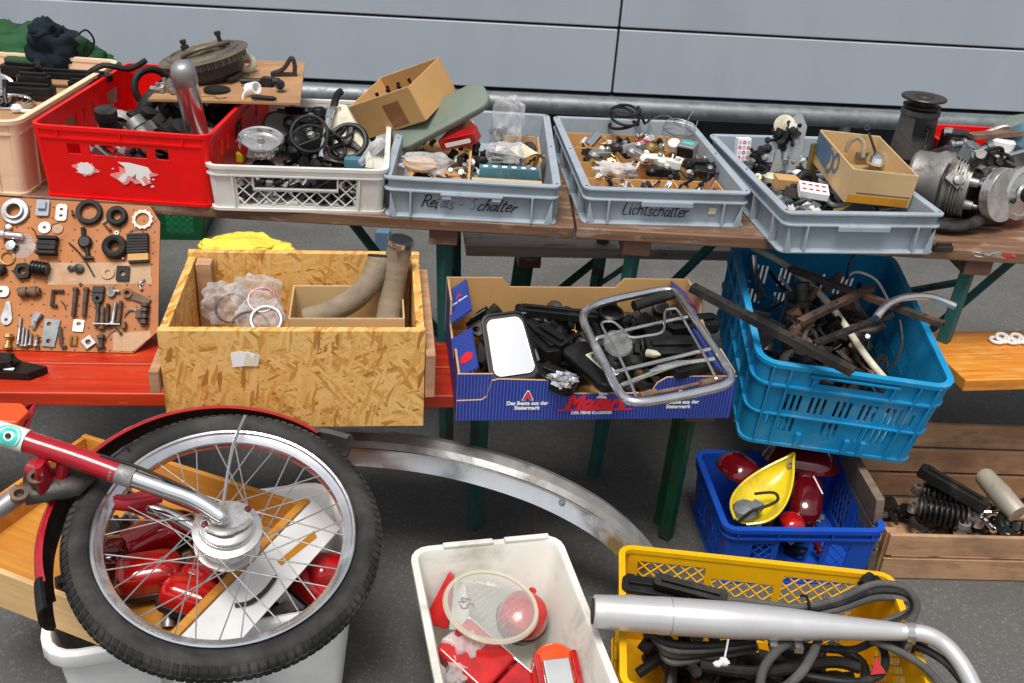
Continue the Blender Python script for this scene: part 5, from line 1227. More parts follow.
peg(m, 'ribbed_sleeve', 'black_plastic', 'short ribbed black sleeve beside the six sided ring', 'sleeve', 42, 270, -8)
m = MB(); m.blob((0, 0, .008), (.016, .014, .01), .3, 2, 8); peg(m, 'rubber_stop', 'black_rubber', 'black rubber lump cut off by the left edge', 'rubber stop', 1, 271)
m = MB(); m.lathe([(.0001, 0), (.016, 0), (.016, .010), (.012, .013), (.0001, .013)], 20); m.tube([(-.004, .012, .006), (-.008, .036, .006)], .0055, 8); m.tube([(.005, -.014, .006), (.012, -.042, .006)], .0055, 8); m.box((.011, -.038, .006), (.024, .006, .010)); peg(m, 'hinge_clamp', 'black_plastic', 'black round clamp with two arms', 'clamp', 86, 243, bevel=.001)
m = MB(); m.tube(sm([(-.035, .02, .003), (-.01, -.002, .006), (.012, -.03, .006), (.03, -.06, .003)], 5), .0018, 6); peg(m, 'wire', 'black_rubber', 'thin black wire crossing below the round clamp', 'wire', 84, 252)
m = ringm(.029, .012, .018); m.ring(.02, .009, 28, 8, T(0, 0, .014)); peg(m, 'rubber_buffer', 'black_rubber', 'fat oval black rubber buffer', 'buffer', 116, 248)
m = MB()
for i in range(7): m.box((0, .024 - .007 * i, .008), (.048, .0055, .016))
m.box((0, .003, .006), (.046, .048, .012)); m.mi = 1; m.box((.001, -.031, .007), (.047, .016, .014)); m.mi = 0; m.box((.002, -.041, .006), (.046, .005, .012)); peg(m, 'pedal_rubber', ['black_rubber', 'cardboard'], 'ribbed black pedal rubber with tan end at the right edge', 'pedal rubber', 139, 246, 5)
m = MB(); m.lathe([(.0001, 0), (.0115, 0), (.0115, .007), (.0001, .009)], 16, T(.006, 0, 0)); m.lathe([(.0001, 0), (.007, 0), (.007, .006), (.0001, .007)], 12, T(-.013, 0, 0)); m.box((-.006, 0, .003), (.018, .007, .006)); peg(m, 'cam', 'black_plastic', 'small black cam with a round head on the pale strip', 'cam', 77, 269)
peg(ringm(.016, .006, .003), 'fibre_washer', 'salmon_card', 'pinkish fibre washer on the pale strip', 'washer', 108, 273)
m = MB(); m.prism([rrect(.030, .036, .003), circ(.0065, 14)], 0, .006); peg(m, 'rubber_pad', 'black_rubber', 'square black rubber pad with a round hole', 'pad', 123.5, 274, bevel=.001)
m = MB(); m.prism([rrect(.026, .026, .010), circ(.004, 10, -.004)], 0, .005); peg(m, 'alloy_plate', 'polished_aluminium', 'bright oval plate at the left edge below the rubber stop', 'plate', 4, 292)
m = MB(); m.cyl((-.024, 0, .009), (.024, 0, .009), .009, 12); m.lathe([(.0001, -.008), (.012, -.008), (.012, .008), (.0001, .008)], 14, T(-.013, 0, .01) @ rot(0, 90, 0)); m.lathe([(.0001, -.008), (.012, -.008), (.012, .008), (.0001, .008)], 14, T(.010, 0, .01) @ rot(0, 90, 0)); peg(m, 'double_bush', 'rust_brown', 'pair of brown rusted bushes side by side', 'bush', 31, 293, 6)
m = MB(); m.tube([(.018, .018, .005), (-.006, .018, .005), (-.006, -.018, .005), (.006, -.018, .005)], .0045, 6); peg(m, 'c_bracket', 'rusty_steel', 'rusty C shaped bracket in the middle row', 'bracket', 56, 299)
for i, x in enumerate((75.5, 86)):
    m = bolt_mb(.070, .0052, 1.35); peg(MB(T(0, .035, .006) @ rot(90, 0, 0)).add(m.v, m.f), 'pin', 'rusty_steel', 'long worn steel pin standing in a pair', 'pin', x, 303, group='pair of long steel pins on the peg board')
m = MB(); m.prism([[(-.013, -.008)] + [(.013 * cos(a), -.008 - .013 * sin(a)) for a in (PI * .8, PI * .6, PI * .4, PI * .2)] + [(.013, -.008), (.013, .022), (-.013, .022)], circ(.0042, 10, 0, -.008)], 0, .010); m.box((0, .008, .011), (.028, .006, .004)); peg(m, 'clevis', 'black_plastic', 'blue black clevis with a hole', 'clevis', 99, 296, bevel=.001)
m = MB(); m.lathe([(.0001, 0), (.009, 0), (.009, .008), (.0001, .01)], 12); m.cyl((0, .0, .006), (0, .016, .006), .006, 8); m.box((.010, .006, .006), (.018, .006, .006)); peg(m, 'grease_nipple', 'grey_metal', 'small metal tap with a side spout', 'tap', 112, 294)
m = MB(); m.lathe([(.006, 0), (.012, 0), (.012, .010), (.006, .010)], 16, T(-.022, .004, 0), closed=True); m.prism([(-.012, -.007), (.032, -.010), (.034, .004), (-.010, .012)], 0, .006); peg(m, 'lever', 'rust_brown', 'brown rusted lever with a round eye', 'lever', 137, 298, -14)
m = MB(); m.prism([[(.0, .034), (.004, .034), (.013, -.006), (.011, -.016), (.004, -.022), (-.004, -.022), (-.011, -.016), (-.013, -.006), (-.004, .034)], circ(.004, 10, 0, -.010)], 0, .003); peg(m, 'drop_plate', 'zinc', 'drop shaped steel plate with a hole at the left', 'plate', 7.4, 316)
for x, y, L in ((19, 345, .066), (23, 347, .046), (26.5, 347, .044), (31, 346, .03)):
    m = bolt_mb(L, .0032, 1.8); peg(MB(T(0, 0, .005) @ rot(-90, 0, 0)).add(m.v, m.f), 'screw', 'zinc', 'bright slim screw standing in the group of four', 'screw', x, y, group='four bright screws on the peg board')
m = MB(); m.tube(sm([(-.006, -.02, .004), (-.002, .0, .007), (.006, .018, .008)], 4), [.004, .005, .006, .007, .008, .008, .0085, .009, .009], 8); peg(m, 'chrome_lever', 'chrome', 'short bright chrome lever', 'lever', 37.4, 321)
m = bolt_mb(.028, .0042, 1.6); peg(MB(T(0, 0, .006) @ rot(-90, 0, 0)).add(m.v, m.f), 'short_screw', 'grey_metal', 'single short grey screw right of the four bright ones', 'screw', 37, 347)
m = bolt_mb(.032, .0055, 1.7, True); peg(MB(T(0, 0, .007) @ rot(-90, 0, 0)).add(m.v, m.f), 'brass_bolt', 'brass', 'short brass coloured bolt at the lower left', 'bolt', 9, 349)
m = MB(); m.prism([[(-.016, -.032), (.012, -.034), (.020, .030), (-.016, .034)], circ(.0055, 12, -.004, .02), circ(.0055, 12, -.002, -.02)], 0, .004); peg(m, 'steel_plate', 'galvanised', 'galvanised plate with two round holes', 'plate', 51, 333)
m = MB(); m.tube(sm([(-.004, .025, .005), (.0, .0, .005), (.004, -.018, .005), (.014, -.022, .005)], 4), .0045, 6); peg(m, 'rusty_hook', 'rusty_steel', 'rusty hook right of the galvanised plate', 'hook', 61.5, 338)
m = MB(); m.prism([rrect(.024, .028, .003), rrect(.011, .009, .002, 2, .0, .004)], 0, .003); peg(m, 'white_clip', 'polished_aluminium', 'bright square clip under the long pins', 'clip', 79, 326, -3)
m = MB(); m.tube([(-.006, .012, .004), (-.006, -.010, .004), (.006, -.010, .004), (.006, .012, .004)], .003, 6); peg(m, 'shackle', 'brass', 'small U shaped shackle under the bright clip', 'shackle', 74, 341)
m = MB(); m.prism([[(-.013, -.013), (.013, -.013), (.013, .013), (-.013, .013)], circ(.006, 12)], 0, .006); peg(m, 'square_nut', 'zinc', 'square nut turned on its corner', 'nut', 89, 342.5, 40, bevel=.001)
m = MB(); m.cyl((0, -.016, .007), (0, .016, .007), .0055, 8); m.lathe([(.0001, -.004), (.010, -.004), (.010, .004), (.0001, .004)], 6, T(0, .010, .007) @ rot(90, 0, 0)); m.lathe([(.0001, -.004), (.010, -.004), (.010, .004), (.0001, .004)], 6, T(0, -.012, .007) @ rot(90, 0, 0)); peg(m, 'spindle', 'rusty_steel', 'stubby rusty spindle with two nuts', 'spindle', 102, 342)
for x, mt, dy in ((97.8, 'rusty_steel', 0), (102.4, 'rust_brown', 3), (108, 'dark_metal', 0), (113.3, 'grey_metal', -2), (119, 'rusty_steel', -3)):
    m = bolt_mb(.055, .0046, 1.6); peg(MB(T(0, 0, .006) @ rot(-90, 0, 0)).add(m.v, m.f), 'bolt', mt, 'used steel bolt hanging head down in the row of five', 'bolt', x, 327 + dy, -3 if x > 110 else 2, group='row of five used bolts on the peg board')
m = MB(); m.box((0, 0, .0125), (.062, .0016, .0012)); peg(m, 'wire_tie', 'worn_chrome', 'thin wire holding the row of five bolts', 'wire', 108, 325)
m = MB(); m.box((0, 0, .007), (.010, .018, .012)); peg(m, 'rusty_nut', 'rust_brown', 'small rusty block right of the five bolts', 'nut', 125, 326, bevel=.002)
m = MB(); m.tube(sm([(-.016, -.006, .003), (-.006, .006, .003), (.008, .006, .003), (.016, -.004, .003)], 4), .0028, 6); peg(m, 'spring_clip', 'worn_chrome', 'curved wire spring clip at the lower right', 'clip', 132, 313)
m = MB(); m.cyl((0, -.024, .007), (0, .026, .007), .006, 8)
for y in (-.02, -.006, .01, .022): m.lathe([(.0001, -.004), (.0105, -.004), (.0105, .004), (.0001, .004)], 6, T(.001, y, .007) @ rot(90, 0, 0))
m.box((-.012, .0, .006), (.012, .02, .012)); peg(m, 'threaded_spindle', 'rusty_steel', 'rusty threaded spindle with several nuts at the right edge', 'spindle', 145, 315)
rn = random.Random(77)
for i in range(26):
    px, py = rn.uniform(4, 148), rn.choice((222, 236, 262, 288, 308, 322, 338, 346)) + rn.uniform(-6, 6)
    k = i % 3
    if k == 0: m_ = bolt_mb(rn.uniform(.012, .022), .0022, 1.8); m = MB(T(0, 0, .004) @ rot(-90, 0, 0)).add(m_.v, m_.f); nm, cat, lb = 'small_screw', 'screw', 'tiny screw hung between the larger parts'
    elif k == 1: m = ringm(rn.uniform(.004, .007), .002, .002, 14); nm, cat, lb = 'small_washer', 'washer', 'tiny washer hung between the larger parts'
    else: m = MB(); m.tube([(-.012, 0, .002), (0, .003, .003), (.012, 0, .002)], .0012, 5); nm, cat, lb = 'wire_tie', 'wire', 'short wire tie between the larger parts'
    mt = rn.choice(('dark_metal', 'rusty_steel', 'grey_metal')); w_ = {'dark_metal': 'dark', 'rusty_steel': 'rusty', 'grey_metal': 'grey'}[mt]
    peg(m, nm, mt, w_ + ' ' + lb, cat, px, py, rn.uniform(-60, 60), f'{w_} {cat}s between the larger parts on the peg board')
# black cap on the red bench
m = MB(); m.prism([(-.055, -.02), (-.02, -.035), (.05, -.025), (.075, .012), (.02, .02), (-.06, .028)], 0, .018); m.blob((-.03, .0, .02), (.04, .03, .02), .3, 2, 3, box=.4); solo(m, 'black_bracket', 'black_plastic', 'black plastic bracket lying on the left end of the red bench', 'bracket', T(at(14, 372, .497)) @ rot(0, 0, -5), bevel=.002)
m = MB(); m.prism(rrect(.022, .010, .002, 2), 0, .001); solo(m, 'white_tag', 'paper', 'small white tag on the black bracket on the red bench', 'tag', T(at(9, 369, .5165)))

# ------------------------------------------------------------------ chipboard box contents
OC = lambda x, y, z: OSM @ V((x, y, z))
bag(226, 303, .655, (.055, .05, .045), 31, 'clear bag of grey parts at the left in the chipboard box', amp=.4)
bag(258, 296, .675, (.06, .035, .05), 35, 'clear bag with red and black gaskets standing in the chipboard box', R=rot(-20, 0, -10), amp=.35)
bag(262, 318, .655, (.06, .045, .03), 39, 'clear bag holding a grey ring in front of the others', R=rot(20, 0, -10), amp=.35)
for px, py, z, R_, r_, mt, lb in ((232, 308, .655, .035, .003, 'dark_metal', 'dark gasket ring showing through the left clear bag'), (262, 300, .68, .03, .003, 'red_lens', 'red gasket ring inside the standing clear bag'), (266, 320, .668, .032, .004, 'zinc', 'grey metal ring inside the front clear bag'), (250, 328, .655, .04, .003, 'rust_brown', 'brown gasket ring leaning under the front clear bag')):
    m = MB(); m.ring(R_, r_, 28, 6); solo(m, 'gasket_ring', mt, lb, 'ring', T(at(px, py, z)) @ rot(35, 10, 0))
heap(OSM, -.20, -.06, .06, .3, .03, .08, 10, 51, 'the chipboard box', ('bush', 'block', 'gear'), ('grey_metal', 'rust_brown', 'dark_metal', 'cast_aluminium'), .03, .05)
m = MB(); m.prism(rrect(.09, .05, .01), 0, .05); solo(m, 'brown_pack', 'cardboard', 'brown paper pack under the clear bags in the chipboard box', 'pack', OSM @ T(-.13, .06, .095) @ rot(0, 0, 6), bevel=.003)
a, b, c_, d_ = at(288, 319, .665), at(405, 319, .665), at(298, 283, .665), at(404, 284, .665)
dd = (b - a).normalized(); cw = (b - a).length
ICM = framem(a, b, .665 - .13) @ T(cw / 2, 0, 0)
carton('inner_carton', 'shallow open carton inside the chipboard box holding two bent hoses', ICM, cw, .17, .13, 'pale_cardboard')
def hose(pts, r, name, label, clampat=None, mt='beige_fabric'):
    P = sm(pts, 8); t = thing(name, label, 'hose', T(P[0])); om = T(-P[0])
    m = MB(om); n = len(P); rr = [r * (1 + .05 * noise.noise(V((i * .7, 2, r * 100))) + (.02 if i % 2 else 0)) for i in range(n)]
    m.tube(P, rr, 20); m.build('wrapped_hose', mt, t, sharp=60)
    m = MB(om); mm = axis_m(P[-1], P[-1] - P[-2]); m.lathe([(r * .8, -.001), (r * 1.03, -.002), (r * 1.03, .003), (r * .8, .003)], 24, mm, closed=True); m.build('end_ring', 'dark_metal', t)
    m = MB(om); m.lathe([(.0001, .001), (r * .8, .001), (r * .8, .0016), (.0001, .0016)], 20, mm); m.build('bore', 'wall_dark', t)
    if clampat is not None:
        m = MB(om); mm = axis_m(P[clampat], P[clampat] - P[clampat - 1]); m.lathe([(r * 1.03, -.006), (r * 1.09, -.006), (r * 1.09, .006), (r * 1.03, .006)], 24, mm, closed=True); m.box(mm @ V((r * 1.12, 0, 0)), (.012, .014, .012)); m.build('hose_clamp', 'worn_chrome', t)
hose([at(306, 320, .61), at(330, 312, .63), at(354, 299, .66), at(371, 281, .70), at(379, 263, .74), at(380, 256, .755)], .027, 'elbow_hose', 'bent grey brown fabric wrapped hose lying in the inner carton')
hose([at(386, 330, .60), at(390, 308, .64), at(394, 285, .69), at(397, 262, .745), at(401, 240, .80)], .028, 'upright_hose', 'upright fabric wrapped hose with a steel clamp at its top', -2)

# ------------------------------------------------------------------ banana box contents
heap(BAM, -.27, .28, .08, .41, .05, .085, 40, 62, 'the blue fruit tray', mats=('black_plastic', 'black_rubber', 'dark_metal', 'black_plastic'), s0=.04, s1=.07)
heap(BAM, -.27, .28, .03, .40, .008, .06, 96, 61, 'the blue fruit tray', mats=('black_plastic', 'black_plastic', 'black_rubber', 'dark_metal'), s0=.04, s1=.08)
def mirror(M, w, h, name, label, depth=.03, taper=.85):
    t = thing(name, label, 'mirror', M)
    o = [(x * (1 - (1 - taper) * (.5 + y / h)), y) for x, y in rrect(w, h, .022, 6)]
    m = MB(); sc = lambda k, dz: [(x * k, y * k, dz) for x, y in o]
    m.loft([sc(.75, -depth), sc(.96, -depth * .55), sc(1.0, -.004), sc(1, .003), sc(.94, .004), sc(.92, .001)], cap1=True); m.build('housing', 'black_plastic', t, sharp=50)
    m = MB(); m.loft([sc(.80, .0045), sc(.80, .0050)]); m.build('glass', 'mirror_glass', t)
    m = MB(); m.loft([sc(.815, .0046), sc(.815, .0055), sc(.795, .0055), sc(.795, .0046)], wrap=True); m.build('edge_trim', 'worn_chrome', t)
    return t
mirror(T(at(509, 347, .632)) @ rot(40, -4, 17), .115, .165, 'wing_mirror', 'large black framed wing mirror leaning at the left of the fruit tray')
t = thing('flat_mirror', 'long flat black mirror housing with a yellowed handwritten label', 'mirror', T(at(593, 364, .625)) @ rot(14, 0, -60))
m = MB(); o = rrect(.18, .062, .02, 6); m.loft([[(x * k, y * k, z) for x, y in o] for k, z in ((.9, -.022), (1, -.014), (1, .0), (.97, .005), (.9, .0065))]); m.build('housing', 'black_plastic', t, sharp=50)
m = MB(); m.prism(rrect(.105, .020, .002, 2), .007, .0076, T(.022, .010, 0)); m.build('label', 'yellowed_paper', t)
handwrite('Monza 235', .014, .0016, 'ink', t, T(-.024, .004, .0079), seed=8)
# chromed luggage rack lying across the tray
zr = .668
Q = lambda px, py, dz=0: at(px, py, zr + dz)
qc = Q(655, 345)
t = thing('luggage_rack', 'tubular chrome luggage rack lying across the blue fruit tray', 'luggage rack', T(qc)); om = T(-qc)
m = MB(om); outer = [Q(583, 318), Q(592, 307), Q(612, 300), Q(640, 294), Q(664, 290), Q(676, 293), Q(684, 303), Q(705, 335), Q(727, 368), Q(731, 377), Q(725, 385), Q(700, 392), Q(665, 399), Q(642, 402), Q(628, 400), Q(618, 390), Q(605, 365), Q(592, 340)]
m.tube(sm(outer, 4, True), .0094, 12, closed=True); m.build('outer_tube', 'bright_chrome', t)
def rod(nm, pts, r, mt='worn_chrome', dz=.008): 
    m = MB(om); m.tube(sm([Q(x, y, dz) for x, y in pts], 5), r, 8); m.build(nm, mt, t)
rod('cross_bar', [(597, 338), (640, 327), (687, 317)], .0042); rod('cross_bar', [(615, 372), (660, 361), (710, 349)], .0042); rod('cross_bar', [(622, 385), (650, 374), (680, 364), (714, 359)], .0048, 'worn_chrome', .004)
rod('cross_bar', [(642, 395), (680, 388), (722, 378)], .0042, 'rust_brown', .004)
rod('wire_loop', [(636, 396), (622, 362), (603, 328), (604, 322), (613, 322), (622, 329), (630, 337), (645, 336), (663, 331), (665, 312), (672, 309), (679, 312), (698, 345), (706, 358), (716, 378)], .0030, 'worn_chrome', .014)
for pp in (((640, 396), (655, 392)), ((700, 384), (714, 380))): 
    m = MB(om); m.tube([Q(*pp[0], .006), Q(*pp[1], .006)], .0075, 10); m.build('clamp_sleeve', 'rust_brown', t)
m = MB(om); m.tube([Q(650, 371, .010), Q(660, 368, .010), Q(678, 363, .010), Q(690, 361, .010)], [.004, .010, .010, .004], 8, flat=(.4, 1)); m.build('flat_lug', 'worn_chrome', t)
m = MB(); m.tube(sm([at(634, 306, .655), at(650, 301, .66), at(672, 294, .665)], 5), .013, 14); solo(m, 'handlebar_grip', 'black_rubber', 'worn dark rubber grip under the back of the luggage rack', 'grip')
m = MB(); m.lathe([(.0001, 0), (.028, 0), (.030, .012), (.030, .03), (.024, .034), (.022, .02), (.0001, .02)], 24); solo(m, 'black_cup', 'black_plastic', 'round black cup at the back of the fruit tray', 'cup', T(at(610, 322, .61)) @ rot(12, 0, 0))
for i, (px, py, z, L, w_, h_, rz, tl, lb) in enumerate(((560, 318, .60, .22, .03, .02, -4, (0, 0), 'long black plastic rail along the back of the fruit tray'), (552, 345, .60, .10, .035, .03, -50, (10, 0), 'black ribbed arm right of the wing mirror'), (538, 350, .575, .16, .05, .04, -62, (0, 0), 'black curved bracket against the wing mirror'), (690, 330, .59, .14, .05, .03, 20, (10, 0), 'wide black plastic cover under the luggage rack'), (670, 350, .60, .12, .06, .02, 10, (16, 0), 'black flat panel in the middle under the rack'), (555, 385, .57, .09, .06, .03, -20, (0, 10), 'black angular block at the front of the fruit tray'), (690, 372, .60, .10, .04, .02, 30, (0, 0), 'dark clear panel under the front of the rack'))):
    strip(px, py, z, L, w_, h_, rz, lb, name='cover', cat='cover', tilt=tl)
m = MB(); m.lathe([(.0001, 0), (.03, .002), (.034, .008), (.03, .014), (.0001, .016)], 24); solo(m, 'lamp_glass', 'clear_glass', 'round clear lamp glass under the rack', 'lamp glass', T(at(617, 345, .635)) @ rot(35, 10, 0))
m = MB(); m.tube([(0, 0, 0), (.02, .0, .004), (.032, 0, .006)], [.009, .009, .002], 10); solo(m, 'white_plug', 'cream_paint', 'small cream pointed plug under the rack', 'plug', T(at(647, 353, .625)) @ rot(0, 0, -30))
m = MB(); m.blob((0, 0, .012), (.03, .02, .014), .6, 3, 5); solo(m, 'crushed_foil', 'chrome', 'crumpled shiny foil at the front of the fruit tray', 'foil', T(at(563, 384, .605)))

# ------------------------------------------------------------------ rusty frame parts in the tall blue crate
def bar(pts, r, name, mt, label, n=8, flat=None, cat='bar', k=5):
    m = MB(); m.tube(sm(pts, k), r, n, flat=flat); return solo(m, name, mt, label, cat)
def channel(p, q, w_, h_, name, mt, label, holes=0, up=(0, 0, 1)):
    """pressed steel channel from p to q"""
    M = axis_m(p, q - p, up); L = (q - p).length; m = MB()
    o = [(-w_ / 2, 0), (w_ / 2, 0), (w_ / 2, -h_), (w_ / 2 - .003, -h_), (w_ / 2 - .003, -.003), (-w_ / 2 + .003, -.003), (-w_ / 2 + .003, -h_), (-w_ / 2, -h_)]
    m.loft([[(x, y, 0) for x, y in o], [(x, y, L) for x, y in o]])
    t = thing(name, label, 'frame part', M); m.build('channel', mt, t)
    for i in range(holes):
        h = MB(); h.prism(circ(w_ * .2, 10), .0003, .0009, T(0, 0, L * (i + .7) / (holes + .4)) @ rot(-90, 0, 0)); h.build('hole', 'wall_dark', t)
    return t
channel(at(693, 284, .68), at(855, 369, .60), .026, .018, 'angle_rail', 'dark_metal', 'long black perforated rail sticking out of the left side of the blue crate', 7)
channel(at(790, 266, .63), at(944, 322, .655), .020, .014, 'rusty_channel', 'rusty_steel', 'rusty steel channel reaching over the right rim of the blue crate', 6)
channel(at(800, 320, .615), at(872, 285, .66), .020, .014, 'short_channel', 'rusty_steel', 'short rusty channel crossing the black rail', 3)
channel(at(815, 342, .60), at(892, 312, .645), .018, .010, 'drilled_strip', 'dark_metal', 'dark drilled strip with many holes above the front of the blue crate', 9)
bar([at(752, 247, .62), at(790, 268, .61), at(830, 305, .58), at(865, 355, .54), at(890, 385, .50)], .009, 'frame_tube', 'cream_paint', 'long cream tan tube running down into the blue crate', 12, cat='tube')
bar([at(753, 255, .58), at(755, 275, .53), at(762, 300, .48)], .012, 'grey_tube', 'worn_chrome', 'short worn tube standing at the back left of the blue crate', 12, cat='tube')
bar([at(876, 318, .655), at(886, 306, .67), at(903, 298, .675), at(930, 297, .67), at(955, 306, .655)], .0095, 'chrome_tube', 'worn_chrome', 'curved shiny tube poking over the right rim of the blue crate', 12, cat='tube')
bar([at(847, 279, .63), at(850, 262, .68), at(860, 248, .72), at(868, 240, .75)], .004, 'brake_cable', 'dark_metal', 'stiff dark cable rising from the blue crate', cat='cable')
bar([at(848, 276, .62), at(858, 272, .64), at(876, 280, .63), at(888, 300, .60)], .0035, 'clear_hose', 'white_plastic', 'thin pale hose arching at the back of the blue crate', cat='hose')
bar([at(900, 320, .63), at(902, 345, .58), at(893, 368, .52)], .003, 'thin_cable', 'dark_metal', 'thin dark cable hanging inside the right of the blue crate', cat='cable')
for i, (x0, y0, x1, y1, z0, z1) in enumerate(((762, 312, 772, 288, .60, .67), (778, 322, 796, 298, .60, .67))):
    p, q = at(x0, y0, z0), at(x1, y1, z1); M = axis_m(p, q - p, (0, -1, .4)); m = MB(M @ rot(-90, 0, 0)); L = (q - p).length
    m.prism([[(-.022, 0), (.022, 0), (.014, L), (.006, L + .008), (-.006, L + .008), (-.014, L)], circ(.006, 10, 0, L - .004)], -.002, .002); solo(m, 'gusset_plate', 'dark_metal', 'dark steel gusset plate with a hole standing on the black rail', 'plate', None, 'gusset plates in the blue crate')
heap(BBM, -.18, .18, .02, .25, .01, .17, 44, 72, 'the tall blue crate', ('lever', 'bracket', 'hose', 'bush'), ('dark_metal', 'black_plastic', 'black_rubber'), .05, .09)
heap(BBM, -.16, .16, .06, .5, .02, .10, 20, 71, 'the tall blue crate', ('lever', 'bracket', 'hose', 'bush'), ('rusty_steel', 'dark_metal', 'black_plastic', 'rust_brown'), .05, .10)
heap(BBM, -.15, .13, .08, .45, .17, .25, 30, 73, 'the tall blue crate', ('lever', 'bracket', 'bush', 'hose'), ('rusty_steel', 'dark_metal', 'black_plastic', 'rust_brown', 'dark_metal'), .04, .08)
for i in range(14):
    rn = random.Random(100 + i); p = BBM @ V((rn.uniform(-.15, .12), rn.uniform(.1, .5), .24)); q = BBM @ V((rn.uniform(-.15, .15), rn.uniform(.05, .5), .06))
    m = MB(); m.tube(sm([p, (p + q) / 2 + V((rn.uniform(-.05, .05), 0, .03)), q], 5), rn.uniform(.004, .008), 8); solo(m, 'rod', ('rusty_steel', 'dark_metal', 'grey_metal')[i % 3], f'{("rusty", "dark", "grey")[i % 3]} metal rod lying deep in the tall blue crate', 'rod', None, f'{("rusty", "dark", "grey")[i % 3]} rods in the blue crate')

# ------------------------------------------------------------------ engine and cylinder at the right end of the table
p0 = at(904, 176, .79); ptop = aty(918, 104, p0.y); Hc = ptop.z - .79
t = thing('dynamo', 'upright cylindrical motor unit with flat pulley on top at the right end', 'motor unit', T(p0.x, p0.y, .782))
m = MB(); R0 = .060
m.lathe([(.0001, 0), (R0, 0), (R0, Hc * .25), (R0 * .97, Hc * .26), (R0 * .93, Hc * .55), (R0 * .85, Hc * .9), (R0 * .9, Hc * .91), (R0 * .9, Hc * .97), (.0001, Hc)], 32); m.build('body', 'dark_cast', t)
m = MB(); m.lathe([(R0 * .94, Hc * .26), (R0 * 1.02, Hc * .24), (R0 * 1.02, Hc * .34), (R0 * .93, Hc * .35)], 32, closed=True); m.build('band', 'black_plastic', t)
m = MB(); m.lathe([(.0001, Hc + .002), (.052, Hc + .002), (.052, Hc + .007), (.036, Hc + .010), (.036, Hc + .018), (.061, Hc + .024), (.063, Hc + .028), (.060, Hc + .031), (.03, Hc + .031), (.024, Hc + .036), (.014, Hc + .040), (.0001, Hc + .040)], 36); m.build('pulley', 'dark_metal', t)
m = MB(); m.box((-.005, -R0 * .86, Hc * .8), (.04, .02, .05), rot(0, 0, 0)); m.build('window', 'wall_dark', t)
m = MB(); m.tube([(.012, -R0 * .95, Hc * .80), (.012, -R0 * 1.04, Hc * .4), (.02, -R0 * 1.06, .03)], [.006, .009, .007], 8, flat=(.5, 1)); m.lathe([(.0001, -.008), (.013, -.008), (.013, .008), (.0001, .008)], 12, T(.012, -R0 * .95, Hc * .82) @ rot(90, 0, 0)); m.build('lever', 'chrome', t)
m = MB(); m.box((.098, -.05, Hc * .62), (.075, .05, .068)); m.build('regulator_box', 'black_plastic', t, bevel=.006, bseg=2)
m = MB(); m.box((.098, -.0765, Hc * .62), (.045, .003, .042)); m.build('regulator_lid', 'dark_metal', t, bevel=.002)
for i, (x, z) in enumerate(((.06, .12), (.075, .05), (.085, .16), (.06, .19))):
    m = MB(); m.lathe([(.0001, 0), (.012, 0), (.012, .02), (.007, .022), (.0001, .022)], 8, T(x, -.055, z * Hc / .25) @ rot(80, 0, 20 * i)); m.build('bolt', 'grey_metal', t)
# engine block
pe = at(955, 222, .79)
t = thing('engine', 'greasy aluminium motorcycle engine block lying on the right end of the table', 'engine', T(pe.x + .0, pe.y, .782) @ rot(0, 0, 12) @ Matrix.Scale(.84, 4))
A = rot(90, 0, -38)      # main axis of the crankcase, turned to the camera
m = MB(T(-.03, .10, .105) @ rot(0, 90, -42))
m.lathe([(.0001, -.085), (.075, -.085), (.085, -.075), (.088, -.02), (.10, .0), (.102, .03), (.09, .045), (.09, .10), (.0001, .10)], 40); m.build('crankcase', 'cast_aluminium', t)
for i in range(5):
    a = rad(72 * i + 20); m = MB(T(.02, .045, .11) @ rot(0, 90, -42)); m.lathe([(.0001, .0), (.016, .0), (.014, .03), (.008, .032), (.008, .045), (.0001, .046)], 12, T(.062 * cos(a), .062 * sin(a), .02)); m.build('bolt_boss', 'grey_metal', t)
m = MB(); m.blob((.07, .10, .10), (.12, .10, .095), .25, 2.2, 5, box=.45, nu=30, nv=20); m.build('gearbox_housing', 'oily_metal', t, sharp=60)
# half-round cover and flywheel
CM = T(.095, -.04, .115) @ rot(80, 0, 18)
m = MB(CM); n = 24; o = [(.082 * cos(a), .082 * sin(a)) for a in (rad(70 + 215 * i / n) for i in range(n + 1))] + [(.03, -.075), (.018, -.03), (.0, .02), (.02, .06)]; m.prism(o, -.01, .022); m.build('half_cover', 'polished_aluminium', t, bevel=.006, bseg=3)
FM = T(.180, -.03, .115) @ rot(80, 0, 18)
m = MB(FM); m.lathe([(.0001, -.02), (.082, -.02), (.084, .0), (.07, .006), (.064, .0), (.03, .004), (.022, .012), (.0001, .012)], 40); m.build('flywheel', 'polished_aluminium', t)
m = MB(FM); m.lathe([(.020, .0121), (.026, .0121), (.024, .022), (.018, .022)], 24, closed=True); m.build('seal', 'black_rubber', t)
m = MB(FM); m.lathe([(.0001, .0122), (.017, .0122), (.017, .026), (.011, .028), (.011, .048), (.009, .05), (.0001, .05)], 14); m.build('shaft', 'grey_metal', t)
for a in (40, 200, 310):
    m = MB(FM); m.lathe([(.0001, .004), (.009, .004), (.009, .010), (.0001, .011)], 10, T(.05 * cos(rad(a)), .05 * sin(rad(a)), 0)); m.build('rivet', 'dark_metal', t)
m = MB()
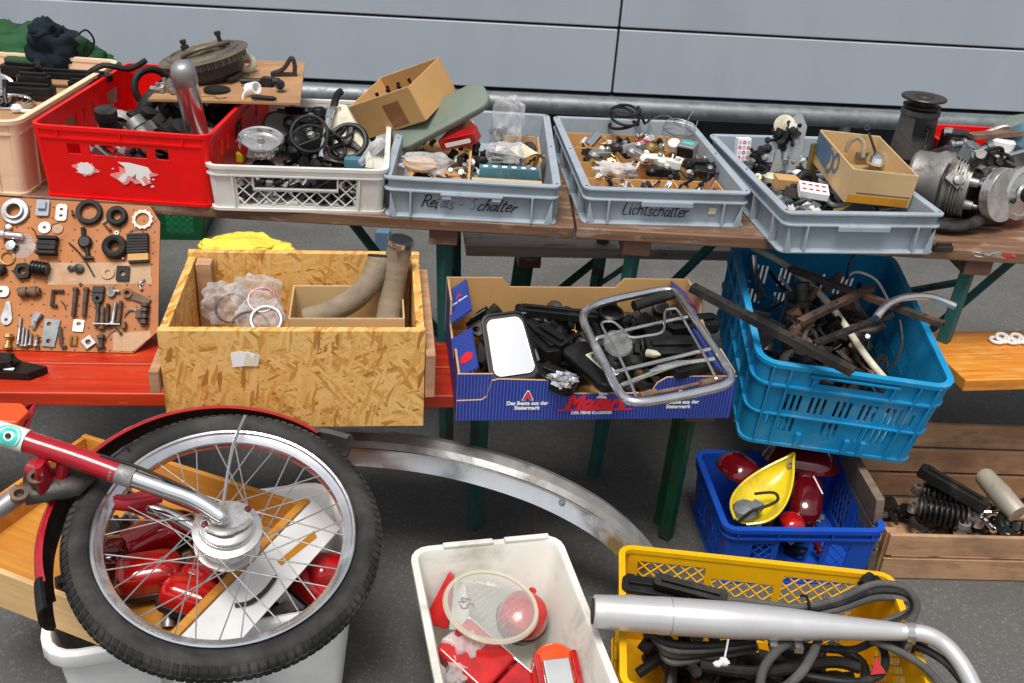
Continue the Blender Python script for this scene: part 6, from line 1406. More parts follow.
for x, y, z, r_, h_, rx, rz in ((.02, .06, .215, .022, .06, 20, 30), (.06, .05, .225, .018, .07, 60, 60), (.09, .07, .215, .02, .05, 90, -20), (.0, .09, .23, .016, .05, 80, 80)):
    m.lathe([(.0001, -h_ / 2), (r_, -h_ / 2), (r_, -h_ / 4), (r_ * .7, -h_ / 4), (r_ * .7, h_ / 4), (r_ * 1.1, h_ / 4), (r_ * 1.1, h_ / 2), (.0001, h_ / 2)], 14, T(x, y, z) @ rot(rx, 0, rz))
m.box((.05, .06, .205), (.11, .05, .04), rot(10, 12, 20)); m.build('carburettor', 'galvanised', t, bevel=.003)
m = MB(); m.tube(sm([(-.15, -.02, .03), (-.09, -.06, .022), (-.02, -.07, .024), (.05, -.05, .04), (.09, -.03, .09)], 6), .022, 12, flat=(.8, 1)); m.build('exhaust_stub', 'black_rubber', t)
m = MB(); m.box((.0, .09, .012), (.34, .20, .022)); m.build('base_plate', 'dark_metal', t, bevel=.004)
for k in range(6):
    m = MB(T(-.03, .10, .105) @ rot(0, 90, -42)); m.lathe([(.088, .052 + .009 * k), (.102 - .002 * k, .052 + .009 * k), (.102 - .002 * k, .055 + .009 * k), (.088, .055 + .009 * k)], 40, closed=True); m.build('cooling_fin', 'cast_aluminium', t)
m = MB(T(-.03, .10, .105) @ rot(0, 90, -42)); m.lathe([(.0001, -.092), (.03, -.092), (.034, -.084), (.0001, -.084)], 20); m.build('bearing_cover', 'oily_metal', t)
for i, (pts_, r_) in enumerate(((((.02, .02, .22), (.05, .01, .24), (.10, .02, .24), (.13, .04, .20)), .006), (((-.06, .02, .19), (-.10, -.02, .15), (-.11, -.04, .08)), .005), (((.08, .03, .23), (.14, .02, .21), (.16, -.01, .16)), .007))):
    m = MB(); m.tube(sm([V(p) for p in pts_], 6), r_, 8); m.build('oil_pipe', ('black_rubber', 'dark_metal', 'oily_metal')[i], t)
for i in range(9):
    rn = random.Random(500 + i); m = MB(T(rn.uniform(-.08, .14), rn.uniform(-.01, .05), rn.uniform(.12, .22)) @ rot(rn.uniform(30, 100), rn.uniform(-40, 40), rn.uniform(-40, 40))); j_ = junk(('block', 'bush', 'bracket')[i % 3], rn, rn.uniform(.03, .05)); m.add(j_.v, j_.f); m.build('fitting', ('oily_metal', 'grey_metal', 'dark_metal', 'cast_aluminium')[i % 4], t, bevel=.001)
# white cylinder with plate and other engine bits behind
q = at(993, 162, .93); t = thing('white_canister', 'white cylinder with dark metal plate leaning on it behind the engine', 'canister', T(q) @ rot(0, 6, 10))
m = MB(); m.lathe([(.0001, -.13), (.036, -.13), (.036, .06), (.03, .066), (.0001, .066)], 28); m.build('can', 'tub_plastic', t)
m = MB(); m.prism(rrect(.13, .05, .012), .067, .079, rot(-6, -14, -8)); m.build('plate', 'rust_brown', t, bevel=.002)
RC2 = crate_m(1.40, 2.72, .78, .06)
t = thing('red_crate', 'second red crate behind the engine at the right edge of the photo', 'crate', RC2)
m = MB(); W = Walls(m, .40, .30, .13, .01, .005, .018)
for s_ in 'FBLR': W.panel(s_, [(-.1, .1, .07, .10)] if s_ in 'F' else [])
W.corners(); W.floor(); W.rim(.006, .115, .13, .006); W.rim(.004, 0, .006, .004); m.build('body', 'red_plastic', t, bevel=.001)
m = MB(); m.lathe([(.0001, -.01), (.10, -.01), (.104, .0), (.09, .010), (.04, .022), (.0001, .024)], 40); solo(m, 'grey_disc', 'olive_vinyl', 'large grey green disc standing in the second red crate', 'disc', RC2 @ T(.08, .20, .145) @ rot(18, -14, 0))
m = MB(); m.tube([at(1002, 157, .96), at(1020, 152, .97), at(1050, 143, .98)], .007, 12); solo(m, 'chrome_rod', 'chrome', 'shiny chrome rod sticking out at the right edge above the engine', 'rod')
for i, (x, y, z, s_, mt, lb) in enumerate(((1008, 168, .92, .05, 'dark_metal', 'dark round housing above the flywheel'), (1018, 145, .97, .045, 'teal_print', 'blue tin lid at the right edge above the engine'), (1016, 190, .85, .05, 'black_rubber', 'black rubber drum at the right edge behind the flywheel'))):
    m = MB(); m.lathe([(.0001, 0), (s_, 0), (s_ * 1.05, .02), (s_ * .8, .05), (.0001, .055)], 24); solo(m, 'round_housing', mt, lb, 'housing', T(at(x, y, z)) @ rot(30, 20 * i, 0))
heap(RC2, -.17, .17, .04, .26, .02, .14, 16, 91, 'the second red crate', mats=('dark_metal', 'grey_metal', 'cast_aluminium', 'black_rubber'), s0=.04, s1=.07)
# keys and a small part at the table edge
t = thing('key_bunch', 'little bunch of keys on a ring at the front edge of the table', 'keys', T(at(990, 257, .785)))
for i in range(4):
    m = MB(T(0, 0, .002 + .002 * i) @ rot(0, 0, -12 + 14 * i)); m.prism([rrect(.018, .018, .007, 3, -.014, 0), circ(.003, 8, -.018, 0)], 0, .0016); m.box((.014, 0, .0008), (.04, .007, .0016)); m.build('key', ('zinc', 'brass', 'chrome', 'grey_metal')[i], t)
m = MB(); m.ring(.014, .0015, 24, 6, T(-.03, .002, .004)); m.build('ring', 'chrome', t)
m = MB(T(.045, .0, .004)); m.prism(rrect(.03, .014, .005), 0, .004); m.build('fob', 'red_lens', t)
strip(942, 251, .782, .05, .02, .014, 10, 'small black metal bracket at the table edge left of the keys', 'dark_metal', 'bracket', 'bracket')
m = MB()
for i in range(6): m.ring(.016, .0045, 20, 8, T(.020 * i, .008 * (i % 2), .006 + .003 * (i % 2)) @ rot(20 * (i % 2), 0, 0))
solo(m, 'chain', 'white_print', 'short white chain of flat links on the orange bench', 'chain', T(at(996, 342, .497)) @ rot(0, 0, 5))
# ------------------------------------------------------------------ motorcycle front end lying on the drawer
WK = .95; WC = CPOS + (V((-.512, 1.488, .429)) - CPOS) * WK; WN = V((.137, -.275, .952)).normalized()
wu = V((1, 0, 0)); wu = (wu - WN * wu.dot(WN)).normalized(); wv = WN.cross(wu)
WM_ = Matrix(((wu.x, wv.x, WN.x, WC.x), (wu.y, wv.y, WN.y, WC.y), (wu.z, wv.z, WN.z, WC.z), (0, 0, 0, 1))) @ Matrix.Scale(WK, 4); WI = WM_.inverted()
def wp(px, py, h=0): return WI @ hit(px, py, WC + WN * h, WN)     # picture point on the plane h above the wheel
t = thing('motorcycle_front_end', 'spoked motorcycle front wheel with red fork and mudguard lying on the drawer', 'wheel and fork', WM_)
R_, r_ = .290, .0272
m = MB(); prof = []
for k in range(20):
    a = 2 * PI * k / 20; q = (R_ - r_ + r_ * cos(a) * 1.02, r_ * 1.02 * sin(a)); prof.append(q)
m.lathe(prof, 96, closed=True); ty = m.build('tyre', 'tyre_rubber', t, sharp=60)
m = MB()
for row, (ph, hw) in enumerate(((0, .008), (26, .006), (-26, .006), (48, .006), (-48, .006))):
    a = rad(ph); rr = R_ - r_ + r_ * 1.02 * cos(a); zz = r_ * 1.02 * sin(a)
    for i in range(110):
        th = 2 * PI * (i + .5 * (row % 2)) / 110
        M = rot(0, 0, math.degrees(th)) @ T(rr, 0, zz) @ rot(0, -ph, 0)
        m.box((0, 0, 0), (.004, .0095, hw * 1.7), M @ Matrix()) if False else m.add([M @ V((x, y, z)) for x in (-.003, .0012) for y in (-.0056, .0056) for z in (-hw, hw)], [(0, 1, 3, 2), (4, 6, 7, 5), (0, 4, 5, 1), (2, 3, 7, 6), (0, 2, 6, 4), (1, 5, 7, 3)])
tr = m.build('tread', 'tyre_rubber', ty)
m = MB()
for z in (.0225, -.0225): m.ring(R_ - r_ * 1.5, .0015, 96, 5, T(0, 0, z))
m.build('sidewall_rib', 'black_rubber', ty)
m = MB(); m.lathe([(.231, -.018), (.236, -.022), (.240, -.018), (.238, -.010), (.236, -.004), (.236, .004), (.238, .010), (.240, .018), (.2405, .0225), (.2375, .0250), (.2340, .0235), (.2320, .0185), (.2260, .0150), (.2190, .0095), (.2165, .0), (.2190, -.0095), (.2260, -.0150)], 96, closed=True); m.build('rim', 'bright_chrome', t)
# hub
hub = MB(); hub.lathe([(.0001, -.04), (.045, -.04), (.05, -.03), (.062, -.026), (.062, -.021), (.05, -.019), (.047, .0), (.05, .017), (.064, .019), (.064, .024), (.052, .027), (.050, .034), (.0001, .036)], 40); hb = hub.build('hub', 'polished_aluminium', t)
for z in (.0245, -.0265):
    for k in range(18):
        m = MB(); m.prism(circ(.0022, 8, .058 * cos(2 * PI * k / 18), .058 * sin(2 * PI * k / 18)), z if z > 0 else z - .0006, z + .0006 if z > 0 else z)
        if z > 0: m.build('spoke_hole', 'ink', hb)
m = MB(); m.lathe([(.0001, .0362), (.048, .0362), (.048, .042), (.040, .046), (.018, .048), (.0001, .048)], 36); m.build('brake_plate', 'polished_aluminium', hb)
a_ = wp(225, 517, .06); ax = V((0, 0, .05))
m = MB(); m.tube(sm([V((-.03, -.022, .052)), V((.0, -.03, .056)), V((.03, -.012, .054)), V((.042, .01, .05))], 5), [.009] * 8 + [.006] * 8, 10, flat=(.5, 1)); m.build('brake_lever', 'cast_aluminium', hb)
for x, y in ((-.038, -.012), (.03, .036)):
    m = MB(); m.lathe([(.0001, .046), (.007, .046), (.006, .0485), (.0001, .049)], 14, T(x, y, 0)); m.build('red_plug', 'dark_red_lens', hb)
m = MB(); m.lathe([(.0001, .048), (.017, .048), (.017, .056), (.012, .057), (.012, .066), (.006, .067), (.006, .076), (.0001, .077)], 6, T(WI @ hit(219, 513, WC + WN * .07, WN)) @ T(0, 0, -.062)); m.build('axle_nut', 'chrome', hb)
# spokes, crossed over three
for k in range(36):
    side = 1 if k % 2 else -1; j = k // 2; dirn = 1 if j % 2 else -1
    a0_ = 2 * PI * j / 18; a1_ = 2 * PI * k / 36 + dirn * rad(38) * 0 + a0_ * 0
    ah = 2 * PI * k / 36 - dirn * rad(48)
    m = MB(); m.tube([(.058 * cos(ah), .058 * sin(ah), side * .023), (.150 * cos((ah * .45 + a1_ * .55)), .150 * sin((ah * .45 + a1_ * .55)), side * .014) if False else ((.058 * cos(ah) + .2185 * cos(a1_)) / 2, (.058 * sin(ah) + .2185 * sin(a1_)) / 2, side * .013), (.2185 * cos(a1_), .2185 * sin(a1_), side * .003)], .0014, 6)
    sp_ = m.build('spoke', 'grey_metal', t)
# fork
def wpath(lst, k=6): return sm([wp(x, y, h) for x, y, h in lst], k)
c_end = wp(222, 516, .062)
m = MB(); P = wpath(((226, 521, .066), (218, 514, .066), (195, 500, .068), (165, 489, .075), (140, 480, .082), (118, 472, .088)), 5); n = len(P)
m.tube(P, [.008, .012, .014, .015, .016] + [.0165] * (n - 5), 18); m.build('lower_fork_tube', 'chrome', t)
m = MB(); m.tube([wp(112, 471, .089), wp(134, 478, .084)], .0205, 18); m.build('collar', 'grey_metal', t)
m = MB(); m.tube(wpath(((118, 473, .088), (80, 459, .095), (40, 446, .103), (25, 441, .106)), 4), .0205, 20); m.build('upper_fork_tube', 'red_paint', t)
m = MB(); Pm = wpath(((27, 441.5, .106), (10, 436, .109), (-15, 428, .114)), 4); m.tube(Pm, .0222, 24); sk = m.build('sticker_sleeve', 'white_plastic', t)
# round emblem wrapped on the sleeve, facing the camera
ctr = wp(12, 437, .109); d_ax = (Pm[-1] - Pm[0]).normalized(); toc = (WI @ CPOS - ctr); toc = (toc - d_ax * toc.dot(d_ax)).normalized(); sdv = d_ax.cross(toc)
def wrapd(rr, a, lift): 
    u, v = rr * cos(a), rr * sin(a); ang = v / .0222
    return ctr + d_ax * u + (toc * cos(ang) + sdv * sin(ang)) * (.0222 + lift)
for r0_, r1_, mt, lift in ((.010, .0165, 'mint_sticker', .0005), (.020, .0225, 'mint_sticker', .0005), (.0, .005, 'ink', .0008)):
    m = MB(); n = 28; vs = []; 
    for i in range(n): vs += [wrapd(r0_, 2 * PI * i / n, lift), wrapd(r1_, 2 * PI * i / n, lift)]
    m.add(vs, [(2 * i, 2 * i + 1, (2 * i + 3) % (2 * n), (2 * i + 2) % (2 * n)) for i in range(n)]); m.build('emblem', mt, sk)
# second fork leg below the wheel
m = MB(); m.tube(wpath(((232, 552, -.06), (180, 520, -.065), (140, 505, -.07)), 4), .014, 14); m.build('lower_fork_tube', 'chrome', t)
m = MB(); m.tube(wpath(((150, 508, -.07), (90, 488, -.075), (30, 468, -.08)), 4), .020, 18); m.build('upper_fork_tube', 'red_paint', t)
# steering yoke between the legs
m = MB()
o1 = wp(62, 455, .07); 
m.tube([wp(40, 462, .095), wp(45, 480, .05), wp(52, 490, .0), wp(60, 492, -.06)], [.018, .03, .03, .02], 12, flat=(.45, 1)); m.tube([wp(66, 455, .09), wp(62, 475, .05), wp(52, 490, .01)], [.016, .012, .012], 10); m.build('fork_yoke', 'red_paint', t)
m = MB(); m.tube([wp(25, 490, .03), wp(75, 480, .035), wp(95, 470, .04)], [.034, .038, .018], 16, flat=(.5, 1)); m.build('steering_plate', 'dark_metal', t)
for x, y in ((20, 497), (37, 480)):
    m = MB(); p = wp(x, y, .06); m.lathe([(.009, 0), (.016, 0), (.016, .012), (.009, .012)], 16, T(p), closed=True); m.build('bearing_ring', 'rust_brown', t)
m = MB(); m.tube(wpath(((-25, 520, .02), (0, 508, .03), (22, 492, .045)), 4), .018, 14); m.build('steering_stem', 'grey_metal', t)
m = MB(); m.tube([wp(100, 500, .0), wp(125, 503, .0), wp(160, 495, -.01)], .016, 12); m.build('cross_tube', 'red_paint', t)
# mudguard: a channel round the far part of the tyre
def ang(px, py): q = wp(px, py, 0); return math.atan2(q.y, q.x)
aA, aB = ang(48, 590), ang(333, 432)
if aA < aB: aA += 2 * PI
sec_o = [(.3045, .026), (.312, .022), (.3165, .012), (.318, -.004), (.3165, -.022), (.310, -.038), (.299, -.050)]
def guard(secs, th, off, z0=0):
    m = MB(); n = 48; rings = []
    ins = [(r - th, z) for r, z in secs][::-1]
    for i in range(n + 1):
        a = aB + (aA - aB) * i / n; ca, sa = cos(a), sin(a)
        rings.append([V(((r + off) * ca + GX, (r + off) * sa + GY, z + z0)) for r, z in secs + ins])
    return m.loft(rings)
GX, GY = -.019, .0
g = guard(sec_o, .004, 0, -.010); gd = g.build('mudguard', 'red_paint', t, sharp=50)
g = guard([(r - .0046, z * .98) for r, z in sec_o[1:]], .003, 0, -.010); g.build('inner_lining', 'black_rubber', gd, sharp=50)
for a_, sgn in ((aA, 1), (aB, -1)):
    m = MB(); rings = []
    for i in range(5):
        a = a_ + sgn * .050 * (i - .6); ca, sa = cos(a), sin(a); k = 1 + (.008 if sgn > 0 else .026) * i
        rings.append([V((r * ca * k + GX, r * sa * k + GY, z - .010)) for r, z in [(r + .003, z * 1.15) for r, z in sec_o] + [(r - .003, z * .96) for r, z in sec_o][::-1]])
    m.loft(rings); m.build('mud_flap', 'black_rubber' if sgn > 0 else 'grey_rubber', gd, sharp=50)
for lst, r, mt in ((((70, 448, .06), (95, 470, .055), (150, 492, .05), (200, 512, .05)), .0045, 'red_paint'), (((245, 416, .05), (232, 450, .058), (222, 512, .064)), .0032, 'worn_chrome'), (((100, 455, .11), (140, 468, .10), (185, 488, .085), (205, 500, .075)), .0032, 'black_rubber')):
    m = MB(); m.tube(wpath(lst, 5), r, 8); m.build('mudguard_stay' if mt != 'black_rubber' else 'brake_cable', mt, t)
m = MB(); m.tube(wpath(((105, 462, .10), (118, 452, .11), (126, 447, .11), (130, 452, .10)), 4), .003, 6); m.build('cable_guide', 'dark_metal', t)
m = MB(); m.prism([(-.05, -.02), (.03, -.024), (.045, .004), (.03, .022), (-.05, .022)], 0, .018, T(wp(4, 418, .11)) @ rot(0, 0, 10)); rf = m.build('side_reflector', 'orange_reflector', t, bevel=.004, bseg=2)
m = MB(); m.tube([wp(20, 412, .11), wp(34, 404, .10), wp(24, 430, .10)], .007, 10); m.build('reflector_bracket', 'red_paint', t)

# ------------------------------------------------------------------ red lamp glasses in the drawer
def lens(px, py, z, s, R, label, mt, M=None):
    t = thing('tail_lamp', label, 'tail lamp', M or (T(at(px, py, z)) @ R)); o = rrect(.11 * s, .07 * s, .022 * s, 6)
    m = MB(); m.loft([[(x * k, y * k, zz * s) for x, y in o] for k, zz in ((1, 0), (1, .020), (.92, .034), (.7, .042), (.3, .045))]); m.build('lens', mt, t, sharp=50)
    m = MB(); m.loft([[(x * k, y * k, zz * s) for x, y in o] for k, zz in ((1.05, -.014), (1.07, -.001), (1.0, -.0005))]); m.build('base', 'dark_metal', t)
    return t
for i, (px, py, z, s, R, lb, mt) in enumerate(((150, 578, .335, 1.1, rot(10, 0, 20), 'red tail lamp glass at the front left of the drawer', 'bright_red_lens'), (190, 602, .335, 1.0, rot(-10, 10, -10), 'red tail lamp glass lying at the front edge of the drawer', 'bright_red_lens'), (205, 576, .33, 1.0, rot(15, 0, 70), 'darker red lamp glass under the wheel hub', 'red_lens'), (150, 545, .325, 1.1, rot(0, -15, 40), 'red lamp glass in the middle of the drawer', 'red_lens'), (115, 560, .325, .9, rot(0, 10, 100), 'dark red lamp glass by the left inner side of the drawer', 'dark_red_lens'), (170, 530, .32, .9, rot(0, 0, 0), 'dark red lamp glass behind the lower fork leg', 'dark_red_lens'), (235, 590, .325, .9, rot(0, -20, 120), 'deep red lamp glass at the right end of the drawer', 'dark_red_lens'), (215, 545, .325, .8, rot(0, 0, 30), 'small red lamp glass at the back of the drawer', 'red_lens'))):
    lens(px, py, z, s, R, lb, mt)
heap(DRM, .18, dl - .05, .04, ddp - .04, .012, .03, 20, 95, 'the wooden drawer', ('bush', 'block', 'bracket', 'lever'), ('dark_metal', 'black_plastic', 'dark_red_lens', 'red_lens', 'grey_metal'), .03, .055)
lens(0, 0, 0, 1.0, None, 'red lamp glass in the white tub right of the drawer', 'red_lens', T(at(330, 575, .24)) @ rot(10, 20, 30))
lens(0, 0, 0, .9, None, 'second red lamp glass deeper in the white tub', 'bright_red_lens', T(at(312, 590, .22)) @ rot(0, 30, -20))
heap(TUM, -.20, .22, .04, .34, .08, .2, 16, 97, 'the white tub', ('block', 'bush', 'hose'), ('black_plastic', 'dark_metal', 'grey_metal', 'red_lens'), .05, .08)

# ------------------------------------------------------------------ chromed mudguard arc on the ground behind the white box
FY = 1.97
pts = [(300, 441), (335, 440), (380, 442), (430, 448), (480, 459), (530, 475), (570, 493), (605, 514), (632, 537), (648, 556)]
C_ = [aty(x, y, FY - .0004 * (x - 300)) for x, y in pts]
rings2 = []
fc = C_[4]; t = thing('chrome_mudguard', 'long curved chrome mudguard standing on edge behind the white box', 'mudguard', T(fc)); om = T(-fc)
P = sm(C_, 5); m = MB(om); rings = []
for i, p in enumerate(P):
    tg = (P[min(i + 1, len(P) - 1)] - P[max(i - 1, 0)]).normalized(); yv = V((0, 1, 0)); up = tg.cross(yv) * -1; up.normalize(); 
    if up.z < 0: up = -up
    hw = .042
    sec = [(-hw * .80, .004), (-hw * .55, .016), (0, .024), (hw * .55, .016), (hw * .8, .004), (hw, -.002), (hw, -.030), (hw - .003, -.030), (hw - .003, -.004), (hw * .5, .012), (0, .020), (-hw * .5, .012), (-hw * .78, .0)]
    rings2.append([p + yv * a + up * b for a, b in [(-hw * 1.28, -.034), (-hw * .90, -.004), (-hw * .86, .003), (-hw * .81, .0035), (-hw * .81, .0005), (-hw * .86, -.002), (-hw * 1.24, -.035)]])
    rings.append([p + yv * a + up * b for a, b in sec])
m.loft(rings); m.build('crown', 'dusty_chrome', t, sharp=28)
m = MB(om); m.loft(rings2); m.build('front_flange', 'bright_chrome', t, sharp=28)
q = aty(562, 503, FY - .17); m = MB(om); m.lathe([(.0001, -.003), (.008, -.003), (.007, .004), (.0001, .006)], 12, T(q) @ rot(80, 0, 0)); m.build('rivet', 'zinc', t)
a = aty(532, 505, FY - .1); m = MB(om); m.tube(sm([aty(551, 498, FY - .07), aty(538, 507, FY - .08), aty(535, 518, FY - .08), aty(534, 536, FY - .08)], 5), [.009] * 16, 10, flat=(.5, 1.3)); m.build('stay', 'rust_brown', t)

# ------------------------------------------------------------------ white box contents
heap(WBM, -.08, .08, .12, .40, .012, .03, 8, 111, 'the white box', ('block', 'bush'), ('dark_red_lens', 'grey_metal', 'white_plastic'), .03, .05)
t = thing('headlamp_glass', 'big round clear ribbed headlamp glass in the white box', 'lamp glass', T(at(491, 606, .215)) @ rot(2, 8, 0))
m = MB(); Rg = .102; m.lathe([(.0001, .018), (Rg * .5, .014), (Rg * .9, .003), (Rg * .9, .0015), (Rg * .5, .0115), (.0001, .0155)], 48); m.build('glass', 'clear_glass', t)
m = MB(); m.lathe([(Rg * .9, .0), (Rg * .98, -.004), (Rg * 1.0, .0), (Rg * .97, .006), (Rg * .9, .0045)], 56, closed=True); m.build('edge', 'cream_glass' if 'cream_glass' in MATS else 'clear_bag', t)
for i in range(9):
    x = -.056 + .014 * i; y0 = -(max(0, (Rg * .72) ** 2 - x * x)) ** .5; m = MB(); rz = rot(0, 0, -38)
    zf = lambda r: .0185 - .016 * (r / (Rg * .9)) ** 2
    m.tube([rz @ V((x, y * -y0 * .9, zf(math.hypot(x, y * y0 * .9)))) for y in (-1, -.5, 0, .5, 1)], .0010, 5); m.build('rib', 'clear_glass', t)
t = thing('red_round_lamp', 'round red tail lamp under the right of the headlamp glass', 'tail lamp', T(at(522, 618, .13)) @ rot(14, 10, 0))
m = MB(); m.lathe([(.0001, .05), (.03, .046), (.048, .034), (.055, .012), (.055, .0), (.0001, 0)], 36); m.build('lens', 'bright_red_lens', t)
m = MB(); m.lathe([(.0001, -.03), (.05, -.03), (.058, -.002), (.056, .001), (.0001, .001)], 36); m.build('base', 'dark_metal', t)
m = MB(); m.lathe([(.0001, .0), (.008, .0), (.009, .012), (.0001, .014)], 12, T(.012, .052, .02)); m.build('knob', 'red_lens', t)
t = thing('triangular_lamp', 'pointed orange red lamp with white side marked 45 in ink', 'lamp', T(at(446, 603, .17)) @ rot(55, 0, -8))
m = MB(); m.prism([(-.045, -.05), (.012, -.055), (.008, .06), (-.004, .066)], -.02, 0.0); m.build('red_side', 'bright_red_lens', t, bevel=.003, bseg=2)
m = MB(); m.prism([(.0145, -.055), (.058, -.05), (.05, .0), (.036, .042), (.018, .052), (.011, .05)], -.02, .001); m.build('white_side', 'white_plastic', t, bevel=.003, bseg=2)
handwrite('45', .026, .0035, 'ink', t, T(.024, .014, .0014) @ rot(0, 0, -62), seed=3)
bag(466, 645, .17, (.045, .045, .03), 55, 'crumpled milky plastic bag at the left side of the white box', 'cloudy_bag', rot(0, 10, -30), amp=.5)
bag(458, 668, .15, (.026, .045, .03), 57, 'lower fold of milky plastic film in the corner of the white box', 'cloudy_bag', amp=.5)
t = thing('square_tail_lamp', 'long red rectangular tail lamp at the bottom of the white box', 'tail lamp', T(at(488, 670, .15)) @ rot(12, 14, -36) @ Matrix.Scale(1.2, 4))
m = MB(); m.box((-.03, 0, 0), (.11, .085, .04)); m.build('red_lens', 'bright_red_lens', t, bevel=.008, bseg=3)
m = MB(); m.box((.058, 0, -.002), (.06, .085, .036)); m.build('dark_lens', 'red_lens', t, bevel=.005, bseg=2)
m = MB(); m.box((.0, .046, -.008), (.18, .006, .03)); m.build('rim', 'polished_aluminium', t, bevel=.002)
t = thing('orange_tail_lamp', 'rounded orange and red lamp with a bright metal plate in the white box', 'tail lamp', T(at(556, 670, .175)) @ rot(22, 0, 14) @ Matrix.Scale(1.12, 4))
m = MB(); m.loft([[(x * k, y * k, z) for x, y in rrect(.078, .10, .036, 6)] for k, z in ((1, -.03), (1, 0), (.94, .008), (.8, .012))]); m.build('lens', 'orange_reflector', t, sharp=50)
m = MB(); m.box((0, -.012, .0135), (.05, .055, .008)); m.build('metal_plate', 'zinc', t, bevel=.003)
for x in (-.034, .034): 
    m = MB(); m.box((x, -.01, .011), (.013, .075, .016)); m.build('red_strip', 'red_lens', t, bevel=.003)

# ------------------------------------------------------------------ small blue crate: fairing and red shells
FAI = T(at(765, 490, .222)) @ rot(22, -4, -42) @ Matrix.Diagonal((1.3, 1.3, 1.25, 1))
t = thing('yellow_fairing', 'pointed yellow fairing shell with a grey lamp in the small blue crate', 'fairing', FAI)
hf = lambda u: (.050 * (1 - max(0, (u - .35) / .65) ** 1.7)) if u > .35 else .050 * (1 - .72 * ((.35 - u) / .35) ** 2.6)
def shell(off):
    def fn(u, v):
        a = (v - .5) * PI * .92; wv_ = max(.0015, hf(u) - off); dp = .036 * (1 - max(0, (u - .6) / .4) ** 2 * .7) * (1 - .8 * max(0, (.25 - u) / .25) ** 2)
        return ((u - .45) * .20 * 1.0 if True else 0, 0, 0) if False else (wv_ * sin(a), (u - .45) * .19, -(dp - off) * cos(a))
    return fn
m = MB(); m.sheet(shell(0), 26, 18); m.sheet(shell(.003), 26, 18); m.build('shell', 'yellow_paint', t, sharp=60)
m = MB(); m.tube(sm([shell(.0015)(i / 12, 0) for i in range(13)] + [shell(.0015)(1 - i / 12, 1) for i in range(13)], 2), .0028, 6); m.build('edge', 'yellow_paint', t)
m = MB(); m.lathe([(.0001, -.02), (.022, -.018), (.025, .0), (.018, .010), (.0001, .012)], 22, T(-.012, -.055, -.008)); m.box((.006, -.04, -.004), (.02, .02, .016)); m.build('lamp', 'galvanised', t)
m = MB(); m.tube(sm([(-.005, -.085, -.005), (.01, -.06, .01), (.03, -.035, .012), (.034, -.01, .004), (.015, .005, -.004), (-.01, -.02, .004)], 5), .003, 8); m.build('cable', 'black_rubber', t)
for x, y in ((.004, .085), (.026, -.068)):
    m = MB(); m.lathe([(.003, 0), (.007, 0), (.007, .006), (.003, .006)], 12, T(x, y, -.015), closed=True); m.build('screw_boss', 'zinc', t)
def redshell(px, py, z, w_, L, dp, R, label, mt='dark_red_lens'):
    m = MB(); fn = lambda u, v: (w_ * (1 - (2 * u - 1) ** 4 * .7) * sin((v - .5) * PI * .95), (u - .5) * L, dp * cos((v - .5) * PI * .95) * (1 - (2 * u - 1) ** 4))
    m.sheet(fn, 20, 16); return solo(m, 'red_lamp_shell', mt, label, 'lamp shell', T(at(px, py, z)) @ R, sharp=60)
redshell(806, 498, .165, .042, .15, .03, rot(24, 0, -12), 'dark red boat shaped lamp shell right of the yellow fairing')
redshell(800, 462, .20, .06, .20, .05, rot(0, 0, 78), 'broad dark red shell at the back of the small blue crate under the big one', 'dark_red_lens')
redshell(792, 522, .15, .03, .07, .02, rot(0, 0, 10), 'short bright red shell at the front of the small blue crate', 'red_lens')
redshell(738, 470, .20, .05, .12, .04, rot(0, 0, 30), 'dark red shell in the back left corner of the small blue crate', 'dark_red_lens')
m = MB(); m.box((0, 0, 0), (.003, .055, .002)); solo(m, 'white_stick', 'white_print', 'thin white stick lying on the dark red lamp shell', 'stick', T(at(818, 485, .20)) @ rot(20, 0, 18))
heap(BSM, -.15, .15, .04, .27, .012, .05, 16, 121, 'the small blue crate', ('block', 'bush', 'bracket'), ('dark_red_lens', 'red_lens', 'black_plastic', 'grey_metal', 'dark_metal'), .03, .06)
q = BSM @ V((.08, .13, .11)); m = MB(T(q)); m.blob((0, 0, 0), (.025, .02, .012), .4, 2.5, 9); solo(m, 'grey_bracket', 'galvanised', 'small grey metal piece at the right in the small blue crate', 'bracket')

# ------------------------------------------------------------------ wooden crate: shock absorbers
def shock(p, q, label, R0=.030, body='black_plastic'):
    d = q - p; L = d.length; t = thing('shock_absorber', label, 'shock absorber', axis_m(p, d))
    m = MB(); m.cyl((0, 0, 0), (0, 0, L), .010, 14); m.lathe([(.0001, 0), (R0 * 1.05, 0), (R0 * 1.05, .006), (.0001, .008)], 20); m.lathe([(.0001, L * .82), (R0 * 1.1, L * .82), (R0 * 1.1, L * .86), (.014, L * .88), (.014, L * .98), (.0001, L)], 20); m.build('damper', 'dark_metal', t)
    m = MB(); n = 8; m.tube([(R0 * cos(2 * PI * n * i / 140), R0 * sin(2 * PI * n * i / 140), .008 + (L * .82 - .01) * i / 140) for i in range(141)], .0056, 8); m.build('spring', body, t)
    for z in (L + .008, -.012):
        m = MB(); m.lathe([(.006, -.012), (.016, -.012), (.017, 0), (.016, .012), (.006, .012)], 18, T(0, 0, z) @ rot(90, 0, 0), closed=True); m.build('eye', 'polished_aluminium', t)
shock(at(918, 508, .085), at(975, 521, .085), 'shock absorber with black coil spring nearest the front of the wooden crate')
shock(at(922, 490, .10), at(980, 508, .09), 'second shock absorber lying behind the front one', .022)
strip(950, 492, .13, .19, .035, .03, -33, 'thick black rubber bar lying across the wooden crate', 'black_rubber', 'rubber_bar', 'bar', (0, 12))
